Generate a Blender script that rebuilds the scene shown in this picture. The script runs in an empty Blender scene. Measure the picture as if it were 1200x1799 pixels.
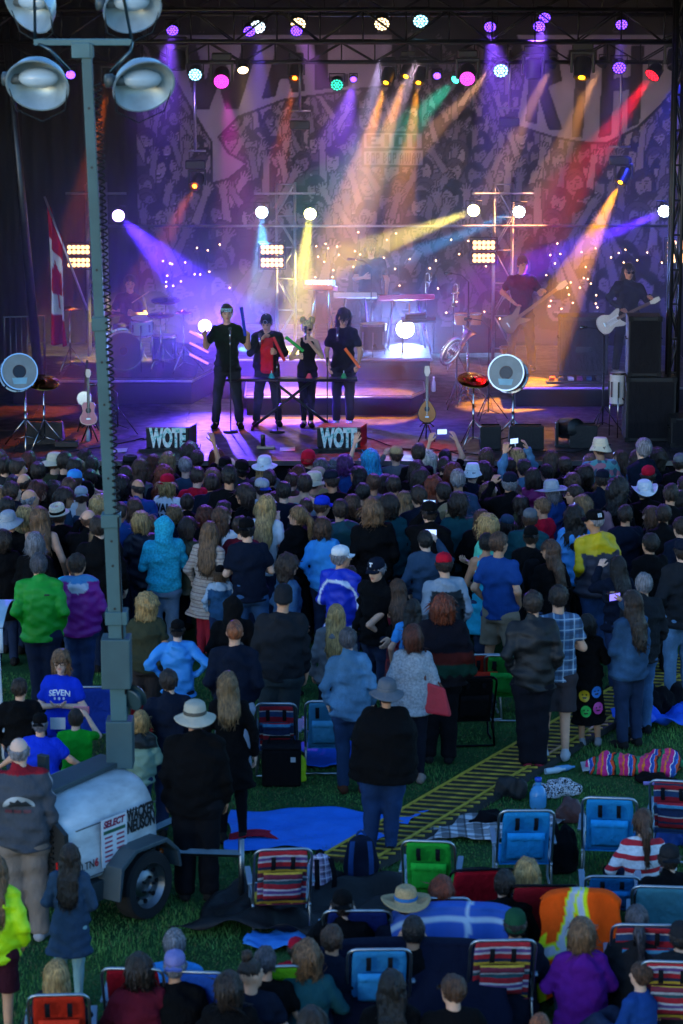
import bpy, math, random
import numpy as np
from mathutils import Vector, Matrix, Euler
from mathutils.bvhtree import BVHTree
R = math.radians
rng = random.Random(7)
SC = bpy.context.scene
COL = SC.collection

# ------------------------------------------------------------------ camera
CAM_H, FPX, PITCH = 9.0, 5200.0, math.atan(1097.5 / 5200.0)
cd = bpy.data.cameras.new('camera')
cam = bpy.data.objects.new('camera', cd); COL.objects.link(cam)
cd.sensor_fit = 'VERTICAL'; cd.sensor_height = 36.0; cd.lens = FPX / 1799.0 * 36.0
cd.clip_start = 0.5; cd.clip_end = 2000
cam.location = (0, 0, CAM_H); cam.rotation_euler = (R(90) - PITCH, 0, 0)
cd.dof.use_dof = True; cd.dof.focus_distance = 42.0; cd.dof.aperture_fstop = 3.2
SC.camera = cam

# ------------------------------------------------------------------ world, sun, exposure
SUN_EL, SUN_ROT = R(9.0), R(215)
w = bpy.data.worlds.new('World'); SC.world = w; w.use_nodes = True
nt = w.node_tree
sky = nt.nodes.new('ShaderNodeTexSky'); sky.sky_type = 'NISHITA'; sky.sun_disc = False
sky.sun_elevation = SUN_EL; sky.sun_rotation = SUN_ROT; sky.air_density = 1.0; sky.dust_density = 0.4; sky.ozone_density = 5.0
bg = nt.nodes['Background']; bg.inputs['Strength'].default_value = 0.15
nt.links.new(sky.outputs[0], bg.inputs[0])
sl = bpy.data.lights.new('sun', 'SUN'); sl.energy = 0.06; sl.angle = R(40); sl.color = (0.6, 0.85, 1.0)
so = bpy.data.objects.new('sun', sl); COL.objects.link(so); so.rotation_euler = (R(81), 0, R(-35))
vs = SC.view_settings
vs.view_transform = 'Standard'; vs.look = 'None'; vs.gamma = 1.0; vs.use_curve_mapping = False
vs.exposure = 1.72
cy = SC.cycles
cy.use_denoising = True
try: cy.denoiser = 'OPENIMAGEDENOISE'
except Exception: pass
cy.max_bounces = 5; cy.diffuse_bounces = 2; cy.glossy_bounces = 2; cy.transmission_bounces = 3; cy.volume_bounces = 0; cy.transparent_max_bounces = 6
cy.caustics_reflective = False; cy.caustics_refractive = False
cy.sample_clamp_indirect = 4.0; cy.sample_clamp_direct = 30.0

# ------------------------------------------------------------------ projection helpers (pixels of the 1200 x 1799 photograph -> world)
CP, SP = math.cos(PITCH), math.sin(PITCH)
def ray(u, v):
    a, b = (u - 600.0) / FPX, (899.5 - v) / FPX
    return Vector((a, CP + b * SP, -SP + b * CP))
def on_z(u, v, z=0.0):
    d = ray(u, v); t = (z - CAM_H) / d.z
    return Vector((0, 0, CAM_H)) + d * t
def on_y(u, v, Y):
    d = ray(u, v); t = Y / d.y
    return Vector((0, 0, CAM_H)) + d * t
def proj(p):
    q = Vector(p) - Vector((0, 0, CAM_H))
    zc = q.y * CP - q.z * SP
    return 600 + FPX * q.x / zc, 899.5 - FPX * (q.y * SP + q.z * CP) / zc

# ------------------------------------------------------------------ materials
def lin(h):
    if not isinstance(h, str): return tuple(h)[:3]
    h = h.lstrip('#'); c = [int(h[i:i + 2], 16) / 255 for i in (0, 2, 4)]
    return tuple(x / 12.92 if x <= .04045 else ((x + .055) / 1.055) ** 2.4 for x in c)
MATS = {}
def newmat(name):
    m = bpy.data.materials.new(name); m.use_nodes = True; MATS[name] = m
    n = m.node_tree; b = n.nodes['Principled BSDF']
    return m, n, b
def N(n, t, **k):
    x = n.nodes.new(t)
    for a, v in k.items(): setattr(x, a, v)
    return x
def mul(n, a, b, fac=1.0):
    x = N(n, 'ShaderNodeMix', data_type='RGBA', blend_type='MULTIPLY'); x.inputs[0].default_value = fac
    n.links.new(a, x.inputs[6]); n.links.new(b, x.inputs[7]); return x.outputs[2]
def noise(n, scale, detail=3, vec=None, rough=.55):
    x = N(n, 'ShaderNodeTexNoise'); x.inputs['Scale'].default_value = scale; x.inputs['Detail'].default_value = detail; x.inputs['Roughness'].default_value = rough
    if vec is not None: n.links.new(vec, x.inputs['Vector'])
    return x.outputs[0]
def ramp(n, src, stops):
    x = N(n, 'ShaderNodeValToRGB'); e = x.color_ramp.elements
    while len(e) < len(stops): e.new(.5)
    for i, (p, c) in enumerate(stops):
        e[i].position = p; e[i].color = (*lin(c), 1) if not isinstance(c, (int, float)) else (c, c, c, 1)
    n.links.new(src, x.inputs[0]); return x.outputs[0]
def bump(n, b, h, s=.4, d=.01):
    x = N(n, 'ShaderNodeBump'); x.inputs['Strength'].default_value = s; x.inputs['Distance'].default_value = d
    n.links.new(h, x.inputs['Height']); n.links.new(x.outputs[0], b.inputs['Normal'])
def coords(n, sc=(1, 1, 1), out='Object'):
    t = N(n, 'ShaderNodeTexCoord'); m = N(n, 'ShaderNodeMapping'); m.inputs['Scale'].default_value = sc
    n.links.new(t.outputs[out], m.inputs[0]); return m.outputs[0]
def vmat(name, src='obj', rough=.8, var=(.75, 1.2), vscale=6, bscale=60, bs=.25, bd=.006, metal=0, stretch=(1, 1, 1), spec=.5, sheen=0, attr='tint'):
    """plain material: colour from the object (or the colour attribute 'tint'), mottled, with a fine relief"""
    m, n, b = newmat(name)
    v = coords(n, stretch)
    if src == 'obj': c = N(n, 'ShaderNodeObjectInfo').outputs['Color']
    elif src == 'attr': c = N(n, 'ShaderNodeVertexColor', layer_name=attr).outputs[0]
    elif src == 'both': c = mul(n, N(n, 'ShaderNodeObjectInfo').outputs['Color'], N(n, 'ShaderNodeVertexColor', layer_name=attr).outputs[0])
    else:
        r_ = N(n, 'ShaderNodeRGB'); r_.outputs[0].default_value = (*lin(src), 1); c = r_.outputs[0]
    k = ramp(n, noise(n, vscale, 4, v), [(.3, var[0]), (.7, var[1])])
    n.links.new(mul(n, c, k), b.inputs['Base Color'])
    b.inputs['Roughness'].default_value = rough; b.inputs['Metallic'].default_value = metal; b.inputs['Specular IOR Level'].default_value = spec
    if sheen: b.inputs['Sheen Weight'].default_value = sheen
    if bs: bump(n, b, noise(n, bscale, 3, v), bs, bd)
    return m
vmat('cloth', rough=.92, var=(.88, 1.1), vscale=9, bscale=15, bs=.8, bd=.028, spec=.12, stretch=(1, 1, .5))
vmat('cloth_attr', 'attr', rough=.9, var=(.88, 1.1), vscale=9, bscale=15, bs=.8, bd=.028, spec=.12, stretch=(1, 1, .5))
vmat('shell', rough=.55, bscale=14, bs=.5, bd=.018, vscale=5, var=(.9, 1.08), spec=.35, stretch=(1, 1, .5))
vmat('shell_attr', 'attr', rough=.55, bscale=14, bs=.5, bd=.018, vscale=5, var=(.9, 1.08), spec=.35, stretch=(1, 1, .5))
vmat('leather', rough=.62, bscale=22, bs=.5, bd=.015, spec=.5)
vmat('knit', rough=.95, vscale=40, var=(.6, 1.25), bscale=90, bs=.9, bd=.012, spec=.2)
vmat('skin', rough=.55, vscale=9, var=(.85, 1.1), bs=.1, spec=.4)
vmat('skin_attr', 'both', rough=.55, vscale=9, var=(.88, 1.1), bs=.1, spec=.4)
vmat('hair', rough=.42, vscale=6, var=(.3, 2.0), stretch=(11, 11, 1.0), bscale=7, bs=1.0, bd=.03, spec=.5)
vmat('paint', rough=.45, vscale=5, var=(.85, 1.1), bs=.06, spec=.5)
vmat('paint_attr', 'attr', rough=.5, vscale=5, var=(.9, 1.08), bs=.05)
vmat('worn_paint', rough=.6, vscale=7, var=(.25, 1.25), bs=.2)
vmat('grimy_paint', rough=.42, vscale=3.5, var=(.62, 1.08), bs=.08, stretch=(1, 1, 2.5))
vmat('gloss', rough=.18, vscale=4, var=(.9, 1.08), bs=0)
vmat('rubber', rough=.85, bs=.2)
vmat('chrome', rough=.16, var=(.9, 1.05), bs=0, metal=1)
vmat('steel', rough=.38, var=(.75, 1.1), bs=.05, metal=1)
vmat('straw', rough=.85, vscale=60, var=(.7, 1.15), bscale=120, bs=.8, bd=.006)
def denim():
    m, n, b = newmat('denim')
    c = N(n, 'ShaderNodeObjectInfo').outputs['Color']
    k = ramp(n, noise(n, 3.2, 5, coords(n, (1, 1, .6))), [(.28, .55), (.52, 1.0), (.75, 2.1)])
    k2 = ramp(n, noise(n, 160, 2, coords(n)), [(.3, .8), (.7, 1.2)])
    n.links.new(mul(n, mul(n, c, k), k2), b.inputs['Base Color']); b.inputs['Roughness'].default_value = .92; b.inputs['Specular IOR Level'].default_value = .2
    bump(n, b, noise(n, 20, 4, coords(n)), .6, .014)
denim()
def stripes(name, axis, cols, period, warp=.0, rough=.85, sharp=True, jitter=0):
    """woven bands across one object axis"""
    m, n, b = newmat(name)
    s = N(n, 'ShaderNodeSeparateXYZ'); n.links.new(coords(n), s.inputs[0])
    a = N(n, 'ShaderNodeMath', operation='MULTIPLY'); a.inputs[1].default_value = 1 / period; n.links.new(s.outputs[axis], a.inputs[0])
    if warp:
        q = N(n, 'ShaderNodeMath', operation='MULTIPLY_ADD'); q.inputs[1].default_value = warp; n.links.new(noise(n, 7, 2, coords(n)), q.inputs[0]); n.links.new(a.outputs[0], q.inputs[2]); a = q
    f = N(n, 'ShaderNodeMath', operation='FRACT'); n.links.new(a.outputs[0], f.inputs[0])
    x = N(n, 'ShaderNodeValToRGB'); x.color_ramp.interpolation = 'CONSTANT' if sharp else 'LINEAR'; e = x.color_ramp.elements
    while len(e) < len(cols): e.new(.5)
    for i, (p, c) in enumerate(cols): e[i].position = p; e[i].color = (*lin(c), 1)
    n.links.new(f.outputs[0], x.inputs[0])
    k = ramp(n, noise(n, 30, 3, coords(n)), [(.3, .8), (.7, 1.15)])
    n.links.new(mul(n, x.outputs[0], k), b.inputs['Base Color']); b.inputs['Roughness'].default_value = rough
    bump(n, b, noise(n, 60, 3, coords(n)), .4, .008)
    return m
def plaid(name, base, c1, c2, period=.11, w_=.35):
    m, n, b = newmat(name)
    s = N(n, 'ShaderNodeSeparateXYZ'); n.links.new(coords(n), s.inputs[0])
    def bands(i, per, ph, lo):
        a = N(n, 'ShaderNodeMath', operation='MULTIPLY_ADD'); a.inputs[1].default_value = 1 / per; a.inputs[2].default_value = ph; n.links.new(s.outputs[i], a.inputs[0])
        f = N(n, 'ShaderNodeMath', operation='FRACT'); n.links.new(a.outputs[0], f.inputs[0])
        l = N(n, 'ShaderNodeMath', operation='LESS_THAN'); l.inputs[1].default_value = lo; n.links.new(f.outputs[0], l.inputs[0]); return l.outputs[0]
    def mix(a, c, fac, amt):
        x = N(n, 'ShaderNodeMix', data_type='RGBA'); q = N(n, 'ShaderNodeMath', operation='MULTIPLY'); q.inputs[1].default_value = amt
        n.links.new(fac, q.inputs[0]); n.links.new(q.outputs[0], x.inputs[0]); n.links.new(a, x.inputs[6]); x.inputs[7].default_value = (*lin(c), 1); return x.outputs[2]
    r_ = N(n, 'ShaderNodeRGB'); r_.outputs[0].default_value = (*lin(base), 1)
    o = r_.outputs[0]
    ax2 = 2 if name != 'plaid_blanket' else 1
    o = mix(o, c1, bands(0, period, 0, w_), .55); o = mix(o, c1, bands(ax2, period, .2, w_), .55)
    o = mix(o, c2, bands(0, period, .55, .12), .7); o = mix(o, c2, bands(ax2, period, .7, .12), .7)
    n.links.new(o, b.inputs['Base Color']); b.inputs['Roughness'].default_value = .92
    bump(n, b, noise(n, 40, 3, coords(n)), .4, .01)
def emit(name, col, s):
    if name in MATS: return MATS[name]
    m, n, b = newmat(name)
    b.inputs['Base Color'].default_value = (*[min(1, c) for c in lin(col)], 1)
    b.inputs['Emission Color'].default_value = (*lin(col), 1); b.inputs['Emission Strength'].default_value = s
    return m

# ------------------------------------------------------------------ mesh building
def nrm(v): return Vector(v).normalized()
def frame(d, up=(0, 0, 1)):
    z = nrm(d); x = Vector(up).cross(z)
    if x.length < 1e-4: x = Vector((1, 0, 0)).cross(z)
    x.normalize(); y = z.cross(x); return x, y, z
class MB:
    def __init__(s): s.v = []; s.f = []
    def add(s, v, f, M=None):
        o = len(s.v)
        s.v += [tuple(M @ Vector(p)) for p in v] if M is not None else [tuple(p) for p in v]
        s.f += [tuple(i + o for i in q) for q in f]; return s
    def box(s, c, d, M=None, rz=0, rx=0, ry=0):
        x, y, z = [k / 2 for k in d]
        v = [(a, b, e) for a in (-x, x) for b in (-y, y) for e in (-z, z)]
        T_ = Matrix.Translation(c) @ Euler((rx, ry, rz)).to_matrix().to_4x4()
        if M is not None: T_ = M @ T_
        return s.add(v, [(0, 1, 3, 2), (4, 6, 7, 5), (0, 4, 5, 1), (2, 3, 7, 6), (0, 2, 6, 4), (1, 5, 7, 3)], T_)
    def tube(s, pts, r, n=8, closed=False, cap=True):
        pts = [Vector(p) for p in pts]; k = len(pts); rr = r if isinstance(r, (list, tuple)) else [r] * k
        o = len(s.v); px = None
        for i, p in enumerate(pts):
            if closed: d = pts[(i + 1) % k] - pts[i - 1]
            else: d = pts[min(i + 1, k - 1)] - pts[max(i - 1, 0)]
            if d.length < 1e-9: d = Vector((0, 0, 1))
            d.normalize()
            if px is None: x, y, _ = frame(d)
            else:
                x = px - d * px.dot(d)
                if x.length < 1e-5: x, _, _ = frame(d)
                x.normalize(); y = d.cross(x)
            px = x
            for j in range(n):
                a = 2 * math.pi * j / n; s.v.append(tuple(p + (x * math.cos(a) + y * math.sin(a)) * rr[i]))
        for i in range(k if closed else k - 1):
            a, b = o + i * n, o + ((i + 1) % k) * n
            for j in range(n): s.f.append((a + j, a + (j + 1) % n, b + (j + 1) % n, b + j))
        if cap and not closed:
            s.f.append(tuple(o + j for j in reversed(range(n)))); s.f.append(tuple(o + (k - 1) * n + j for j in range(n)))
        return s
    def lathe(s, prof, n=20, M=None, sx=1, sy=1, fn=None, ring=None):
        v = []; f = []; k = len(prof)
        for i, (r, z) in enumerate(prof):
            for j in range(n):
                a = 2 * math.pi * j / n; p = (r * sx * math.cos(a), r * sy * math.sin(a), z)
                v.append(fn(p) if fn else p)
        for i in range(k - 1):
            for j in range(n): f.append((i * n + j, i * n + (j + 1) % n, (i + 1) * n + (j + 1) % n, (i + 1) * n + j))
        rg = min(prof[0][0], prof[-1][0]) > .0011 and math.hypot(prof[0][0] - prof[-1][0], prof[0][1] - prof[-1][1]) < (.35 if ring is None else 9) * max(p[0] for p in prof)
        if rg:
            for j in range(n): f.append(((k - 1) * n + j, (k - 1) * n + (j + 1) % n, (j + 1) % n, j))
        else:
            if prof[0][0] > .0011: f.append(tuple(reversed(range(n))))
            if prof[-1][0] > .0011: f.append(tuple((k - 1) * n + j for j in range(n)))
        return s.add(v, f, M)
    def cyl(s, a, b, r, n=12, r2=None): return s.tube([a, b], [r, r if r2 is None else r2], n)
    def prism(s, poly, d, M=None):
        k = len(poly); v = [(x, y, -d / 2) for x, y in poly] + [(x, y, d / 2) for x, y in poly]
        f = [tuple(reversed(range(k))), tuple(range(k, 2 * k))] + [(i, (i + 1) % k, k + (i + 1) % k, k + i) for i in range(k)]
        return s.add(v, f, M)
    def ell(s, c, r, n=12, m=8, M=None):
        pr = [(max(1e-5, math.sin(math.pi * i / m)), -math.cos(math.pi * i / m)) for i in range(m + 1)]
        T_ = Matrix.Translation(c) @ Matrix.Diagonal((r[0], r[1], r[2], 1))
        return s.lathe(pr, n, (M @ T_) if M is not None else T_)
    def sheet(s, fn, nu, nv, th=.004):
        """thin closed sheet following fn(u, v), 0..1"""
        P = [[Vector(fn(i / nu, j / nv)) for j in range(nv + 1)] for i in range(nu + 1)]
        o = len(s.v); W = nv + 1; K = (nu + 1) * W
        top = []; bot = []
        for i in range(nu + 1):
            for j in range(nv + 1):
                du = P[min(i + 1, nu)][j] - P[max(i - 1, 0)][j]; dv = P[i][min(j + 1, nv)] - P[i][max(j - 1, 0)]
                q = du.cross(dv); q = q.normalized() if q.length > 1e-9 else Vector((0, 0, 1))
                top.append(tuple(P[i][j] + q * th / 2)); bot.append(tuple(P[i][j] - q * th / 2))
        s.v += top + bot
        for i in range(nu):
            for j in range(nv):
                a = o + i * W + j; s.f.append((a, a + W, a + W + 1, a + 1)); s.f.append((a + K, a + K + 1, a + K + W + 1, a + K + W))
        for i in range(nu):
            for j, fl in ((0, 0), (nv, 1)):
                a = o + i * W + j; q = (a, a + K, a + K + W, a + W); s.f.append(q if not fl else q[::-1])
        for j in range(nv):
            for i, fl in ((0, 1), (nu, 0)):
                a = o + i * W + j; q = (a, a + K, a + K + 1, a + 1); s.f.append(q if not fl else q[::-1])
        return s
    def mesh(s, name, smooth=False):
        me = bpy.data.meshes.new(name); me.from_pydata(s.v, [], s.f); me.validate()
        if smooth: me.polygons.foreach_set('use_smooth', [True] * len(me.polygons))
        return me
    def obj(s, name, mat, parent=None, col=None, smooth=False, bev=0, loc=None, auto=None):
        o = link(name, s.mesh(name, smooth), mat, parent, col, loc)
        if auto: smooth_auto(o.data, auto)
        if bev:
            b = o.modifiers.new('bevel', 'BEVEL'); b.width = bev; b.segments = 2; b.limit_method = 'ANGLE'; b.angle_limit = R(40)
        return o
def smooth_auto(me, deg):
    me.polygons.foreach_set('use_smooth', [True] * len(me.polygons))
    try: me.set_sharp_from_angle(angle=R(deg))
    except Exception: pass
def link(name, me, mat, parent=None, col=None, loc=None):
    o = bpy.data.objects.new(name, me); COL.objects.link(o)
    m = MATS[mat] if isinstance(mat, str) else mat
    if me is not None and not me.materials: me.materials.append(m)
    if parent: o.parent = parent
    if col is not None: o.color = (*lin(col), 1)
    if loc is not None: o.location = loc
    return o
def tag(o, label, cat, group=None, kind=None):
    if label: o['label'] = label
    if cat: o['category'] = cat
    if group: o['group'] = group
    if kind: o['kind'] = kind
    return o
def thing(name, label, cat, loc=(0, 0, 0), rz=0, group=None):
    o = bpy.data.objects.new(name, None); COL.objects.link(o); o.empty_display_size = .1
    o.location = loc; o.rotation_euler = (0, 0, rz); return tag(o, label, cat, group)
def npmesh(name, V, F, smooth=True, tint=None):
    """fast mesh from numpy arrays (V n x 3, F m x k)"""
    me = bpy.data.meshes.new(name); F = np.asarray(F, np.int32); k = F.shape[1]
    me.vertices.add(len(V)); me.vertices.foreach_set('co', np.asarray(V, np.float32).ravel())
    me.loops.add(F.size); me.loops.foreach_set('vertex_index', F.ravel())
    me.polygons.add(len(F)); me.polygons.foreach_set('loop_start', np.arange(0, F.size, k, dtype=np.int32)); me.polygons.foreach_set('loop_total', np.full(len(F), k, np.int32))
    me.polygons.foreach_set('use_smooth', np.full(len(F), smooth, bool))
    me.update(calc_edges=True)
    if tint is not None: settint(me, tint)
    return me
def settint(me, C):
    a = me.color_attributes.new('tint', 'FLOAT_COLOR', 'POINT')
    C = np.asarray(C, np.float32); C = np.concatenate([C, np.ones((len(C), 1), np.float32)], 1) if C.shape[1] == 3 else C
    a.data.foreach_set('color', C.ravel())
def text_mesh(txt, size=1.0, ext=0.004, align='CENTER', bold=0.0, shear=0, spacing=1.0):
    c = bpy.data.curves.new('lettering', 'FONT'); c.body = txt; c.size = size; c.extrude = ext; c.align_x = align; c.align_y = 'CENTER'; c.offset = bold; c.shear = shear; c.space_character = spacing; c.resolution_u = 3
    o = bpy.data.objects.new('lettering', c); COL.objects.link(o)
    dg = bpy.context.evaluated_depsgraph_get(); me = bpy.data.meshes.new_from_object(o.evaluated_get(dg))
    bpy.data.objects.remove(o); return me
plaid('plaid_red', '#5a1420', '#1a1a30', '#8a2a2a', .12)
plaid('plaid_blue', '#4a6a8c', '#22344c', '#a8bccc', .10)
plaid('plaid_blanket', '#c8ccd2', '#16181e', '#0c0d12', .16, .5)
# ================================================================== people: smooth-blended distance fields -> one continuous surface per part
f4 = np.float32
class Fld:
    def __init__(s, lo, hi, h, hz=None, fine=None):
        """fine=(x half width, z from, step): finer lines through the head"""
        def ax(a, b, st): return np.arange(a, b + st, st)
        if fine:
            fx, fz, fh = fine
            s.xs = np.concatenate([ax(lo[0], -fx - h, h), ax(-fx, fx, fh), ax(fx + h, hi[0], h)]).astype(f4)
            s.zs = np.concatenate([ax(lo[2], fz - h, h), ax(fz, hi[2], fh)]).astype(f4)
            s.ys = ax(lo[1], hi[1], min(h, fh * 1.3)).astype(f4)
        else:
            s.xs, s.ys, s.zs = [ax(lo[i], hi[i], h).astype(f4) for i in range(3)]
        s.xs = np.unique(np.round(s.xs, 5)); s.zs = np.unique(np.round(s.zs, 5))
        s.D = np.full((len(s.xs), len(s.ys), len(s.zs)), .2, f4)
    def blk(s, lo, hi):
        i = [slice(max(0, int(np.searchsorted(a, l)) - 1), int(np.searchsorted(a, h_)) + 1) for a, l, h_ in zip((s.xs, s.ys, s.zs), lo, hi)]
        X, Y, Z = np.meshgrid(s.xs[i[0]], s.ys[i[1]], s.zs[i[2]], indexing='ij')
        return tuple(i), X, Y, Z
    def un(s, sl, d, k):
        a = s.D[sl]
        if k <= 0: s.D[sl] = np.minimum(a, d); return
        h = np.clip(.5 + .5 * (d - a) / k, 0, 1)
        s.D[sl] = d * (1 - h) + a * h - k * h * (1 - h)
    def rc(s, a, b, r1, r2, k=.03, pad=.09):
        a = np.array(a, f4); b = np.array(b, f4); m = max(r1, r2) + pad
        sl, X, Y, Z = s.blk(np.minimum(a, b) - m, np.maximum(a, b) + m)
        if X.size: s.un(sl, drc(X, Y, Z, a, b, r1, r2), k)
    def el(s, c, r, k=.03, pad=.09):
        c = np.array(c, f4); r = np.array(r, f4)
        sl, X, Y, Z = s.blk(c - r - pad, c + r + pad)
        if X.size: s.un(sl, dell(X, Y, Z, c, r), k)
    def loft(s, zt, at, bt, ct=None, k=.04, pad=.12, rt=.0):
        am, bm = max(at) + pad, max(bt) + pad
        sl, X, Y, Z = s.blk((-am, -bm, zt[0] - .02), (am, bm, zt[-1] + .05))
        z = Z[0, 0, :]; a = np.interp(z, zt, at).astype(f4); b = np.interp(z, zt, bt).astype(f4); c = np.interp(z, zt, ct).astype(f4) if ct is not None else 0
        q = np.sqrt((X / a) ** 2 + ((Y - c) / b) ** 2)
        d = (q - 1) * np.minimum(a, b) * .95
        d = np.maximum(d, np.maximum(zt[0] - Z, Z - zt[-1]))
        s.un(sl, d, k)
    def cut(s, g):
        X, Y, Z = np.meshgrid(s.xs, s.ys, s.zs, indexing='ij'); s.D = np.maximum(s.D, g(X, Y, Z).astype(f4))
    def disp(s, g):
        X, Y, Z = np.meshgrid(s.xs, s.ys, s.zs, indexing='ij'); s.D = s.D + g(X, Y, Z).astype(f4)
    def nets(s):
        D = s.D; D[0], D[-1], D[:, 0], D[:, -1], D[:, :, 0], D[:, :, -1] = (.05,) * 6
        S = D < 0; n = S.astype(np.int8)
        c = n[:-1, :-1, :-1] + n[1:, :-1, :-1] + n[:-1, 1:, :-1] + n[1:, 1:, :-1] + n[:-1, :-1, 1:] + n[1:, :-1, 1:] + n[:-1, 1:, 1:] + n[1:, 1:, 1:]
        act = (c > 0) & (c < 8); I = np.argwhere(act); idx = np.full(act.shape, -1, np.int32); idx[act] = np.arange(len(I))
        acc = np.zeros((len(I), 3), f4); cnt = np.zeros(len(I), f4); ax = (s.xs, s.ys, s.zs)
        for a in range(3):
            for o1 in (0, 1):
                for o2 in (0, 1):
                    o = [0, 0, 0]; b_, c_ = [q for q in range(3) if q != a]; o[b_] = o1; o[c_] = o2
                    p = I + np.array(o); q = p.copy(); q[:, a] += 1
                    d1 = D[p[:, 0], p[:, 1], p[:, 2]]; d2 = D[q[:, 0], q[:, 1], q[:, 2]]; m = (d1 < 0) != (d2 < 0)
                    t = np.where(m, d1 / np.where(m, d1 - d2, 1), 0)
                    P = np.stack([ax[e][p[:, e]] for e in range(3)], 1); P[:, a] += t * (ax[a][q[:, a]] - ax[a][p[:, a]])
                    acc[m] += P[m]; cnt[m] += 1
        V = acc / np.maximum(cnt, 1)[:, None]; Fs = []
        for a in range(3):
            b_, c_ = ((1, 2), (2, 0), (0, 1))[a]
            sl1 = [slice(None)] * 3; sl2 = [slice(None)] * 3; sl1[a] = slice(0, -1); sl2[a] = slice(1, None)
            for e in (b_, c_): sl1[e] = sl2[e] = slice(1, -1)
            A, B = S[tuple(sl1)], S[tuple(sl2)]; ch = np.argwhere(A != B)
            if not len(ch): continue
            base = ch.copy(); base[:, b_] += 1; base[:, c_] += 1
            inside = A[ch[:, 0], ch[:, 1], ch[:, 2]]
            def cell(db, dc):
                p = base.copy(); p[:, b_] += db; p[:, c_] += dc; return idx[p[:, 0], p[:, 1], p[:, 2]]
            q = np.stack([cell(-1, -1), cell(0, -1), cell(0, 0), cell(-1, 0)], 1)
            q[~inside] = q[~inside][:, ::-1]; Fs.append(q)
        F_ = np.concatenate(Fs) if Fs else np.zeros((0, 4), np.int32)
        return V, F_[(F_ >= 0).all(1)]
def drc(X, Y, Z, a, b, r1, r2):
    ba = b - a; L = float(ba @ ba) + 1e-9
    t = np.clip(((X - a[0]) * ba[0] + (Y - a[1]) * ba[1] + (Z - a[2]) * ba[2]) / L, 0, 1)
    return np.sqrt((X - a[0] - t * ba[0]) ** 2 + (Y - a[1] - t * ba[1]) ** 2 + (Z - a[2] - t * ba[2]) ** 2) - (r1 + (r2 - r1) * t)
def dell(X, Y, Z, c, r):
    x, y, z = X - c[0], Y - c[1], Z - c[2]
    k0 = np.sqrt((x / r[0]) ** 2 + (y / r[1]) ** 2 + (z / r[2]) ** 2); k1 = np.sqrt((x / r[0] ** 2) ** 2 + (y / r[1] ** 2) ** 2 + (z / r[2] ** 2) ** 2) + 1e-6
    return k0 * (k0 - 1) / k1
def smin(a, b, k):
    h = np.clip(.5 + .5 * (b - a) / k, 0, 1); return b * (1 - h) + a * h - k * h * (1 - h)
def folds(seed, amp, kz=26, kx=14):
    r = np.random.RandomState(seed)
    W = [(r.uniform(-kx, kx), r.uniform(-kx, kx), r.uniform(.5, 1) * kz * r.choice([-1, 1]), r.uniform(0, 6), r.uniform(4, 9, 3) * r.choice([-1, 1], 3)) for _ in range(4)]
    def g(X, Y, Z):
        o = 0
        for a, b, c, p, q in W: o = o + 2.2 * np.abs(np.sin(.5 * (a * X + b * Y + c * Z + p) + 1.2 * np.sin(q[0] * X + q[1] * Y + q[2] * Z))) - 1.4
        return o * amp / 3
    return g

ARM = {  # elbow, wrist of the right arm (x > 0), body facing +y
 'down': ((.245, -.035, 1.13), (.25, .05, .885)), 'relax': ((.26, -.06, 1.14), (.235, .09, .92)), 'pocket': ((.255, -.09, 1.14), (.19, .08, .95)),
 'fold': ((.255, .03, 1.13), (.02, .20, 1.19)), 'clasp': ((.25, .0, 1.12), (.04, .19, 1.02)), 'up': ((.26, .20, 1.34), (.10, .30, 1.58)),
 'high': ((.27, .12, 1.60), (.19, .15, 1.86)), 'akimbo': ((.38, -.10, 1.22), (.215, .02, 1.05)), 'mic': ((.25, .07, 1.17), (.05, .2, 1.42)),
 'lift': ((.30, .02, 1.16), (.31, .22, 1.36)), 'fret': ((.30, .05, 1.20), (.36, .26, 1.27)), 'strum': ((.31, -.06, 1.19), (.09, .22, 1.06)),
 'table': ((.26, .02, 1.12), (.22, .22, .93)), 'reach': ((.25, .18, 1.25), (.14, .40, 1.15)), 'stick': ((.27, .06, 1.15), (.14, .29, 1.2)), 'rest': ((.27, .05, 1.16), (.22, .3, 1.06)),
 'wide': ((.36, .0, 1.2), (.5, .1, 1.08)), 'face': ((.27, .16, 1.25), (.10, .15, 1.52)),
}
def arms_of(spec):
    l, r = spec if isinstance(spec, tuple) else (spec, spec)
    out = []
    for sgn, nm in ((-1, l), (1, r)):
        e, w_ = ARM[nm]; out.append((np.array((sgn * e[0], e[1], e[2]), f4), np.array((sgn * w_[0], w_[1], w_[2]), f4)))
    return out
LEG = {'std': (((.095, .012, .50), (.105, -.03, .09)), 0), 'apart': (((.135, .02, .50), (.175, -.03, .09)), 0), 'tight': (((.07, .01, .50), (.06, -.03, .09)), 0),
       'sit': (((.13, .40, .98), (.14, .44, .58)), .50), 'low': (((.13, .38, 1.12), (.15, .72, .88)), .79), 'step': (((.10, .05, .50), (.13, .03, .09)), 0)}
def legs_of(st):
    (kn, an), fl = LEG[st]; out = []
    for s_ in (-1, 1):
        dy = .06 * s_ if st == 'step' else 0
        out.append((np.array((s_ * .09, 0, .92), f4), np.array((s_ * kn[0], kn[1] + dy, kn[2]), f4), np.array((s_ * an[0], an[1] + 2 * dy, an[2]), f4)))
    return out, fl
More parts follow.
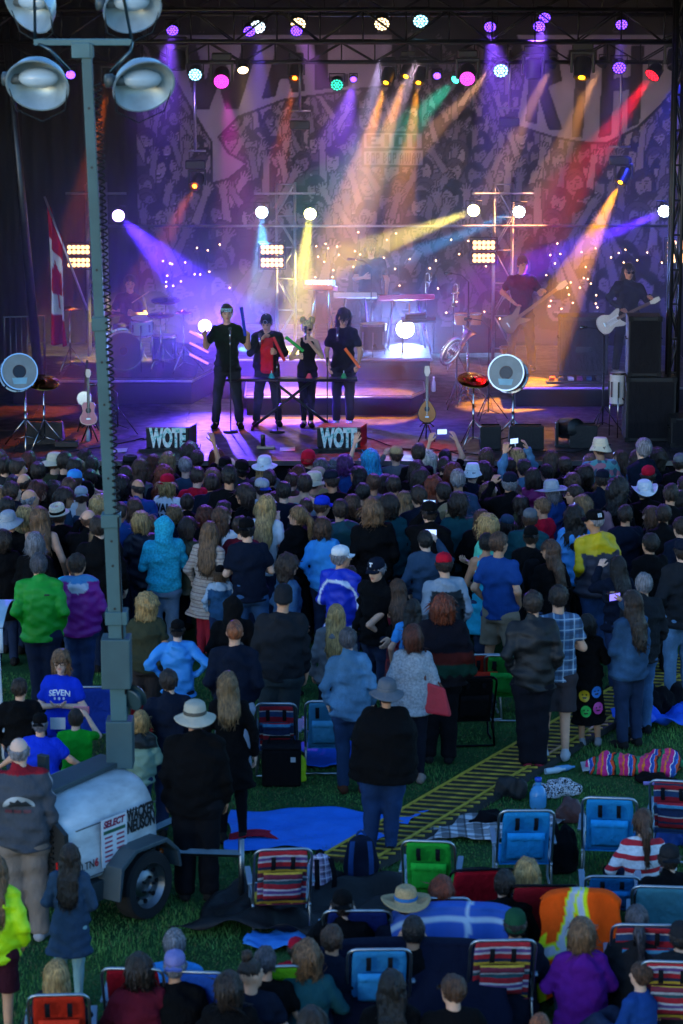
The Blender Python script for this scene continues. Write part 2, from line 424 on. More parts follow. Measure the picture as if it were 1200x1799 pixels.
def torso(sex, g, e=0.0):
    z = [.80, .88, .95, 1.02, 1.10, 1.20, 1.30, 1.37, 1.42, 1.46]
    if sex == 'm': a = [.12, .160, .165, .157, .152, .162, .176, .172, .135, .075]; b = [.08, .11, .115, .108, .104, .112, .118, .108, .085, .06]
    else: a = [.12, .168, .176, .158, .136, .142, .154, .150, .118, .068]; b = [.085, .118, .122, .104, .092, .105, .115, .098, .076, .055]
    gg = [g] * 7 + [1 + (g - 1) * .75, 1 + (g - 1) * .5, 1 + (g - 1) * .3]
    gb = [1 + (x - 1) * 1.35 for x in gg]
    return z, [p * q + e for p, q in zip(a, gg)], [p * q + e for p, q in zip(b, gb)]
PIV = np.array((0, -.01, 1.50), f4)
def rot3(yaw, nod):
    cy_, sy_ = math.cos(yaw), math.sin(yaw); cn, sn = math.cos(nod), math.sin(nod)
    return np.array([[cy_, -sy_, 0], [sy_, cy_, 0], [0, 0, 1]]) @ np.array([[1, 0, 0], [0, cn, -sn], [0, sn, cn]])
def head_xf(yaw, nod):
    M = Matrix(rot3(yaw, nod).tolist()).to_4x4(); return Matrix.Translation(PIV.tolist()) @ M @ Matrix.Translation((-PIV).tolist())
V3 = lambda *a: np.array(a, f4)
def head_d(X, Y, Z, face):
    d = dell(X, Y, Z, V3(0, -.012, 1.652), V3(.075, .094, .098))
    d = smin(d, dell(X, Y, Z, V3(0, .026, 1.588), V3(.057, .070, .078)), .04)
    for s_ in (-1, 1): d = smin(d, dell(X, Y, Z, V3(s_ * .078, -.008, 1.622), V3(.011, .021, .031)), .008)
    d = smin(d, drc(X, Y, Z, V3(0, .094, 1.64), V3(0, .112, 1.602), .008, .014), .012)
    if face:
        d = smin(d, drc(X, Y, Z, V3(-.034, .082, 1.658), V3(.034, .082, 1.658), .012, .012), .015)
        for s_ in (-1, 1): d = -smin(-d, dell(X, Y, Z, V3(s_ * .032, .100, 1.637), V3(.017, .014, .010)), .01)
        d = smin(d, dell(X, Y, Z, V3(0, .088, 1.570), V3(.024, .013, .012)), .008); d = smin(d, dell(X, Y, Z, V3(0, .075, 1.532), V3(.022, .016, .014)), .02)
    return d
HANDS = {}
def hand(kind):
    if kind in HANDS: return HANDS[kind]
    F = Fld((-.09, -.075, -.22), (.05, .09, .04), .0062)
    F.rc((0, 0, .03), (0, 0, -.02), .026, .024, .02); F.el((0, 0, -.05), (.017, .040, .048), .015)
    cl = {'relax': (.35, .5), 'grip': (1.15, 1.5), 'open': (.05, .08)}[kind]
    for i, (y, L) in enumerate(((-.031, .055), (-.0105, .070), (.0105, .075), (.031, .066))):
        sp = (i - 1.5) * (.12 if kind == 'open' else .03)
        p0 = V3(0, y, -.088); c = cl[0]
        p1 = p0 + V3(-math.sin(c) * L * .5, sp * .05, -math.cos(c) * L * .5); c2 = cl[0] + cl[1]
        p2 = p1 + V3(-math.sin(c2) * L * .55, sp * .05, -math.cos(c2) * L * .55)
        F.rc(p0 + V3(0, 0, .01), p1, .0095, .0088, .004, .03); F.rc(p1, p2, .0088, .0075, .004, .03)
    t0, t1 = V3(-.006, .030, -.028), V3(-.020, .056, -.066); t2 = t1 + (V3(-.022, -.004, -.022) if kind == 'grip' else V3(-.010, .010, -.030))
    F.rc(t0, t1, .014, .011, .012, .03); F.rc(t1, t2, .011, .009, .004, .03)
    HANDS[kind] = F.nets(); return HANDS[kind]
CACHE = {}
def body(sex, g, arms, legs, yaw, nod, face, hands, hi, cov=0):
    key = ('b', sex, g, arms, legs, yaw, nod, face, hands, hi, cov)
    if key in CACHE: return CACHE[key]
    A = arms_of(arms); L, fl = legs_of(legs)
    pts = [p for a in A for p in a] + [q for l in L for q in l]
    lo = np.minimum(np.min(pts, 0), (-.24 * g, -.18 * g, .02)) - .10; hi_ = np.maximum(np.max(pts, 0), (.24 * g, .18 * g, 1.76)) + .10
    lo[2] = min(lo[2], fl - .04)
    F = Fld(lo, hi_, .026 if not hi else .021, fine=(.10, 1.44, .012 if (face or hi) else .016))
    dc = .018 if cov else 0   # flesh under a garment lies well inside it
    z, a, b = torso(sex, g, -dc); a = [p - (.02 - dc if q < 1.01 else 0) for p, q in zip(a, z)]; b = [p - (.02 - dc if q < 1.01 else 0) for p, q in zip(b, z)]; F.loft(z, a, b, k=.02)
    F.rc((0, -.015, 1.40), (0, -.005, 1.56), .062 if sex == 'm' else .05, .052 if sex == 'm' else .044, .03)
    sw = .165 if sex == 'm' else .142
    for i, (e, w_) in enumerate(A):
        s_ = (-1, 1)[i]; sh = V3(s_ * sw, 0, 1.40)
        F.rc((0, -.02, 1.455 - dc), sh - V3(s_ * dc, 0, dc), .045 - dc * .8, .05 - dc, .04 if not cov else .015)
        F.rc(sh - V3(s_ * dc, 0, dc), e, .053 * (g * .6 + .4) - dc, .040 - (.012 if cov == 2 else 0), .035 if not cov else .012); F.rc(e, w_, .041 - (.012 if cov == 2 else 0), .026, .02)
    for h_, kn, an in L:
        gl = g * .6 + .4
        F.rc(h_ - V3(0, 0, .05), kn, .070 * gl, .055, .04); F.rc(kn, an, .056, .036, .02)
        F.rc(an + V3(0, .0, -.03), an + V3(0, .10, -.05), .035, .028, .02)
    sl, X, Y, Z = F.blk((-.22, -.22, 1.44), (.22, .24, 1.80))
    Q = rot3(yaw, nod)
    x, y, z_ = X - PIV[0], Y - PIV[1], Z - PIV[2]
    q = [Q[0, i] * x + Q[1, i] * y + Q[2, i] * z_ + PIV[i] for i in range(3)]
    F.un(sl, head_d(*q, face).astype(f4), .02)
    V, Fc = F.nets(); Vs = [V]; Fs = [Fc]; n = len(V)
    for i, (e, w_) in enumerate(A):
        hk = hands[i] if isinstance(hands, tuple) else hands
        if not hk: continue
        hv, hf = hand(hk); hv = hv.copy(); s_ = (-1, 1)[i]
        if s_ < 0: hv[:, 0] *= -1; hf = hf[:, ::-1]
        zz = -(w_ - e); zz = zz / np.linalg.norm(zz)
        fw = np.array((0, 1.0, .0)) if abs(zz[1]) < .75 else np.array((0, 0, 1.0))
        if zz[2] < -.3: fw = np.array((s_ * -.5, -.6, 0))
        yy = fw - zz * (fw @ zz); yy = yy / np.linalg.norm(yy); xx = np.cross(yy, zz)
        Vs.append((hv @ np.stack([xx, yy, zz]) + (w_ + zz * .012)).astype(f4)); Fs.append(hf + n); n += len(hv)
    V = np.concatenate(Vs); Fc = np.concatenate(Fs)
    me = npmesh('body', V, Fc)
    if face:   # lips, brows and eyes as skin colouring
        P = (V - PIV) @ Q + PIV; C = np.ones((len(V), 3), f4)
        def spot(c, r, col, soft=.3):
            d = (((P - np.array(c)) / np.array(r)) ** 2).sum(1); k = np.clip((1 + soft - d) / soft, 0, 1)[:, None]; C[:] = C * (1 - k) + np.array(col) * k
        spot((0, .10, 1.570), (.026, .03, .010), (.75, .42, .42))
        for s_ in (-1, 1):
            spot((s_ * .033, .10, 1.637), (.018, .04, .009), (.16, .12, .11)); spot((s_ * .034, .10, 1.660), (.022, .04, .006), (.30, .22, .17))
        settint(me, C)
    CACHE[key] = me; return me
TOPS = {  # ease, sleeve length (0 none, .55 short, 2 wrist), hem, hood, flare, folds
 'tee': (.020, .56, .81, 0, .014, .010), 'tank': (.018, 0, .83, 0, .012, .007), 'long': (.018, 2, .82, 0, .012, .009), 'hoodie': (.025, 2, .83, 1, .016, .012), 'jacket': (.030, 2, .80, 2, .025, .014),
 'shell': (.032, 2, .78, 1, .028, .014), 'puffer': (.045, 2, .82, 2, 0, .004), 'coat': (.034, 2, .60, 2, .03, .013), 'dress': (.014, 0, .50, 0, .10, .012), 'tunic': (.022, 2, .58, 0, .06, .010),
 'hoodup': (.026, 2, .84, 3, 0, .012), 'sweater': (.03, 2, .78, 0, .02, .008), 'strapless': (.010, 0, .92, 0, 0, .004), 'poncho': (.06, 1.2, .84, 0, .10, .012), 'longdress': (.018, 2, .32, 0, .05, .012)}
def top(kind, sex, g, arms, seed, hi, tint=None):
    key = ('t', kind, sex, g, arms, seed, hi, id(tint.__code__) if tint else None)
    if key in CACHE: return CACHE[key]
    e, sleeve, hem, hood, flare, fa = TOPS[kind]; A = arms_of(arms)
    z, a, b = torso(sex, g, e)
    if kind in ('jacket', 'shell', 'coat', 'puffer', 'hoodie', 'hoodup', 'sweater', 'poncho'):
        m = max(a[1:3]); a = [max(p, m * .96) if q < 1.22 else p for p, q in zip(a, z)]; m = max(b[1:3]); b = [max(p, m * .95) if q < 1.22 else p for p, q in zip(b, z)]
    if z[0] > hem - .05:
        z = [hem - .03] + z[1:] if hem < .85 else z; a[0] = a[1] + flare; b[0] = b[1] + flare
        if hem >= .85: a[0] = a[1]; b[0] = b[1]
    pts = [p for q in A for p in q] if sleeve else [np.array((.2, 0, 1.2), f4)]
    lo = np.minimum(np.min(pts, 0), (-.28 * g - flare, -.24 * g - flare, hem)) - .09; hi_ = np.maximum(np.max(pts, 0), (.28 * g + flare, .22 * g + flare, 1.52 if hood != 3 else 1.86)) + .09
    lo[2] = min(lo[2], hem - .03)
    F = Fld(lo, hi_, .017 if hi else .022)
    if kind in ('tank', 'dress', 'strapless'):
        zt = 1.30 if kind == 'strapless' else 1.40
        a = [p * (.72 if q > 1.33 else 1) for p, q in zip(a, z)]; F.loft(z, a, b, k=.01); F.cut(lambda X, Y, Z: Z - zt)
        if kind != 'strapless':
            for s_ in (-1, 1): F.rc((s_ * .085, -.075, 1.36), (s_ * .08, -.01, 1.452), .03, .026, .02); F.rc((s_ * .08, -.01, 1.452), (s_ * .085, .08, 1.36), .026, .03, .02)
    else:
        F.loft(z, a, b, k=.02)
        F.rc((0, -.015, 1.40), (0, -.012, 1.452), .075 + e * .4, .07, .03)
        F.cut(lambda X, Y, Z: Z - (1.475 if hood != 2 else 1.50) + .25 * np.maximum(Y, 0))
    sw = .165 if sex == 'm' else .142; gl = g * .6 + .4
    if sleeve:
        for i, (el_, w_) in enumerate(A):
            s_ = (-1, 1)[i]; sh = V3(s_ * sw, 0, 1.40); F.rc((0, -.02, 1.45), sh, .042 + e * .5, .048 + e * .6, .03)
            if sleeve <= 1: F.rc(sh, sh + (el_ - sh) * sleeve, .052 * gl + e * .5, .047 * gl + e * .8, .02)
            else:
                F.rc(sh, el_, .052 * gl + e * .8, .042 + e * .6, .022)
                F.rc(el_, el_ + (w_ - el_) * (.9 if sleeve == 2 else .2), .043 + e * .6, .030 + e * .45, .018)
    if kind == 'poncho':
        for s_ in (-1, 1): F.rc((s_ * .15, 0, 1.38), (s_ * .30, 0, .98), .08, .07, .10)
    if hood == 1: F.el((0, -.095 * (g * .5 + .5) - e, 1.375), (.115, .045, .095), .03); F.rc((-.085, -.03, 1.45), (0, -.085, 1.46), .04, .045, .03); F.rc((.085, -.03, 1.45), (0, -.085, 1.46), .04, .045, .03)
    if hood == 2: F.rc((0, -.02, 1.45), (0, -.015, 1.49), .075, .072, .03)
    if hood == 3:
        sl, X, Y, Z = F.blk((-.25, -.25, 1.36), (.25, .25, 1.85))
        d = dell(X, Y, Z, V3(0, -.025, 1.645), V3(.112, .125, .135)); d = smin(d, drc(X, Y, Z, V3(0, -.06, 1.56), V3(0, -.06, 1.42), .10, .11), .05)
        d = np.maximum(d, Y - .06); F.un(sl, d.astype(f4), .05)
    if kind == 'puffer': F.disp(lambda X, Y, Z: .010 * np.abs(np.sin(Z * 42)) - .006)
    F.disp(folds(seed * 7 + 3, fa * 1.35)); F.disp(folds(seed * 5 + 11, fa * .8, 48, 26))
    if kind not in ('puffer', 'strapless', 'dress'):
        F.disp(lambda X, Y, Z: .55 * fa * np.sin(Z * 52 + 2.2 * np.sin(X * 11 + seed) + 3 * Y) * np.clip((hem + .30 - Z) / .2, 0, 1))
        if hood in (1, 2): F.disp(lambda X, Y, Z: np.where((Z < hem + .045) & (np.abs(X) < .24 * g), .010, 0))
        if sleeve == 2:
            def rings(X, Y, Z):
                o = 0
                for el_, w_ in A:
                    d = np.sqrt((X - el_[0]) ** 2 + (Y - el_[1]) ** 2 + (Z - el_[2]) ** 2); o = o + .006 * np.sin(d * 120 + 4 * X) * np.clip(1 - d / .17, 0, 1)
                return o
            F.disp(rings)
    F.cut(lambda X, Y, Z: (hem - Z) * 1.0 if hem < 2 else Z * 0 - 1)
    V, Fc = F.nets(); me = npmesh('top', V, Fc)
    if tint: settint(me, tint(V))
    CACHE[key] = me; return me
BOTS = {'jeans': (.016, .075, .06, .085), 'loose': (.028, .07, .082, .085), 'legging': (.006, .10, .042, .12), 'shorts': (.03, .50, .11, .5), 'skirt': (.02, .5, .2, .5), 'capri': (.014, .28, .07, .28), 'longskirt': (.02, .2, .2, .5)}
def bottom(kind, sex, g, legs, seed, hi):
    key = ('p', kind, sex, g, legs, seed, hi)
    if key in CACHE: return CACHE[key]
    e, hem, rh, _ = BOTS[kind]; L, fl = legs_of(legs); sit = fl > 0
    pts = [q for l in L for q in l]
    lo = np.minimum(np.min(pts, 0), (-.26 * g, -.22 * g, .05)) - .11; hi_ = np.maximum(np.max(pts, 0), (.26 * g, .20 * g, 1.05)) + .11; hi_[2] = max(1.08, hi_[2] if sit else 1.08)
    F = Fld(lo, hi_, .019 if hi else .025)
    z, a, b = torso(sex, g, e * .6); z0, a0, b0 = torso(sex, g, .003)
    F.loft([.78, .84, .88, .95, 1.04], [a[1] * .95, a[1], a0[1] + .006, a0[2], a0[3]], [b[1] * .95, b[1], b0[1] + .006, b0[2], b0[3]], k=.02)
    gl = g * .95 + .05
    if kind in ('skirt', 'longskirt') and not sit: F.loft([hem, .9], [.24 * g if hem > .4 else .27 * g, a[1]], [.2 * g if hem > .4 else .24 * g, b[1]], k=.03)
    for h_, kn, an in L:
        F.rc(h_ + (V3(0, .02, 0) if sit else V3(0, 0, -.07)), kn, .088 * gl + e * .6, max(rh if kind == 'shorts' else 0, .058 * (gl * .6 + .4) + e), .045)
        if kind == 'shorts' and sit: continue
        k2 = kn + (an - kn) * (.12 if kind == 'shorts' else .93)
        F.rc(kn, k2, max(rh if kind == 'shorts' else 0, .06 * (gl * .6 + .4) + e), max(rh, .042 + e * .6), .025)
    F.disp(folds(seed * 5 + 1, .011 if kind != 'legging' else .004, 30, 10))
    if not sit: F.cut(lambda X, Y, Z: hem - Z)
    V, Fc = F.nets(); me = npmesh('trousers', V, Fc); CACHE[key] = me; return me
def shoe(kind='shoe'):
    if ('s', kind) in CACHE: return CACHE[('s', kind)]
    F = Fld((-.08, -.12, -.03), (.08, .24, .16), .0095)
    F.rc((0, -.035, .045), (0, .11, .035), .045, .038, .03); F.rc((0, -.02, .05), (0, -.02, .09 if kind == 'shoe' else .13), .044, .042, .02); F.el((0, .12, .03), (.043, .06, .036), .03)
    F.cut(lambda X, Y, Z: -Z)
    V, Fc = F.nets(); me = npmesh('shoe', V, Fc)
    C = np.where((V[:, 2:3] < .022), .9, 0) * np.ones((1, 3)); settint(me, C); CACHE[('s', kind)] = me; return me
def strands(V, Fc, kind, seed):
    """loose locks lying on the hair surface: thin tapering strips that break up the outline"""
    r = np.random.RandomState(seed + len(kind)); q = V[Fc]; fn = np.cross(q[:, 2] - q[:, 0], q[:, 3] - q[:, 1]); Nn = np.zeros_like(V)
    for k in range(4): np.add.at(Nn, Fc[:, k], fn)
    Nn /= np.linalg.norm(Nn, axis=1, keepdims=True) + 1e-9
    n = {'buzz': 0, 'balding': 120, 'short': 420, 'pony': 420, 'topknot': 200, 'buns': 500}.get(kind, 700); L = {'short': .035, 'balding': .02, 'curly': .05, 'buns': .04, 'topknot': .03}.get(kind, .085)
    if n == 0: return V, Fc
    i = r.randint(0, len(V), n); p = V[i] - Nn[i] * .003; m = Nn[i]
    t = np.stack([p[:, 0] * 3, (p[:, 1] + .02) * 3, -np.ones(n)], 1) + r.normal(0, .45 if kind in ('curly', 'longcurly', 'shag', 'short', 'buns') else .2, (n, 3)); t -= m * (t * m).sum(1, keepdims=True); t /= np.linalg.norm(t, axis=1, keepdims=True) + 1e-9
    s_ = np.cross(m, t); Ls = L * r.uniform(.5, 1.3, n)[:, None]; w0 = r.uniform(.004, .009, n)[:, None]; lift = r.uniform(.004, .014, n)[:, None]; P = []
    for k, (f_, wk) in enumerate(((0, 1), (.35, .9), (.7, .7), (1, .12))):
        c = p + t * Ls * f_ + m * lift * math.sin(min(1, f_ * 1.3) * 2.2) - m * Ls * .35 * f_ * f_ + np.array((0, 0, -1)) * Ls * .25 * f_ * f_
        P += [c - s_ * w0 * wk, c + s_ * w0 * wk]
    nv = len(V); Vn = np.concatenate([V] + P).astype(f4); a = np.arange(n); F2 = [np.stack([nv + (2 * k) * n + a, nv + (2 * k + 1) * n + a, nv + (2 * k + 3) * n + a, nv + (2 * k + 2) * n + a], 1) for k in range(3)]
    return Vn, np.concatenate([Fc] + F2)
HAIR = ('short', 'buzz', 'balding', 'bob', 'long', 'pony', 'curly', 'shag', 'buns', 'topknot', 'braid', 'longcurly', 'fringe')
def hair(kind, seed, hi, hatted=False):
    key = ('h', kind, seed, hi, hatted)
    if key in CACHE: return CACHE[key]
    F = Fld((-.22, -.26, 1.02 if kind in ('long', 'longcurly', 'braid', 'pony') else 1.34), (.22, .15, 1.92 if kind in ('buns', 'topknot') else 1.84), .0125 if hi else .016)
    inf = {'short': .016, 'buzz': .007, 'balding': .010, 'bob': .030, 'long': .024, 'pony': .016, 'curly': .055, 'shag': .034, 'buns': .018, 'topknot': .012, 'braid': .018, 'longcurly': .045, 'fringe': .024}[kind]
    F.el((0, -.014, 1.655), (.076 + inf, .095 + inf, .098 + inf), 0)
    fr = folds(seed * 11 + 5, .013 if kind in ('curly', 'longcurly', 'shag') else .007, 40 if kind in ('curly', 'longcurly') else 9, 80)
    nape = {'short': 1.555, 'buzz': 1.565, 'balding': 1.565, 'pony': 1.55, 'topknot': 1.58, 'braid': 1.54, 'buns': 1.56}.get(kind)
    if nape is not None:
        F.cut(lambda X, Y, Z: np.minimum((nape + 1.25 * np.maximum(Y + .02, 0) + .25 * np.abs(X)) - Z, .1) * .8)
        if kind == 'balding': F.cut(lambda X, Y, Z: Z - 1.675 + .3 * np.maximum(-Y - .05, 0))
        if kind == 'topknot': F.cut(lambda X, Y, Z: 1.66 - Z)
    else:
        lowz = {'bob': 1.50, 'fringe': 1.50, 'curly': 1.46, 'shag': 1.46, 'long': 1.45, 'longcurly': 1.45}[kind]
        F.loft([lowz, 1.56, 1.66], [.088 + inf * .5, .092 + inf * .7, .076 + inf], [.075 + inf * .4, .085 + inf * .6, .09 + inf], [-.03, -.025, -.014], k=.03)
        if kind in ('long', 'longcurly'):
            e = (1.20, 1.27, 1.13)[seed % 3]; wd = .11 if kind == 'long' else .14
            F.loft([e, e + .08, 1.42, 1.58], [.05, wd * .85, wd, .095], [.025, .045, .055, .07], [-.165, -.155, -.12, -.05], k=.05)
        # open face
        F.cut(lambda X, Y, Z: np.minimum(np.minimum(Y - .03 + .25 * np.abs(X), .095 - np.abs(X) + 0 * Z), (1.69 if kind != 'fringe' else 1.675) - Z) * 1.0)
    if kind == 'pony': F.rc((0, -.11, 1.67), (0, -.165, 1.58), .03, .042, .02); F.rc((0, -.165, 1.58), (.01 * seed % .03, -.165, 1.30), .045, .018, .02)
    if kind == 'braid':
        for i in range(9): F.el((.008 * (-1) ** i, -.12 - .005 * min(i, 5), 1.60 - i * .045), (.034 - i * .0014, .03, .032), .008)
    if kind == 'buns':
        for s_ in (-1, 1): F.el((s_ * .075, -.01, 1.775), (.055, .052, .052), .01)
    if kind == 'topknot': F.el((0, -.04, 1.80), (.042, .042, .05), .01)
    F.disp(fr)
    if kind in ('long', 'longcurly', 'bob', 'shag'): F.cut(lambda X, Y, Z: ({'bob': 1.505, 'shag': 1.475}.get(kind, e if kind in ('long', 'longcurly') else 0) + .03 * np.sin(X * 95 + seed) * np.sin(X * 41 + 2) + .02) - Z)
    if hatted: F.cut(lambda X, Y, Z: Z - 1.668)
    V, Fc = F.nets(); V, Fc = strands(V, Fc, kind, seed); me = npmesh('hair', V, Fc); CACHE[key] = me; return me

# ------------------------------------------------------------------ hats
def hat_parts(kind):
    """list of (part name, mesh, material, colour slot)"""
    key = ('hat', kind)
    if key in CACHE: return CACHE[key]
    out = []; ST = 1.665
    def crown(h, r, top=.6, lean=0, dent=0):
        p = [(r * 1.0, ST - .01), (r * 1.0, ST + h * .25), (r * .97, ST + h * .55), (r * .88, ST + h * .8), (r * top, ST + h * .95), (r * .3, ST + h - dent * .6), (.001, ST + h - dent)]
        return p
    sx, sy = .94, 1.14
    if kind in ('cap', 'capback', 'capflat'):
        d = 1 if kind != 'capback' else -1
        m = MB().lathe([(.092, ST - .005), (.093, ST + .03), (.088, ST + .06), (.07, ST + .085), (.04, ST + .10), (.001, ST + .105)], 24, None, sx, sy, fn=lambda p: (p[0], p[1] - .012, p[2] - .10 * min(0, p[1]) * 0))
        out.append(('hat', m.mesh('cap_crown', True), 0))
        nb = 14; v = []; f = []
        for i in range(nb + 1):
            a = math.pi * (.12 + .76 * i / nb)
            for k_, rr in enumerate((.088, .125, .16)):
                q = 0 if k_ == 0 else 1
                x = math.cos(a) * (.088 if k_ == 0 else .082 + .004 * k_) * sx; y = (math.sin(a) * .088 * sy if k_ == 0 else math.sin(a) * .088 * sy + (.035 * k_) * math.sin(a) ** .6)
                v.append((x, d * (y) - .012, ST + .004 - .012 * k_ * abs(math.cos(a)) - .006 * k_))
        for i in range(nb):
            for k_ in range(2): q = (i * 3 + k_, i * 3 + k_ + 1, i * 3 + k_ + 4, i * 3 + k_ + 3); f.append(q)
        o = len(v); v += [(x, y, z - .005) for x, y, z in v]; f += [tuple(j + o for j in reversed(q)) for q in f]
        for i in range(nb): f.append((i * 3 + 2, i * 3 + 5, i * 3 + 5 + o, i * 3 + 2 + o))
        m = MB().add(v, f); out.append(('brim', m.mesh('cap_bill', True), 1))
        m = MB().ell((0, -.012, ST + .106), (.009, .009, .006), 8, 5); out.append(('button', m.mesh('cap_button', True), 1))
        if kind == 'capback':
            m = MB().lathe([(.030, 0), (.034, .0), (.030, .004)], 14, Matrix.Translation((0, .095, ST + .03)) @ Matrix.Rotation(R(-75), 4, 'X')); out.append(('strap', m.mesh('cap_strap', True), 1))
    elif kind in ('sun', 'tilley', 'floppy', 'bucket', 'straw', 'cowboy'):
        br, dr, up = {'sun': (.175, .035, .0), 'tilley': (.165, .02, .035), 'floppy': (.22, .03, .02), 'bucket': (.135, .055, 0), 'straw': (.21, .01, .012), 'cowboy': (.185, .0, .05)}[kind]
        ch = {'sun': .115, 'tilley': .11, 'floppy': .12, 'bucket': .105, 'straw': .12, 'cowboy': .13}[kind]
        wv = 3 if kind == 'floppy' else 2
        def fn(p):
            x, y, z = p; rr = math.hypot(x / sx, y / sy); a = math.atan2(y, x); t = max(0, (rr - .10) / (br - .10))
            return (x, y - .012, z - dr * t ** 1.2 + up * t ** 1.5 * abs(math.cos(a)) ** 2 * 1.6 + (.012 * t * math.sin(wv * a + 1)))
        cr = crown(ch, .094, .62 if kind != 'bucket' else .8, dent=.02 if kind in ('cowboy', 'straw') else .004)
        m = MB().lathe([(br, ST - .008), (br, ST - .003), (br * .8 + .02, ST - .003), (.11, ST - .001), (.096, ST + .01)] + cr[1:], 32, None, sx, sy, fn)
        out.append(('hat', m.mesh('hat', True), 0))
        m = MB().lathe([(.096, ST + .006), (.0985, ST + .012), (.0985, ST + .034), (.095, ST + .038)], 32, None, sx, sy, lambda p: (p[0], p[1] - .012, p[2])); out.append(('hatband', m.mesh('hatband', True), 1))
    elif kind == 'fedora':
        def fn(p):
            x, y, z = p; rr = math.hypot(x / sx, y / sy); t = max(0, (rr - .10) / .05); a = math.atan2(y, x)
            return (x, y - .012, z + .02 * t * (-math.sin(a)) - .004 * t)
        m = MB().lathe([(.145, ST - .004), (.147, ST + .001), (.145, ST + .004), (.11, ST), (.097, ST + .008), (.096, ST + .05), (.092, ST + .085), (.082, ST + .10), (.06, ST + .10), (.045, ST + .082), (.001, ST + .078)], 32, None, sx, sy, fn)
        out.append(('hat', m.mesh('fedora', True), 0))
        m = MB().lathe([(.098, ST + .008), (.100, ST + .012), (.100, ST + .04), (.097, ST + .043)], 32, None, sx, sy, lambda p: (p[0], p[1] - .012, p[2])); out.append(('hatband', m.mesh('hatband', True), 1))
    elif kind in ('beanie', 'headband', 'hoodcap'):
        if kind == 'headband': m = MB().lathe([(.092, ST - .015), (.0955, ST - .01), (.0955, ST + .03), (.092, ST + .035)], 28, None, .9, 1.12, lambda p: (p[0], p[1] - .012, p[2] + .01 + .1 * (p[1] + .0) * .3)); out.append(('headband', m.mesh('headband', True), 0))
        else:
            m = MB().lathe([(.094, ST - .06), (.098, ST - .055), (.099, ST - .015), (.096, ST - .01), (.096, ST + .03), (.088, ST + .065), (.066, ST + .09), (.035, ST + .105), (.001, ST + .108)], 28, None, .92, 1.12, lambda p: (p[0], p[1] - .014, p[2] + .12 * p[1] * (1 if p[2] < ST else .3))); out.append(('hat', m.mesh('beanie', True), 0))
    CACHE[key] = out; return out
HATUP = {'cap': .02, 'capback': .02, 'capflat': .02, 'sun': .03, 'tilley': .025, 'floppy': .035, 'bucket': .02, 'straw': .035, 'cowboy': .045, 'fedora': .015, 'beanie': .02, 'headband': 0}
SKINS = ['#d9a98c', '#c99473', '#e0b49a', '#b98463', '#d2a083']
PEOPLE = []
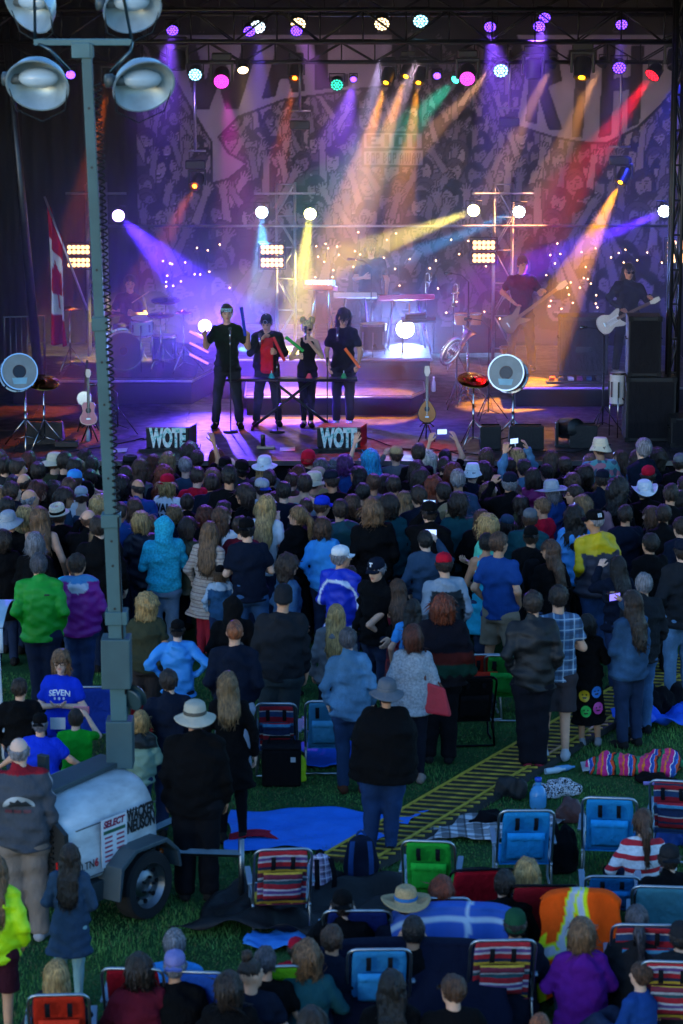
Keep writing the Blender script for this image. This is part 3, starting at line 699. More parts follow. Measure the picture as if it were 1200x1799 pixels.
def person(label, pos, h=1.74, yaw=0.0, sex='m', g=1.0, hair_=('short', '#2a1d15'), hat=None, top_=('tee', '#222222'), bot=('jeans', '#22304a'), arms='down', legs='std', head=(0, 0), skin=None, face=False, hands='relax', hi=False,
           shoes=('#202020',), seed=0, group='people in the audience', tint=None, topmat=None, botmat=None, z=0.0, cat='person', glasses=None):
    r_ = thing('person', label, cat, (pos[0], pos[1], z), yaw, group)
    k = h / 1.75; r_.scale = (k * (1 + .03 * ((seed % 5) - 2) / 2), k, k)
    if not face and legs not in ('sit', 'low'): r_.rotation_euler = (R(((seed * 7) % 9 - 4) * .45), R(((seed * 5) % 11 - 5) * .5), yaw)
    sk = skin or SKINS[(seed * 3 + len(label)) % 5]
    L, fl = legs_of(legs); off = (0, 0, -fl)
    hd = (round(head[0], 2), round(head[1], 2))
    link('body', body(sex, g, arms, legs, hd[0], hd[1], face, hands, hi, 0 if TOPS.get(top_[0], (0, 0))[1] == 0 else (2 if TOPS[top_[0]][1] == 2 else 1)), 'skin_attr' if face else 'skin', r_, sk, off)
    if face:
        o = r_.children[-1] if r_.children else None
    tk, tc = top_[0], top_[1]
    if tk:
        me = top(tk, sex, g, arms, seed % 3, hi, tint)
        mt = topmat or ('cloth_attr' if tint else {'shell': 'shell', 'jacket': 'cloth', 'puffer': 'shell', 'sweater': 'knit'}.get(tk, 'cloth'))
        mm = mt
        if me.materials and me.materials[0].name != mm: me = me.copy(); me.materials.clear()
        link({'tee': 'shirt', 'tank': 'tank_top', 'long': 'shirt', 'dress': 'dress', 'tunic': 'tunic', 'poncho': 'poncho', 'sweater': 'sweater', 'strapless': 'top', 'longdress': 'dress'}.get(tk, 'jacket'), me, mm, r_, tc if not tint else None, off)
    if bot:
        me = bottom(bot[0], sex, g, legs, seed % 2, hi); mt = botmat or ('denim' if bot[0] in ('jeans', 'capri') else 'cloth')
        if me.materials and me.materials[0].name != mt: me = me.copy(); me.materials.clear()
        link({'shorts': 'shorts', 'skirt': 'skirt', 'longskirt': 'skirt'}.get(bot[0], 'trousers'), me, mt, r_, bot[1], off)
    if shoes:
        for h_, kn, an in L:
            o = link('shoe', shoe(), 'cloth', r_, shoes[0], (an[0], an[1] + .0, an[2] - .088 - fl))
            if legs == 'low': o.rotation_euler = (R(45), 0, 0)
            o.rotation_euler[2] = -.18 * (1 if an[0] > 0 else -1)
    HX = Matrix.Translation(off) @ head_xf(*hd)
    if hair_ and hair_[0] and tk != 'hoodup':
        o = link('hair', hair(hair_[0], seed % 3, hi, bool(hat) and hat[0] != 'headband'), 'hair', r_, hair_[1]); o.matrix_local = HX
    if hat:
        hk, c0, c1 = hat[:3]
        for nm, me, slot in hat_parts(hk):
            mt = 'straw' if hk in ('straw', 'fedora') and slot == 0 else 'cloth'
            if me.materials and me.materials[0].name != mt: me = me.copy(); me.materials.clear()
            o = link(nm, me, mt, r_, (c0, c1)[slot]); o.matrix_local = HX
            if hk in ('sun', 'floppy', 'straw', 'tilley', 'cowboy'): o.scale = (1.06, 1.06, 1.04); o.location.z -= .065; o.location.y += .0
    if glasses:
        m = MB()
        for s_ in (-1, 1):
            if glasses == 'sun': m.prism([(.026 * math.cos(a), .020 * math.sin(a)) for a in [i * math.pi / 6 for i in range(12)]], .004, Matrix.Translation((s_ * .034, .118, 1.636)) @ Matrix.Rotation(R(90), 4, 'X'))
            else: m.tube([(s_ * .034 + .025 * math.cos(a), .119, 1.636 + .019 * math.sin(a)) for a in [i * math.pi / 6 for i in range(12)]], .003, 5, True)
            m.tube([(s_ * .058, .112, 1.643), (s_ * .078, .06, 1.643), (s_ * .08, -.01, 1.64)], .0028, 5)
        m.tube([(-.010, .120, 1.64), (.010, .120, 1.64)], .003, 5)
        o = m.obj('glasses', 'gloss', r_, '#16100f'); o.matrix_local = HX
    PEOPLE.append(r_); return r_
def at_top(u, v, h, up=0.0):
    """ground point of someone of stature h whose head top shows at pixel (u, v)"""
    p = on_z(u, v, h + up); return (p.x, p.y)
# ================================================================== ground
def grass_mat():
    m, n, b = newmat('lawn')
    v = coords(n)
    c = ramp(n, noise(n, .9, 6, v, .65), [(.3, '#26472a'), (.5, '#345c34'), (.72, '#47703c')])
    k = ramp(n, noise(n, 40, 4, v), [(.3, .6), (.7, 1.3)])
    n.links.new(mul(n, c, k), b.inputs['Base Color']); b.inputs['Roughness'].default_value = .95; b.inputs['Specular IOR Level'].default_value = .1
    bump(n, b, noise(n, 55, 4, v), .9, .05)
    m, n, b = newmat('grass_blade')
    c = N(n, 'ShaderNodeVertexColor', layer_name='tint').outputs[0]
    n.links.new(c, b.inputs['Base Color']); b.inputs['Roughness'].default_value = .7; b.inputs['Specular IOR Level'].default_value = .2
grass_mat()
m = MB(); m.add([(-400, -60, 0), (400, -60, 0), (400, 900, 0), (-400, 900, 0)], [(0, 1, 2, 3)])
tag(m.obj('ground', 'lawn'), 'mown lawn where the audience stands', None, kind='structure')
def grass():
    r = np.random.RandomState(3); n = 150000
    y = 20.5 + 13.0 * r.rand(n) ** 1.0; x = (r.rand(n) - .5) * 2 * (y * .125 + .3)
    ph = r.rand(n) * 6.28; h = (.018 + .03 * r.rand(n)) * (1 + .35 * np.sin(x * 2.1 + np.sin(y * 1.7) * 2)); w_ = .0035 + .003 * r.rand(n); ln = r.rand(n) * .035; la = r.rand(n) * 6.28
    B = np.stack([x, y, np.zeros(n)], 1); dx = np.stack([np.cos(ph), np.sin(ph), np.zeros(n)], 1) * w_[:, None]
    T_ = B + np.stack([np.cos(la) * ln, np.sin(la) * ln, h], 1)
    V = np.stack([B - dx, B + dx, T_], 1).reshape(-1, 3); F_ = np.arange(3 * n).reshape(-1, 3)
    pt = np.clip(.5 + .5 * np.sin(x * 1.9 + 2 * np.sin(y * 1.1)) * np.sin(y * 2.3 + 1.5 * np.sin(x * .8)) + .35 * np.sin(x * 5.3 + y * 3.1), 0, 1); h *= .55 + .6 * pt; T_[:, 2] = h
    V = np.stack([B - dx, B + dx, T_], 1).reshape(-1, 3)
    t = (r.rand(n) * .7 + .3 * (np.sin(x * 1.3 + 2) * np.sin(y * .9) * .5 + .5))[:, None]
    C = np.array(lin('#2c5a2c')) * (1 - t) + np.array(lin('#6aa052')) * t; C = C * (.65 + .5 * pt[:, None]); dry = (r.rand(n) < .04 + .14 * (1 - pt))[:, None]; C = np.where(dry, np.array(lin('#746c48')), C)
    me = npmesh('grass', V, F_, False, np.repeat(C, 3, 0))
    tag(link('grass', me, 'grass_blade'), 'short green grass blades of the lawn', 'grass', kind='stuff')
grass()

# ================================================================== stage
DZ = 1.03
def deckmats():
    m, n, b = newmat('deck')
    v = coords(n)
    c = ramp(n, noise(n, 2.2, 6, v), [(.3, '#1c1a1e'), (.6, '#35323a'), (.8, '#4a454c')])
    n.links.new(c, b.inputs['Base Color']); n.links.new(ramp(n, noise(n, 5, 4, v), [(.3, .3), (.7, .6)]), b.inputs['Roughness'])
    bump(n, b, noise(n, 30, 3, v), .25, .005)
    vmat('drape', rough=.95, bs=.3, bscale=30, spec=.15)
deckmats()
st = thing('stage', 'low dark outdoor stage platform behind the standing crowd', 'stage', (0, 41.3, 0))
pm = MB().box((0, 0, 0), (2.36, 2.36, .05)).mesh('deck_panel')
for i in range(8):
    for j in range(5):
        o = link('deck_panel', pm, 'deck', st, None, ((i - 3.5) * 2.366, 1.18 + j * 2.366, DZ - .025 + .001 * ((i * 3 + j) % 3)))
MB().box((0, 6, .48), (18.6, 11.6, .96)).obj('substructure', 'paint', st, '#101014')
sk = MB(); sk.sheet(lambda a, b: (-9.4 + 18.8 * a, .03 + .02 * math.sin(a * 210), .98 * b), 320, 1, .006); sk.obj('skirt', 'drape', st, '#0c0c10')
MB().box((0, -.02, DZ - .03), (18.9, .05, .07)).obj('front_edge', 'steel', st, '#8a8a8e')
tag(MB().box((0, 45.0, 8.0), (19, 17.6, .12)).obj('sky_blocking_roof', 'paint', None, '#0b0b0e'), 'unseen black roof lengthened forward to block sky light from the stage', 'roof')  # out of view; run forward over the crowd to cut sky light on stage
for sx_, lb in ((-7.4, 'flag'), (7.4, 'speaker')):  # curtains added outside the view to keep sky light off the stage
    tag(MB().sheet(lambda a, b: (.05 * math.sin(a * 60), 40.6 + 13 * a, DZ + 6.9 * b), 90, 2, .02).obj('sky_blocking_curtain', 'drape', None, '#0a0a0d', True, loc=(sx_, 0, 0)), 'added unseen black curtain blocking sky light on the %s side of the stage' % lb, 'curtain')
def drape_obj(name, label, x0, x1, y, z0, z1, folds_, amp, col, rz=0, cat='curtain'):
    t_ = thing(name, label, cat, ((x0 + x1) / 2, y, z0), rz); L = x1 - x0
    MB().sheet(lambda a, b: ((a - .5) * L, amp * math.sin(a * folds_ * 6.283 + .8 * math.sin(a * 9)) * (1.1 - .4 * b), (z1 - z0) * b), int(folds_ * 10), 3, .01).obj('cloth', 'drape', t_, col, True)
    return t_
drape_obj('stage_curtain', 'dark masking curtain behind the drum kit and the flag', -7.9, -3.25, 51.3, DZ, 7.9, 14, .05, '#120e1a')
drape_obj('stage_curtain', 'black side curtain beside the tall leaning steel pole', -6.3, -5.12, 47.6, DZ, 7.9, 4, .05, '#0a0a0d', R(4))
drape_obj('stage_curtain', 'black side curtain beyond the guitarist and speaker stack', 5.75, 8.6, 50.2, DZ, 7.9, 8, .06, '#0d0b14', R(-6))

# ---- painted backdrop: a printed crowd drawn as flat print (colour attribute on the cloth)
def backdrop():
    Y = 50.9; p0 = on_y(246, 690, Y); p1 = on_y(1215, -40, Y); x0, x1 = p0.x, p1.x; z0, z1 = DZ + .05, 7.75
    st_ = .0205; nx, nz = int((x1 - x0) / st_), int((z1 - z0) / st_)
    X, Z = np.meshgrid(np.linspace(x0, x1, nx), np.linspace(z0, z1, nz), indexing='ij')
    C = np.zeros((nx, nz, 3), f4); C[:] = lin('#2a2430')
    r = np.random.RandomState(5); INK = np.array(lin('#141018'), f4)
    def lay(d, col, ink=.016, hx=None):
        """fill d<0 with a flat colour and a dark outline"""
        C[d < 0] = col; C[(d >= -.006) & (d < ink)] = INK
    def W(u, v): q = on_y(u, v, Y); return q.x, q.z
    def loc(x, z, R_): 
        i0, i1 = np.searchsorted(X[:, 0], (x - R_, x + R_)); j0, j1 = np.searchsorted(Z[0], (z - R_, z + R_)); return slice(i0, i1), slice(j0, j1)
    def cap(x, z, ax, az, bx, bz, r1, r2):
        t = np.clip(((x - ax) * (bx - ax) + (z - az) * (bz - az)) / ((bx - ax) ** 2 + (bz - az) ** 2 + 1e-9), 0, 1)
        return np.hypot(x - ax - t * (bx - ax), z - az - t * (bz - az)) - (r1 + (r2 - r1) * t)
    sk = [np.array(lin(c), f4) for c in ('#9a8a94', '#8d7f8c', '#a8979c', '#84788a')]
    def face(x, z, s, hk, tl):
        sl = loc(x, z, s * 2.6)
        if X[sl].size == 0: return
        c, q = math.cos(tl), math.sin(tl); a = ((X[sl] - x) * c + (Z[sl] - z) * q) / s; b = (-(X[sl] - x) * q + (Z[sl] - z) * c) / s
        V_ = C[sl]; col = sk[r.randint(4)]; hc = np.array(lin(('#241c26', '#3b3036', '#1c1720', '#54474e')[r.randint(4)]), f4); iw = .016 / s
        def L_(d, col, ink=iw): V_[d < 0] = col; V_[(d >= -.004) & (d < ink)] = INK
        body_ = np.maximum(np.hypot(a / 1.5, (b + 2.2) / 1.2) - 1, -2.6 - b); L_(body_, np.array(lin(('#3d3440', '#56485a', '#2c2734', '#6b5f6e')[r.randint(4)]), f4))
        L_(np.maximum(np.abs(a) - .33, np.abs(b + 1.0) - .4), col)
        hr = np.hypot(a / (.98 + .1 * hk), (b - .22) / 1.16) - 1
        if hk > 0: hr = np.minimum(hr, np.maximum(np.abs(a) - .98, np.abs(b + .35 * hk) - .5 * hk - .2))
        L_(hr, hc)
        f_ = np.hypot(a / .74, (b + .05) / .98) - 1; L_(f_, col)
        fr = np.maximum(f_, .52 + .18 * np.sin(a * 4 + hk * 3) - b); V_[fr < 0] = hc
        for e in (-.3, .3):
            V_[np.hypot((a - e) / .15, (b - .12) / .055) < 1] = INK; V_[np.maximum(np.abs(a - e) - .19, np.abs(b - .34 + .25 * abs(e) * (a - e) * (1 if e > 0 else -1)) - .035) < 0] = INK
        V_[np.maximum(np.abs(a - .05 - .1 * (b + .2)) - .03, np.abs(b + .16) - .16) < 0] = INK
        if r.rand() < .6:
            mo = np.hypot(a / .32, (b + .56) / .2) - 1; V_[mo < 0] = INK; V_[np.maximum(mo + .15, -.5 - b) < 0] = np.array(lin('#cfc6cc'), f4)
        else: V_[np.abs(np.hypot(a / .3, (b + .35) / .25) - 1) + np.maximum(b + .45, 0) * 9 < .14] = INK
        C[sl] = V_
    def arm(x, z, L, an, s, fl):
        ex, ez = x - math.sin(an) * L, z + math.cos(an) * L; sl = loc((x + ex) / 2, (z + ez) / 2, L * .6 + .5); x_, z_ = X[sl], Z[sl]
        if x_.size == 0: return
        V_ = C[sl]; col = sk[r.randint(4)]
        d = cap(x_, z_, x, z, ex, ez, s * 1.5, s)
        hx, hz = ex - math.sin(an) * s * 1.6, ez + math.cos(an) * s * 1.6
        d = np.minimum(d, np.hypot(x_ - hx, z_ - hz) - s * 1.35)
        for k in range(5):
            fa = an + (k - 2) * .34; fl_ = s * (2.3 if k not in (0, 4) else 1.7) * (1 if (k in (1, 2) or fl) else .4)
            bx, bz = hx - math.sin(fa) * s * 1.1, hz + math.cos(fa) * s * 1.1
            d = np.minimum(d, cap(x_, z_, bx, bz, bx - math.sin(fa) * fl_, bz + math.cos(fa) * fl_, s * .36, s * .3))
        V_[d < 0] = col; V_[(d >= -.004) & (d < .016)] = INK; C[sl] = V_
    # rows of cartoon faces and raised arms, larger towards the bottom
    z = 6.1
    while z > z0 + .5:
        s = .10 + (6.1 - z) / 4.6 * .14; x = x0 + .1 + r.rand() * .3
        while x < x1:
            if r.rand() < .75: arm(x + s * r.uniform(-1, 1), z + s * .2, s * r.uniform(1.6, 4.2), r.uniform(-.6, .6), s * .30, r.rand() < .7)
            if r.rand() < .9: face(x, z + r.uniform(-.1, .1), s * r.uniform(.85, 1.2), [0, 0, 1, 1.6][r.randint(4)], r.uniform(-.25, .25))
            x += s * r.uniform(2.2, 3.4)
        z -= s * 1.55
    # lower third: figures with guitars and jeans reads as dark bands
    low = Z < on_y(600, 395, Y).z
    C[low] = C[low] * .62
    # swooping band of the logo with big letters
    BAND = np.array(lin('#a89fb0'), f4); DK = np.array(lin('#3a3038'), f4)
    def poly(pts, col, ink=.02):
        P = [W(*p) for p in pts]; sl = loc(sum(p[0] for p in P) / len(P), sum(p[1] for p in P) / len(P), 3.5); x_, z_ = X[sl], Z[sl]; ins = np.zeros(x_.shape, bool); dm = np.full(x_.shape, 9, f4)
        for i in range(len(P)):
            (ax, az), (bx, bz) = P[i], P[(i + 1) % len(P)]
            cr = ((az > z_) != (bz > z_)) & (x_ < (bx - ax) * (z_ - az) / (bz - az + 1e-12) + ax); ins ^= cr
            dm = np.minimum(dm, cap(x_, z_, ax, az, bx, bz, 0, 0))
        V_ = C[sl]; V_[ins] = col; V_[dm < ink] = INK; C[sl] = V_
    poly([(262, 60), (330, 180), (372, 250), (372, 322), (402, 314), (434, 288), (400, 268), (384, 240), (420, 205), (500, 175), (620, 158), (690, 150), (690, 60)], BAND)
    for pts in ([(315, 70), (340, 70), (362, 150), (375, 95), (392, 95), (405, 152), (432, 70), (455, 70), (418, 190), (398, 190), (384, 142), (366, 190), (348, 190)], [(462, 172), (492, 70), (515, 70), (535, 158), (515, 160), (508, 135), (490, 138), (482, 168)],
                [(555, 70), (575, 70), (575, 138), (610, 132), (610, 150), (555, 156)]): poly(pts, DK)
    poly([(905, 60), (925, 110), (905, 220), (970, 240), (1020, 250), (1065, 252), (1120, 225), (1160, 185), (1188, 150), (1188, 60)], BAND)
    for pts in ([(935, 80), (975, 80), (985, 140), (960, 150), (985, 225), (965, 225), (945, 160), (942, 215), (925, 212)], [(1000, 90), (1048, 90), (1046, 112), (1030, 112), (1022, 240), (1006, 238), (1014, 112), (998, 112)],
                [(1062, 80), (1080, 80), (1077, 140), (1109, 137), (1112, 82), (1130, 82), (1122, 216), (1103, 224), (1107, 156), (1076, 159), (1072, 236), (1054, 240)]): poly(pts, DK)
    # sign held up in the print
    poly([(637, 232), (742, 232), (742, 262), (637, 262)], BAND); poly([(637, 264), (745, 262), (745, 292), (637, 292)], BAND)
    a0, a1 = W(637, 232)[0], W(745, 232)[0]
    FONT = {'E': ('111', '100', '110', '100', '111'), 'I': ('1',) * 5, 'O': ('111', '101', '101', '101', '111'), 'B': ('110', '101', '110', '101', '110'), 'P': ('111', '101', '111', '100', '100'), 'A': ('010', '101', '111', '101', '101'), 'W': ('10101', '10101', '10101', '10101', '01010'), 'Y': ('101', '101', '010', '010', '010'), ' ': ('0',) * 5}
    for txt, v0, v1 in (('EIOI', 236, 258), ('BOP BOP AWAY', 268, 288)):
        zt, zb = W(640, v0)[1], W(640, v1)[1]; tot = sum(len(FONT[c][0]) + 1 for c in txt); cw = (a1 - a0 - .12) / tot; xx = a0 + .07
        for c in txt:
            g_ = FONT[c]
            for i, row in enumerate(g_):
                for j, b_ in enumerate(row):
                    if b_ == '1':
                        q = (X >= xx + j * cw) & (X < xx + (j + 1) * cw) & (Z <= zt - (zt - zb) * i / 5) & (Z > zt - (zt - zb) * (i + 1) / 5); C[q] = DK
            xx += (len(g_[0]) + 1) * cw
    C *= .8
    Yd = .035 * np.sin(X * 3.1) + .02 * np.sin(X * 7.3 + 1 + .3 * Z)
    V = np.stack([X - (x0 + x1) / 2, Yd, Z - z0], -1).reshape(-1, 3)
    i, j = np.meshgrid(np.arange(nx - 1), np.arange(nz - 1), indexing='ij'); a = (i * nz + j).ravel(); F_ = np.stack([a, a + nz, a + nz + 1, a + 1], 1)
    vmat('print_cloth', 'attr', rough=.9, var=(.85, 1.1), vscale=1.2, bscale=50, bs=.2, spec=.15)
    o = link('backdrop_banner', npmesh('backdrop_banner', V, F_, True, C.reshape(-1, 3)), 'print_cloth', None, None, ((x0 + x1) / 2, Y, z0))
    so_ = o.modifiers.new('thickness', 'SOLIDIFY'); so_.thickness = .006; so_.offset = 1
    tag(o, 'huge printed backdrop of a drawn cheering crowd with band lettering', 'backdrop')
backdrop()

# ---- risers
def riser(label, poly, z0, z1, trim=True):
    """poly: plan outline (world x, y), counter-clockwise from front-left"""
    cx = sum(p[0] for p in poly) / len(poly); cy_ = sum(p[1] for p in poly) / len(poly)
    t_ = thing('stage_riser', label, 'riser', (cx, cy_, z0), 0)
    P = [(x - cx, y - cy_) for x, y in poly]; h = z1 - z0
    MB().prism([(x * .992, y * .992) for x, y in P], h - .05, Matrix.Translation((0, 0, (h - .05) / 2))).obj('skirt', 'drape', t_, '#17131c')
    MB().prism(P, .05, Matrix.Translation((0, 0, h - .025))).obj('top', 'deck', t_)
    mb = MB()
    for i in range(len(P)):
        a, b = P[i], P[(i + 1) % len(P)]
        if min(a[1], b[1]) < 0.2: mb.tube([(a[0] * 1.003, a[1] * 1.003, h - .028), (b[0] * 1.003, b[1] * 1.003, h - .028)], .022, 6)
    mb.obj('edge_trim', 'steel', t_, '#b8b4bc'); return t_
def xz(u, v, Y): q = on_y(u, v, Y); return q.x
ZA, ZB, ZC, ZD = DZ + .40, DZ + .31, DZ + .66, DZ + .32
riser('drum riser with a dark rug under the drum kit', [(xz(20, 667, 45.95), 45.95), (xz(337, 667, 45.95), 45.95), (xz(374, 648, 47.2), 47.0), (xz(374, 648, 47.2), 49.8), (xz(20, 667, 49.8), 49.8)], DZ, ZA)
riser('low front riser step behind the four singers', [(xz(432, 695, 45.0), 45.0), (xz(722, 695, 45.0), 45.0), (xz(745, 686, 45.6), 45.55), (xz(745, 686, 45.6), 46.4), (xz(432, 695, 45.6), 46.4)], DZ, ZB)
riser('upper riser carrying the keyboards', [(xz(380, 645, 46.45), 46.45), (xz(757, 645, 46.45), 46.45), (xz(757, 645, 46.45), 50.2), (xz(380, 645, 46.45), 50.2)], DZ, ZC)
riser('riser under the bass player and amplifiers', [(xz(905, 680, 45.75), 45.75), (xz(1235, 680, 45.75), 45.75), (xz(1235, 680, 45.75), 50.0), (xz(905, 680, 45.75), 50.0)], DZ, ZD)
# drum carpet
cp = MB(); cp.sheet(lambda a, b: (xz(110, 660, 46.2) + a * 2.1, 46.1 + b * 2.2, ZA + .006 + .004 * math.sin(a * 20 + b * 9)), 20, 14, .008)
stripes('rug', 0, [(0, '#2b1a26'), (.3, '#4a2c3c'), (.5, '#1c1a2c'), (.8, '#3a2430')], .5, .4)
tag(cp.obj('rug', 'rug'), 'patterned dark rug spread under the drum kit', 'rug')

# ---- trusses
def truss(name, label, a, b, w_, h, r=.024, step=.5, col='#1b1b20', mat='steel', faces=('f', 't')):
    """box truss from a to b (4 chords), w_ deep (y), h high (z or x if vertical)"""
    a, b = Vector(a), Vector(b); L = (b - a).length; t_ = thing(name, label, 'truss', a); d = (b - a) / L
    vert = abs(d.z) > .9
    u1 = Vector((1, 0, 0)) if vert else Vector((0, 0, 1)); u2 = Vector((0, 1, 0))
    cm = MB().tube([(0, 0, 0), d * L], r, 8).mesh('chord', True)
    for i in (-1, 1):
        for j in (-1, 1): link('chord', cm, mat, t_, col, u1 * i * h / 2 + u2 * j * w_ / 2)
    n = max(2, int(L / step)); s = L / n
    bm1 = MB().tube([u1 * (-h / 2), u1 * (h / 2) + d * s], r * .55, 6).mesh('brace', True); bm2 = MB().tube([u1 * (h / 2), u1 * (-h / 2) + d * s], r * .55, 6).mesh('brace', True)
    cm1 = MB().tube([u2 * (-w_ / 2), u2 * (w_ / 2) + d * s], r * .55, 6).mesh('brace', True)
    for i in range(n):
        for j in (-1, 1): link('brace', (bm1, bm2)[i % 2], mat, t_, col, d * s * i + u2 * j * w_ / 2)
        link('brace', cm1, mat, t_, col, d * s * i + u1 * h / 2)
    rm = MB().tube([u1 * (-h / 2), u1 * (h / 2)], r * .55, 6).mesh('rung', True)
    for i in range(n + 1): link('rung', rm, mat, t_, col, d * s * i - u2 * w_ / 2)
    return t_
TY = 43.7
q0, q1 = on_y(-40, 45, TY), on_y(1240, 40, TY)
truss('lighting_truss', 'black front lighting truss spanning the stage top', (q0.x, TY, q0.z), (q1.x, TY, q0.z), .42, .46, step=.62, col='#0b0b0e', mat='paint')
q0, q1 = on_y(-40, 92, 46.6), on_y(1240, 92, 46.6)
truss('lighting_truss', 'second black truss with the moving heads hung beneath', (q0.x, 46.6, q0.z), (q1.x, 46.6, q0.z), .32, .30, step=.5, col='#0b0b0e', mat='paint')
q0, q1 = on_y(-40, 8, 45.0), on_y(1240, 8, 45.0)
truss('lighting_truss', 'dark truss between the other two stage trusses', (q0.x, 45.0, q0.z), (q1.x, 45.0, q0.z), .3, .30, step=.5, col='#0b0b0e', mat='paint')
for u, lab in ((170, 'silver truss tower behind the drummer'), (502, 'silver truss tower between the cyan and yellow lamps'), (884, 'silver truss tower near the bass player')):
    a = on_y(u, 400, 48.4); zt = on_y(u, 322, 48.4).z
    z0_ = {170: ZA, 502: ZC, 884: DZ}[u]
    truss('truss_tower', lab, (a.x, 48.4, z0_), (a.x, 48.4, zt), .3, .3, .022, .5, '#a9a9b4')
    MB().cyl((xz(u - 55, 340, 48.2) - 0, 0, 0), (xz(u + 52, 340, 48.2), 0, 0), .02, 8).obj('cross_pipe', 'steel', None, '#a9a9b4')
    o = bpy.context.scene.objects[-1] if False else COL.objects[-1]; o.location = (0, 48.2, on_y(u, 340, 48.2).z); tag(o, 'short steel pipe clamped across the %s' % lab, 'pipe')
zp = on_y(600, 397, 48.15).z
tag(MB().cyl((xz(150, 397, 48.15), 0, 0), (xz(1215, 397, 48.15), 0, 0), .022, 8).obj('crossbar', 'steel', None, '#b4b0c0', True, loc=(0, 48.15, zp)), 'long steel pipe running across in front of the printed backdrop', 'pipe')
# black truss column at the right edge of the stage
a = on_z(1196, 800, DZ); truss('truss_tower', 'black truss column at the end of the stage front', (a.x, 43.0, DZ), (a.x, 43.0, 7.6), .3, .13, .03, .5, '#060608', 'paint')
# leaning steel mast by the flag
p0, p1 = on_y(68, 662, 45.4), on_y(2, -30, 45.4)
tag(MB().tube([(0, 0, 0), (p1 - p0)], [.075, .06], 14).obj('steel_mast', 'steel', None, '#55585f', True, loc=p0), 'tall leaning grey steel mast beside the hanging flag', 'mast')
# railing
rl = thing('guard_railing', 'grey metal guard railing at the stage side below the flag', 'railing', on_y(10, 660, 45.6))
b0 = on_y(10, 660, 45.6); b1 = on_y(78, 660, 45.6); zt = on_y(10, 557, 45.6).z - b0.z; dx = b1.x - b0.x
MB().tube([(0, 0, 0), (0, 0, zt), (dx, .1, zt), (dx, .1, 0)], .022, 8).obj('frame', 'steel', rl, '#6d7078', True)
bm_ = MB().tube([(0, 0, 0), (0, 0, zt - .02)], .012, 6).mesh('baluster', True)
for i in range(1, 7): link('baluster', bm_, 'steel', rl, '#6d7078', (dx * i / 7, .1 * i / 7, 0))
# ================================================================== stage lamps, and wash spots added for the backdrop
HX_ = {'white': '#fff4e8', 'warm': '#ffd9a0', 'amber': '#ff9c08', 'orange': '#ff6a10', 'violet': '#5a30ff', 'blue': '#2a38ff', 'cyan': '#8fe4ff', 'magenta': '#ff30e0', 'red': '#ff1424', 'yellow': '#fff2a0', 'teal': '#30e0b0', 'ice': '#d8f0ff', 'lilac': '#b090ff'}
SPOT_K = 4.2
def aimM(p, tgt):
    x, y, z = frame(Vector(tgt) - Vector(p), (0, 0, 1)); return Matrix.Translation(p) @ Matrix((x, y, z)).transposed().to_4x4()
def spot(parent, p, tgt, col, power, ang, blend=.35, rad=.05):
    l = bpy.data.lights.new('lamp_and_wash_beam', 'SPOT'); l.color = lin(HX_.get(col, col)); l.energy = power * SPOT_K; l.spot_size = R(ang); l.spot_blend = blend; l.shadow_soft_size = rad
    o = bpy.data.objects.new('lamp_and_wash_beam', l); COL.objects.link(o)
    d = (Vector(tgt) - Vector(p)).normalized(); o.rotation_euler = d.to_track_quat('-Z', 'Y').to_euler()
    o.location = Vector(p) + d * .05 - (parent.location if parent else Vector()); o.parent = parent; return o
def leds(n_rings, r, dot):
    m = MB(); pr = [(0, 0)]
    for k in range(1, n_rings + 1): pr += [(r * k / n_rings * .8 * math.cos(2 * math.pi * i / (6 * k)), r * k / n_rings * .8 * math.sin(2 * math.pi * i / (6 * k))) for i in range(6 * k)]
    for x, y in pr: m.ell((x, y, .004), (dot, dot, .006), 8, 4)
    return m
LED_M = {}
def par(label, u, v, Y, tgt, col, es=6.0, r=.11, style='led', beam=None, ang=14, hang=True, body_c='#0c0c0f', tube_len=None, group='stage lamps'):
    """LED or bulb par can: housing, lens, yoke; lens faces tgt"""
    p = on_y(u, v, Y); t_ = thing('stage_lamp', label, 'stage light', p, 0, group)
    M = aimM((0, 0, 0), Vector(tgt) - p); L = tube_len or r * 1.7
    MB().lathe([(r * .55, -L), (r * .9, -L * .8), (r, -L * .2), (r * 1.06, 0), (r * 1.06, .012), (r * .95, .012), (r * .93, -.01)], 20, M).obj('housing', 'paint', t_, body_c, auto=40)
    if style == 'led':
        MB().lathe([(.001, -.008), (r * .95, -.008), (r * .95, -.004), (.001, -.004)], 20, M).obj('lens', 'gloss', t_, '#08080a')
        k = (round(r, 3), 'l'); 
        if k not in LED_M: LED_M[k] = leds(2 if r < .13 else 3, r, r * (.17 if r < .13 else .12)).mesh('led_cluster', True)
        me = LED_M[k].copy(); o = link('led_cluster', me, emit('glow_%s_%g' % (col, es), HX_[col], es), t_); o.matrix_local = M
    else:
        o = MB().lathe([(.001, .02), (r * .5, .016), (r * .92, 0), (r * .92, -.006), (.001, -.006)], 22, M).obj('lens', emit('glow_%s_%g' % (col, es), HX_[col], es), t_, smooth=True)
    up = Vector((0, 0, 1)) if hang else Vector((0, 0, -1))
    MB().tube([M @ Vector((r * 1.15, 0, -L * .5)), M @ Vector((r * 1.2, 0, -L * .5)) + up * r * 1.3, M @ Vector((-r * 1.2, 0, -L * .5)) + up * r * 1.3, M @ Vector((-r * 1.15, 0, -L * .5))], .012, 6).obj('yoke', 'paint', t_, '#101014')
    if beam: spot(t_, p, tgt, col if isinstance(beam, (int, float)) else beam[0], beam if isinstance(beam, (int, float)) else beam[1], ang)
    return t_
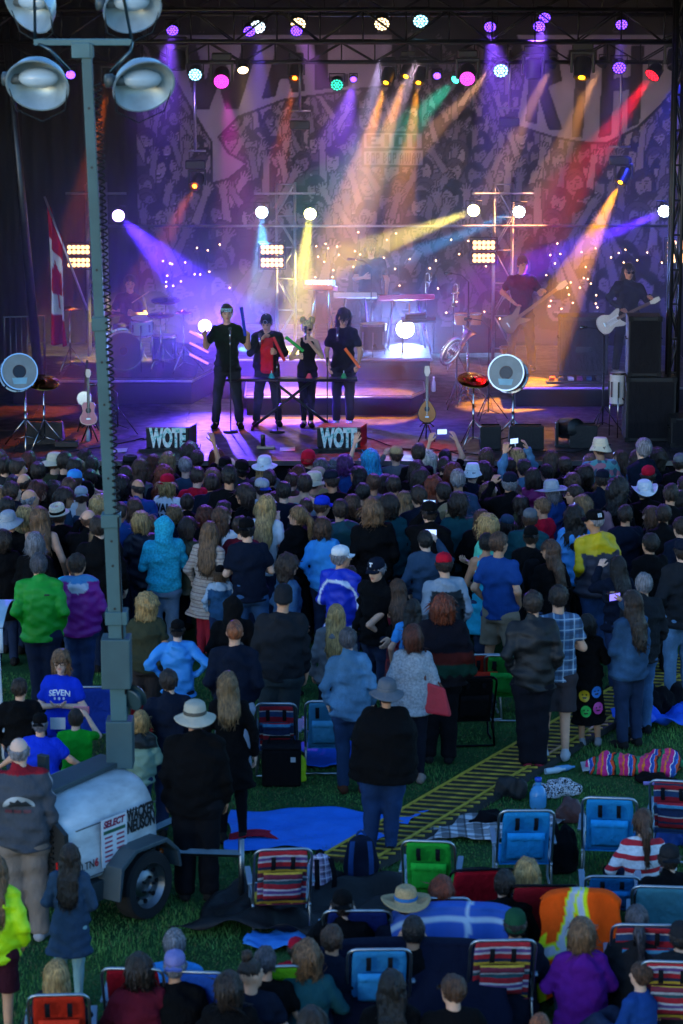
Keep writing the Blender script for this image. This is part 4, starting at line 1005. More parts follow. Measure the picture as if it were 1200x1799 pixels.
def moving_head(label, u, v, Y, tgt, col=None, es=3.0, r=.13, beam=None, ang=8, up=1, led=True, sc=1.0):
    p = on_y(u, v, Y); t_ = thing('moving_head_lamp', label, 'stage light', p, 0, 'moving head lamps'); M = aimM((0, 0, 0), Vector(tgt) - p); r *= sc
    MB().lathe([(r * .5, -r * 2.6), (r * .95, -r * 2.3), (r * 1.05, -r * 1.2), (r * .98, -.2 * r), (r * 1.02, 0), (r * .9, .01), (r * .86, -.02)], 22, M).obj('head', 'paint', t_, '#0b0b0e', auto=40)
    if col and led:
        MB().lathe([(.001, -.012), (r * .9, -.012), (r * .9, -.006), (.001, -.006)], 20, M).obj('lens', 'gloss', t_, '#08080a')
        o = link('led_cluster', leds(3, r, r * .13).mesh('led_cluster', True), emit('glow_%s_%g' % (col, es), HX_[col], es), t_); o.matrix_local = M
    elif col: MB().ell((0, 0, .004), (r * .36, r * .36, .02), 14, 6, M).obj('lens', emit('glow_%s_%g' % (col, es), HX_[col], es), t_, smooth=True)
    else: MB().lathe([(.001, .0), (r * .86, -.006), (r * .86, -.01), (.001, -.01)], 20, M).obj('lens', 'gloss', t_, '#15151c')
    c = M @ Vector((0, 0, -r * 1.2)); z = up
    m = MB()
    for s_ in (-1, 1): m.box((c.x + s_ * r * 1.28, c.y, c.z + z * r * .55), (r * .32, r * .9, r * 2.3))
    m.box((c.x, c.y, c.z + z * r * 1.75), (r * 2.9, r * .95, r * .42)); m.obj('yoke', 'paint', t_, '#0e0e12', bev=.012)
    MB().box((c.x, c.y, c.z + z * r * 2.5), (r * 2.4, r * 1.9, r * .9)).obj('base', 'paint', t_, '#0b0b0f', bev=.02)
    if beam: spot(t_, p, tgt, col, beam, ang, rad=.04)
    return t_
def Tg(u, v, Y): return on_y(u, v, Y)
AUD = lambda u, v: Vector((on_y(u, v, 46).x * .8, 30, 2.0))
# upper truss row: LED cans facing out
for u, v, col, lab, tg in ((453, 47, 'ice', 'round LED can glowing icy white', (470, 300)), (671, 42, 'warm', 'round LED can glowing warm white on the upper truss', (640, 300)), (739, 37, 'cyan', 'tilted LED can glowing pale cyan', (720, 300)), (861, 47, 'violet', 'tilted violet LED can alone on the upper truss', (820, 240)),
                           (957, 31, 'violet', 'upper of two stacked violet LED cans', (930, 220)), (947, 46, 'violet', 'lower of two stacked violet LED cans', (900, 240)), (1092, 43, 'violet', 'small violet LED can above the red lamp', (1120, 300)), (303, 53, 'violet', 'small violet LED can above the magenta moving head', (300, 300)),
                           (524, 42, 'warm', 'tilted LED can glowing warm orange', (560, 240)), (521, 54, 'violet', 'violet LED can under the warm orange can', (500, 240)), (438, 55, 'violet', 'dim violet LED can beside the icy white can', (400, 280))):
    par(lab, u, v, 44.2, Vector((on_y(*tg, 40).x, 34, 1.5)), col, 1.6 if col != 'violet' else 3, .115 if col != 'violet' else .09)
# second row
par('warm globe lamp between magenta head and orange beam', 427, 123, 45.8, Tg(470, 700, 41), 'warm', 5, .085, 'bulb', ('#ffcf90', 40), 20)
par('warm lamp partly behind a hanging moving head', 968, 115, 46.9, Tg(800, 470, 48.6), 'warm', 4, .08, 'bulb', ('#ffb070', 800), 13)
par('warm lamp beside the amber moving head', 1057, 114, 46.9, Tg(880, 480, 48.6), 'warm', 4, .08, 'bulb', ('#ffa860', 950), 13)
par('warm lamp hidden behind a cyan LED can', 868, 120, 47.0, Tg(590, 410, 49.0), 'warm', 3, .07, 'bulb', ('#ffb880', 1100), 12)
par('cyan LED can in a wide bracket near the magenta moving head', 880, 124, 45.6, Vector((2, 34, 1.5)), 'cyan', 1.6, .115)
par('cyan LED can hung beside the magenta moving head and warm globe', 343, 131, 45.6, Vector((-2.2, 34, 1.5)), 'cyan', 1.6, .105)
par('violet LED can on the drop pipe by the red lamp', 1088, 119, 45.6, Vector((4, 34, .5)), 'violet', 2.5, .105)
par('red LED lamp glowing above the printed letter H', 1146, 132, 45.9, Tg(1000, 330, 44.6), 'red', 2.5, .12, 'led', ('#ff1030', 600), 17)
par('small violet lamp on the second truss beside three amber beams', 768, 133, 46.0, Vector((1, 34, 1)), 'violet', 6, .06)
par('small violet lamp on the second truss before the letter K', 621, 139, 46.0, Vector((0, 34, 1)), 'violet', 6, .05)
par('small violet lamp beside the floodlight mast', 124, 131, 45.9, Vector((-4, 34, 1)), 'violet', 6, .075)
par('blue wash lamp beyond the red lamp', 1200, 128, 45.9, Tg(1165, 300, 47.5), 'blue', 4, .1, 'led', 200, 40)
par('green tinted lamp hidden behind the magenta moving head', 800, 140, 47.2, Tg(640, 300, 45), 'teal', 3, .07, 'bulb', 210, 20)
par('dark teal LED lamp beyond the orange beam', 592, 149, 45.7, Vector((-.5, 34, 1)), 'teal', .8, .1)
moving_head('moving head lamp with magenta LED dots by the warm globe', 389, 143, 45.6, Vector((-2, 33, 1.2)), 'magenta', 1.8, .125, None)
spot(None, on_y(395, 150, 45.8), Tg(425, 420, 45.3), 'magenta', 170, 24)
moving_head('moving head lamp with purple LED dots by the cyan can', 821, 138, 45.6, Vector((1.2, 33, 1)), 'magenta', 2.2, .125)
moving_head('unlit moving head lamp pointing straight down', 937, 138, 45.6, on_y(937, 400, 45.3), None, 0, .12)
moving_head('moving head lamp with an amber point pointing down', 1022, 136, 45.6, Tg(1000, 420, 44.6), 'amber', 14, .13, 200, 11, led=False)
moving_head('unlit moving head lamp at the edge by the black truss', 1185, 118, 45.6, on_y(1170, 400, 44), None, 0, .12)
moving_head('unlit moving head lamp beside the floodlight', 312, 122, 45.8, on_y(312, 400, 45.3), None, 0, .12)
for u, v, tu, tv, lab, pw in ((678, 145, 600, 400, 'first of three amber spot lamps over the printed sign', 1100), (713, 134, 625, 400, 'middle one of three amber spot lamps over the printed sign', 900), (735, 145, 700, 400, 'last of three amber spot lamps over the printed sign', 700), (518, 137, 480, 330, 'orange spot lamp on a drop pipe near the printed letters', 200), (190, 150, 120, 470, 'faint orange spot lamp behind the floodlights', 220),
                          (342, 327, 285, 430, 'orange spot lamp low against the printed faces', 140), (1090, 320, 1010, 480, 'bright amber spot lamp hung low before the backdrop', 1500)):
    moving_head(lab, u, v, 47.4, Tg(tu, tv, 46.3 if u != 1090 else 46.8), 'amber' if u not in (518, 190, 342) else 'orange', 14, .10, pw, 15 if u != 1090 else 20, led=False)
# mid-height side lamps with visible beams
for u, v, tu, tv, TYy, col, bc, pw, an, st_, lab in (
    (208, 379, 352, 520, 46.6, 'lilac', '#4c28ff', 2100, 26, 'bulb', 'bright lamp throwing the broad violet beam over the drummer'),
    (460, 373, 462, 560, 47.5, 'ice', '#60c0ff', 1000, 25, 'bulb', 'bright lamp throwing the pale cyan beam'),
    (545, 376, 520, 560, 47.4, 'yellow', '#ffe850', 1150, 24, 'bulb', 'bright lamp throwing the pale yellow beam downward'),
    (832, 370, 560, 470, 48.0, 'yellow', '#ffe468', 2400, 16, 'bulb', 'bright lamp throwing the long yellow beam sideways'),
    (912, 372, 640, 480, 48.0, 'ice', '#40b0ff', 1700, 10, 'led', 'LED lamp throwing the thin cyan beam by the tower'),
    (1167, 371, 930, 470, 47.6, 'ice', '#5a20ff', 2100, 15, 'led', 'LED lamp throwing the violet beam beyond the guitarist')):
    t_ = par(lab, u, v, 47.8, Vector((on_y(u, v, 47.8).x * .55 + .0, 30, 1.0)), col, 9, .105, st_)
    spot(t_, on_y(u, v, 47.75), Tg(tu, tv, TYy), bc, pw, an, .5)
par('violet white lamp glowing behind the drum riser', 360, 573, 46.9, Vector((-2.0, 30, 3)), 'lilac', 8, .115, 'bulb', ('#6040ff', 170), 80, hang=False)
par('blinding floor lamp behind the keyboard stand', 712, 578, 48.2, Vector((.6, 30, 4.5)), 'ice', 11, .16, 'bulb', ('#7a9cff', 140), 110, hang=False)
par('low violet floor lamp behind the singers', 530, 690, 47.3 - 1.1, Vector((-.3, 30, 2.0)), 'violet', 5, .09, 'led', ('#3818ff', 220), 120, hang=False)
for u, v, tu, tv, pw, an, col, Y in ((453, 47, 470, 740, 700, 26, '#6a4cff', 44.2), (861, 47, 880, 730, 800, 26, '#6a3cff', 44.2), (957, 31, 950, 620, 500, 24, '#6038ff', 44.2), (303, 53, 230, 740, 600, 26, '#5038ff', 44.2), (671, 92, 560, 620, 1700, 22, '#d8c4ff', 43.3), (739, 92, 500, 600, 1500, 22, '#ffd8f0', 43.3), (1092, 43, 1060, 620, 450, 26, '#7a50ff', 44.2), (524, 42, 740, 600, 420, 30, '#d070ff', 44.2)):
    spot(None, on_y(u, v + 6, Y - .1), Tg(tu, tv, 45.2), col, pw * .26, an, .7)
spot(None, on_y(621, 150, 46.3), Tg(560, 300, 50.9), '#b88aa0', 34, 75, .8); spot(None, on_y(1000, 150, 46.3), Tg(1000, 300, 50.9), '#a07890', 26, 75, .8); spot(None, on_y(330, 150, 46.3), Tg(360, 330, 50.9), '#7050c0', 22, 75, .8)  # wash spots without fixtures, added to brighten the backdrop
for u, v, tx in ((861, 53, 3.0), (303, 58, -3.2), (957, 40, 1.0), (621, 145, -1.0)):
    spot(None, on_y(u, v, 43.9), Vector((tx, 37.6, 1.6)), '#8a50ff', 170, 34, .8)
# blinders: two blocks of two rows of five bulbs
def blinder(u, v, lab):
    p = on_y(u, v, 47.6); t_ = thing('blinder_lamp', lab, 'stage light', p, 0, 'blinder lamps'); s = 1 / 107.0
    bm = MB().lathe([(.001, -.03), (.02, -.026), (.033, -.008), (.036, 0), (.032, .002)], 14, Matrix.Rotation(R(90), 4, 'X')).mesh('bulb', True)
    for k in (0, 1):
        zc = (.105 if k == 0 else -.105)
        MB().box((0, .06, zc), (.40, .10, .185)).obj('housing', 'paint', t_, '#141216', bev=.01)
        for i in range(2):
            for j in range(5): link('bulb', bm, emit('glow_tung', '#ffb870', 1.5), t_, None, ((j - 2) * .072, .0, zc + (.038 if i == 0 else -.038)))
    MB().tube([(-.22, .06, .22), (-.22, .06, -.22), (.22, .06, -.22), (.22, .06, .22)], .012, 6, True).obj('yoke', 'paint', t_, '#101014')
blinder(138, 450, 'blinder lamp bank beside the flag'); blinder(478, 450, 'blinder lamp bank under the cyan and yellow lamps'); blinder(850, 442, 'blinder lamp bank beside the bass player'); blinder(1192, 442, 'blinder lamp bank at the guitarist side')
# drop pipes
for u, v0, v1, lab in ((343, 140, 265, 'drop pipe hanging below the cyan LED can'), (527, 120, 195, 'drop pipe beside the orange spot lamp'), (895, 110, 190, 'drop pipe beside the cyan LED can bracket'), (1089, 110, 258, 'drop pipe above the low amber spot lamp')):
    a, b = on_y(u, v0, 47.2), on_y(u, v1, 47.2); t_ = thing('drop_pipe', lab, 'pipe', b)
    MB().cyl((0, 0, 0), (0, 0, a.z - b.z + .2), .022, 8).obj('pipe', 'steel', t_, '#9a98a8', True); MB().cyl((-.17, 0, 0), (.17, 0, 0), .018, 8).obj('crossbar', 'steel', t_, '#9a98a8', True)
    MB().box((0, .05, -.22), (.32, .2, .14)).obj('control_box', 'paint', t_, '#0d0c12', bev=.02)
# star lights on the lower cloth
sr = random.Random(12)
for lab, n, (u0, u1, v0, v1) in (('star light string glowing above the drum riser', 16, (285, 405, 428, 510)), ('star light string glowing around the keyboard player', 26, (548, 760, 405, 505)), ('star light string glowing behind the trumpet', 10, (765, 880, 420, 560)), ('star light string glowing between bass player and guitarist', 26, (930, 1060, 415, 545)), ('star light string glowing near the speaker stack', 7, (1060, 1170, 420, 480))):
    t_ = thing('light_string', lab, 'string lights', on_y((u0 + u1) / 2, v1, 50.6)); pts = []
    bm = MB().ell((0, 0, 0), (.010, .010, .010), 8, 6).mesh('bulb', True)
    for i in range(n): pts.append(on_y(sr.uniform(u0, u1), sr.uniform(v0, v1), 50.72) - t_.location)
    pts.sort(key=lambda p: p.x)
    for i, p in enumerate(pts): link('bulb', bm, emit('glow_star' if i % 3 else 'glow_star2', '#ffb07a', 3 if i % 3 else 9), t_, None, p)
    MB().tube([p + Vector((0, .02, .0)) for p in pts], .003, 4).obj('wire', 'paint', t_, '#0c0c0e')
# theatrical smoke hanging over the stage
mm, nn, bb = newmat('smoke'); nn.nodes.remove(bb); pv = nn.nodes.new('ShaderNodeVolumeScatter'); pv.inputs['Density'].default_value = .026; pv.inputs['Color'].default_value = (.95, .95, 1, 1); pv.inputs['Anisotropy'].default_value = .25
nn.links.new(pv.outputs[0], nn.nodes['Material Output'].inputs['Volume'])
tag(MB().box((0, 46.6, 4.6), (12.6, 8.3, 6.5)).obj('stage_smoke', 'smoke'), 'thin theatrical smoke catching the light beams over the stage', 'smoke', kind='stuff')
# ================================================================== instruments and stage gear
def tripod(m, base, h, r=.012, spread=.32, n=3, rot=0, col=None):
    """pole + three splayed legs with rubber ends; base = floor point (local)"""
    b = Vector(base); m.cyl(b + Vector((0, 0, .12)), b + Vector((0, 0, h)), r, 8); m.cyl(b + Vector((0, 0, .30)), b + Vector((0, 0, h * .62)), r * 1.5, 8)
    for i in range(n):
        a = rot + 2 * math.pi * i / n; e = b + Vector((math.cos(a) * spread, math.sin(a) * spread, .012)); m.tube([b + Vector((0, 0, .42)), e], r * .8, 6); m.tube([b + Vector((0, 0, .16)), b.lerp(e, .55) + Vector((0, 0, .09))], r * .6, 6)
def cymbal(p, r, tilt, label, floor, roty=0.0):
    t_ = thing('cymbal', label, 'cymbal', (p.x, p.y, floor)); M = Matrix.Translation((0, 0, p.z - floor)) @ Euler((tilt, roty, 0)).to_matrix().to_4x4()
    MB().lathe([(.001, .035), (r * .12, .032), (r * .2, .012), (r * .6, .004), (r, -.008), (r, -.011), (r * .2, .006), (.001, .028)], 32, M).obj('disc', 'chrome', t_, '#a87c3c', True)
    m = MB(); tripod(m, (0, 0, 0), p.z - floor + .04, .011); m.obj('stand', 'chrome', t_, '#b8b8bc', True); return t_
def drum(name, label, c, r, L, axis, shell_c, head_c, floor, legs=0, hole=0, lugs=8, mat='gloss', hoop='#c8c8cc'):
    """drum with shell, hoops, heads and lugs; c = centre of the shell, axis = direction of the front head"""
    t_ = thing(name, label, 'drum', (c.x, c.y, floor)); o = Vector((0, 0, c.z - floor)); x, y, z = frame(axis); M = Matrix.Translation(o) @ Matrix((x, y, z)).transposed().to_4x4()
    MB().lathe([(r, -L / 2), (r, L / 2)], 32, M).obj('shell', mat, t_, shell_c, auto=40)
    for s_ in (-1, 1):
        MB().lathe([(r * .97, s_ * L / 2 - .015), (r * 1.05, s_ * L / 2 - .015), (r * 1.05, s_ * L / 2 + .015), (r * .97, s_ * L / 2 + .015)], 32, M).obj('hoop', 'chrome' if hoop.startswith('#c') else 'gloss', t_, hoop, auto=40)
        h_ = MB().lathe([(.001 if not (hole and s_ > 0) else r * hole, s_ * (L / 2 + .004)), (r * .98, s_ * (L / 2 + .004)), (r * .98, s_ * (L / 2 - .002)), (.001 if not (hole and s_ > 0) else r * hole, s_ * (L / 2 - .002))], 32, M).obj('drumhead', 'paint', t_, head_c)
        if hole and s_ > 0:
            MB().lathe([(.001, L / 2 - .05), (r * hole * 1.02, L / 2 - .05), (r * hole * 1.02, L / 2 + .006), (r * hole * .95, L / 2 + .006), (r * hole * .95, L / 2 - .04)], 24, M).obj('sound_hole', 'paint', t_, '#4a2a22')
    lm = MB().box((0, 0, 0), (.02, .026, L * .5)).mesh('lug')
    for i in range(lugs):
        a = 2 * math.pi * i / lugs; ob = link('lug', lm, 'chrome', t_, '#c0c0c4'); ob.matrix_local = M @ Matrix.Rotation(a, 4, 'Z') @ Matrix.Translation((r + .012, 0, 0))
    if legs:
        for i in range(legs):
            a = 2 * math.pi * i / legs + .5; MB().tube([(math.cos(a) * r * 1.04, math.sin(a) * r * 1.04, c.z - floor), (math.cos(a) * r * 1.06, math.sin(a) * r * 1.06, 0)], .009, 6).obj('leg', 'chrome', t_, '#c0c0c4', True)
    return t_
FR = Vector((0, -1, .12))
# --- drum kit
c = on_y(216, 622, 46.9); drum('bass_drum', 'large dark bass drum of the kit on the riser', Vector((c.x, 46.9, ZA + .33)), .31, .40, (.12, -1, .03), '#1a1a20', '#241c22', ZA, 0, .22, 10)
c = on_y(249, 573, 46.8); drum('rack_tom', 'silver blue rack tom mounted above the bass drum', c, .175, .25, (0, -.15, 1), '#9fb4bc', '#d8d4d0', ZA, 3)
c = on_y(192, 596, 47.3); drum('snare_drum', 'silver snare drum beside the bass drum', c, .17, .16, (0, -.1, 1), '#a8acb0', '#dcd8d4', ZA, 3)
c = on_y(288, 600, 47.2); drum('floor_tom', 'dark floor tom of the drum kit', Vector((c.x, 47.2, ZA + .32)), .20, .36, (0, 0, 1), '#55606a', '#cfc8c8', ZA, 3)
for u, v, Y, r, tl, lab in ((122, 541, 46.6, .20, .05, 'low crash cymbal on a tripod stand near the flag'), (196, 551, 47.2, .19, .1, 'hi-hat cymbal beside the drummer'), (291, 527, 47.5, .24, .16, 'high ride cymbal beside the drummer'), (282, 553, 46.9, .22, .10, 'crash cymbal low over the floor tom'), (322, 548, 46.7, .14, .1, 'small splash cymbal at the riser corner')):
    cymbal(on_y(u, v, Y), r, tl, lab, ZA)
t_ = thing('drum_throne', 'round black drum stool under the drummer', 'stool', (on_y(230, 560, 48.0).x, 48.0, ZA)); MB().lathe([(.001, .44), (.17, .44), (.18, .47), (.16, .51), (.001, .51)], 20).obj('seat', 'leather', t_, '#111114', auto=40); m = MB(); tripod(m, (0, 0, 0), .45, .016, .25); m.obj('stand', 'chrome', t_, '#aaaaaa')
for k, (u, v) in enumerate(((340, 585), (350, 605), (345, 625))):   # tilted light battens by the riser corner
    a = on_y(333, v - 3, 46.6); b = on_y(366, v + 14, 46.6); t_ = thing('light_batten', ('upper', 'middle', 'lower')[k] + ' tilted violet batten at the riser corner', 'stage light', (a + b) / 2, 0, 'tilted battens'); MB().tube([a - t_.location, b - t_.location], .018, 8).obj('tube', emit('glow_batten', '#6a3cff', 2.2), t_); MB().tube([a - t_.location + Vector((0, .03, 0)), b - t_.location + Vector((0, .03, 0))], .03, 6).obj('housing', 'paint', t_, '#101014')
# --- marching bass drums with stands, tilted to the audience
for u, v, lab, cu, cv, cl, fl in ((893, 657, 'marching bass drum on tripod stand beside the speaker stack', 832, 667, 'bronze cymbal beside the marching drum and mandolin', None), (32, 655, 'marching bass drum on stand at the flag side of the stage', 76, 671, 'cymbal on tripod stand beside the pink guitar', None)):
    b = on_z(u, 788, DZ); c = on_y(u, v, b.y); t_ = drum('marching_drum', lab, c, .255, .34, (-.25 if u > 600 else .22, -1, .28), '#1c1014', '#7d8a90', DZ, 0, .38, 8)
    m = MB(); tripod(m, (.08, .12, 0), c.z - DZ - .25, .015, .36, 3, .6); m.obj('stand', 'chrome', t_, '#b4b4b8', True)
    x, y, z = frame((-.25 if u > 600 else .22, -1, .28)); M = Matrix.Translation((0, 0, c.z - DZ)) @ Matrix((x, y, z)).transposed().to_4x4()
    MB().prism([(-.09, -.18), (.09, -.18), (.11, -.09), (-.11, -.09)], .003, M @ Matrix.Translation((0, 0, .178))).obj('sticker', 'paint', t_, '#7fb4cc')
    b2 = on_z(cu, 786, DZ); cymbal(on_y(cu, cv, b2.y), .235, .35, cl, DZ, .1)
# --- bongos, trumpet, euphonium
b = on_y(822, 640, 46.0); t_ = thing('bongo_drums', 'pair of pale wooden bongos on a stand', 'bongos', (b.x, 46.0, DZ)); z = on_y(822, 560, 46).z - DZ
for s_, rr in ((-1, .105), (1, .095)):
    o = MB().lathe([(rr * .85, -.09), (rr, .06), (rr, .085), (rr * .98, .09), (.001, .088)], 22, Matrix.Translation((s_ * .118, 0, z))).obj('drum', 'gloss', t_, '#b08a5a', auto=40)
    MB().lathe([(rr * 1.0, .062), (rr * 1.05, .064), (rr * 1.05, .084), (rr, .086)], 22).obj('rim', 'chrome', o, '#d0d0d4', True, loc=(s_ * .118, 0, z))
m = MB(); tripod(m, (0, 0, 0), z - .02, .014, .34); m.box((0, 0, z), (.06, .06, .08)); m.obj('stand', 'chrome', t_, '#8a8a90', True)
def trumpet(u, v, Y, fl, lab, s=1.0):
    p = on_y(u, v, Y); t_ = thing('trumpet', lab, 'trumpet', (p.x, p.y, fl)); z = p.z - fl
    MB().lathe([(.062 * s, 0), (.04 * s, .02), (.022 * s, .06), (.012 * s, .14), (.009 * s, .34)], 20, Matrix.Translation((0, 0, z - .17))).obj('bell', 'chrome', t_, '#d9d9dc', True)
    m = MB(); m.tube([(0, 0, z + .17), (.03, 0, z + .20), (.06, 0, z + .17), (.06, 0, z - .02), (.03, 0, z - .06), (0.0, 0, z - .03)], .008, 8)
    m.tube([(.06, 0, z + .10), (.09, 0, z + .12), (.09, 0, z + .22)], .006, 8)
    m.obj('tubing', 'chrome', t_, '#d9d9dc', True)
    vm = MB().cyl((0, 0, -.06), (0, 0, .06), .013, 10).mesh('valve', True)
    for i in range(3):
        o = link('valve', vm, 'chrome', t_, '#e0e0e4', (.03, -.02 + .026 * i - .01, z + .05)); o.rotation_euler = (0, R(90), 0)
    m = MB(); tripod(m, (0, 0, 0), z - .16, .01, .2); m.obj('stand', 'paint', t_, '#151518', True); return t_
trumpet(797, 520, 47.0, ZC - .3, 'silver trumpet upright on a stand beside the bongos')
t_ = trumpet(748, 500, 48.6, ZC, 'silver horn resting above the red keyboard')
p = on_y(797, 612, 45.6); t_ = thing('euphonium', 'silver euphonium leaning on its stand below the bongos', 'tuba', (p.x, p.y, DZ)); z = p.z - DZ
M = Matrix.Translation((0, 0, z)) @ Matrix.Rotation(R(32), 4, 'Y')
def tm(pts): return [M @ Vector(q) for q in pts]
m = MB(); m.tube(tm([(.10 * math.cos(a), 0, .22 * math.sin(a) - .05) for a in [i * math.pi / 12 for i in range(24)]]), [.03 + .02 * abs(math.sin(i * math.pi / 24)) for i in range(24)], 10, True); m.obj('outer_bow', 'chrome', t_, '#d4d4d8', True)
for k in range(3):
    m = MB(); m.tube(tm([((.062 - .014 * k) * math.cos(a), -.05, (.14 - .03 * k) * math.sin(a) - .03 - .02 * k) for a in [i * math.pi / 10 for i in range(20)]]), .010, 8, True); m.obj('tubing', 'chrome', t_, '#dcdce0', True)
MB().lathe([(.05, .05), (.055, .15), (.07, .24), (.10, .30), (.135, .335), (.14, .34), (.10, .31)], 24, M @ Matrix.Translation((.06, 0, .05))).obj('bell', 'chrome', t_, '#d4d4d8', True)
for k in range(4): MB().cyl(M @ Vector((-.04 + .03 * k, -.07, -.09)), M @ Vector((-.04 + .03 * k, -.07, .06)), .013, 10).obj('valve', 'chrome', t_, '#e0e0e4', True)
m = MB(); tripod(m, (.05, .05, 0), z - .1, .014, .3); m.obj('stand', 'paint', t_, '#141416', True)
# --- string instruments
def outline(pts, n=4):
    """closed smooth outline through half-profile points (x, y), mirrored"""
    h = [Vector((p[0], p[1], 0)) for p in pts]; out = []
    for i in range(len(h) - 1):
        p0, p1, p2, p3 = h[max(i - 1, 0)], h[i], h[i + 1], h[min(i + 2, len(h) - 1)]
        for k in range(n):
            t = k / n; out.append(.5 * ((2 * p1) + (p2 - p0) * t + (2 * p0 - 5 * p1 + 4 * p2 - p3) * t * t + (3 * p1 - p0 - 3 * p2 + p3) * t ** 3))
    out.append(h[-1]); R_ = [(p.x, p.y) for p in out]
    return R_ + [(-x, y) for x, y in reversed(R_[1:-1])]
def guitar(t_, M, body_pts, th, neck_l, body_c, top_c, neck_c, head_c, nw=.05, hole=0, head=(.05, .14), strings=6, pick=None, bodymat='gloss'):
    """M: local frame with the neck along +y and the front along +z, origin at the body's upper end"""
    P = outline(body_pts); ymax = max(p[1] for p in P)
    b = MB().prism(P, th, M).obj('guitar_body', bodymat, t_, body_c, bev=.006)
    MB().prism([(x * .93, (y - ymax * .0) * .93 - .008) for x, y in P], .003, M @ Matrix.Translation((0, 0, th / 2 + .002))).obj('top_plate', bodymat, t_, top_c)
    if hole: MB().lathe([(.001, .0), (hole, .0), (hole, .002), (.001, .002)], 20, M @ Matrix.Translation((0, hole_y(P), th / 2 + .0045))).obj('sound_hole', 'paint', t_, '#0a0808')
    if pick: MB().prism(pick[1], .003, M @ Matrix.Translation((0, 0, th / 2 + .005))).obj('pick_guard', 'gloss', t_, pick[0])
    MB().box((0, neck_l / 2 - .04, th / 2 + .004), (nw, neck_l + .08, .022), M).obj('neck', 'paint', t_, neck_c, bev=.004)
    MB().prism([(-nw * .5, 0), (nw * .5, 0), (head[0], head[1] * .4), (head[0] * .7, head[1]), (-head[0] * .7, head[1]), (-head[0] * .9, head[1] * .4)], .018, M @ Matrix.Translation((0, neck_l, th / 2 - .004))).obj('headstock', 'gloss', t_, head_c)
    pm = MB().ell((0, 0, 0), (.012, .008, .008), 8, 5).mesh('peg', True)
    for i in range(strings):
        o = link('peg', pm, 'chrome', t_, '#d0d0d4'); o.matrix_local = M @ Matrix.Translation(((-1 if i % 2 else 1) * (head[0] + .008), neck_l + head[1] * (.25 + .6 * (i // 2) / max(1, strings // 2)), th / 2))
    ym = min(p[1] for p in P); m = MB()
    for i in range(4): m.tube([M @ Vector(((i - 1.5) * nw * .22, ym * .7, th / 2 + .016)), M @ Vector(((i - 1.5) * nw * .2, neck_l, th / 2 + .018))], .0012, 4)
    m.obj('strings', 'chrome', t_, '#e0e0e0')
    MB().box((0, ym * .72, th / 2 + .010), (nw * 1.5, .02, .014), M).obj('bridge', 'chrome', t_, '#b0b0b4')
def hole_y(P): return min(p[1] for p in P) * .36
ACOUS = [(0, 0), (.07, -.005), (.105, -.06), (.088, -.13), (.10, -.18), (.135, -.25), (.115, -.33), (.05, -.365), (0, -.37)]
MANDO = [(0, .02), (.035, .0), (.075, -.05), (.12, -.13), (.135, -.21), (.105, -.285), (.05, -.32), (0, -.325)]
STRAT = [(0, -.06), (.05, -.03), (.13, .06), (.155, .04), (.13, -.06), (.105, -.14), (.14, -.24), (.15, -.32), (.10, -.38), (0, -.395)]
SINGLE = [(0, -.03), (.05, -.03), (.12, .02), (.15, -.02), (.12, -.12), (.11, -.17), (.155, -.27), (.14, -.36), (.07, -.41), (0, -.415)]
def on_stand(name, lab, u, vmid, Y, **k):
    p = on_y(u, vmid, Y); t_ = thing(name, lab, 'guitar' if name == 'guitar' else name, (p.x, Y, DZ)); z = p.z - DZ
    M = Matrix.Translation((0, 0, z + .15)) @ Matrix.Rotation(R(82), 4, 'X'); guitar(t_, M, **k)
    m = MB(); m.tube([(-.12, .08, .0), (-.02, .1, .25), (0, .12, z + .1)], .011, 6); m.tube([(.12, .08, 0), (.02, .1, .25)], .011, 6); m.tube([(0, .12, .5), (0, .34, 0)], .010, 6); m.tube([(-.1, -.06, z - .22), (-.06, .08, z - .2), (.06, .08, z - .2), (.1, -.06, z - .22)], .010, 6); m.tube([(0, .1, .2), (0, .09, z - .2)], .012, 6); m.obj('stand', 'paint', t_, '#121214', True); return t_
b = on_z(750, 778, DZ); on_stand('mandolin', 'sunburst mandolin upright on a black stand by the drum', 750, 722, b.y, body_pts=MANDO, th=.06, neck_l=.36, body_c='#2a1006', top_c='#b06a1c', neck_c='#2c1a10', head_c='#d8d2c4', nw=.036, hole=.04, head=(.045, .15), strings=8)
b = on_z(156, 778, DZ); on_stand('guitar', 'small pink painted acoustic guitar on a stand beside the mast', 156, 724, b.y, body_pts=[(x * .95, y * .92) for x, y in ACOUS], th=.085, neck_l=.36, body_c='#c8a8a0', top_c='#c0707c', neck_c='#3a2418', head_c='#cfc4b4', nw=.042, hole=.042, head=(.042, .12), strings=4)
t_ = thing('banjo', 'banjo with pale round head behind the pink guitar', 'banjo', (xz(148, 700, 43.6), 43.6, DZ)); zc = on_y(146, 700, 43.6).z - DZ
MB().lathe([(.001, .02), (.105, .02), (.115, .03), (.12, .0), (.12, -.04), (.001, -.04)], 26, Matrix.Translation((0, 0, zc)) @ Matrix.Rotation(R(84), 4, 'X')).obj('pot', 'chrome', t_, '#b8bcc4', auto=40); MB().box((.03, .02, zc + .33), (.035, .02, .5), ry=R(6)).obj('neck', 'paint', t_, '#3a2416'); m = MB(); tripod(m, (0, .08, 0), zc, .012, .2); m.obj('stand', 'paint', t_, '#141416')
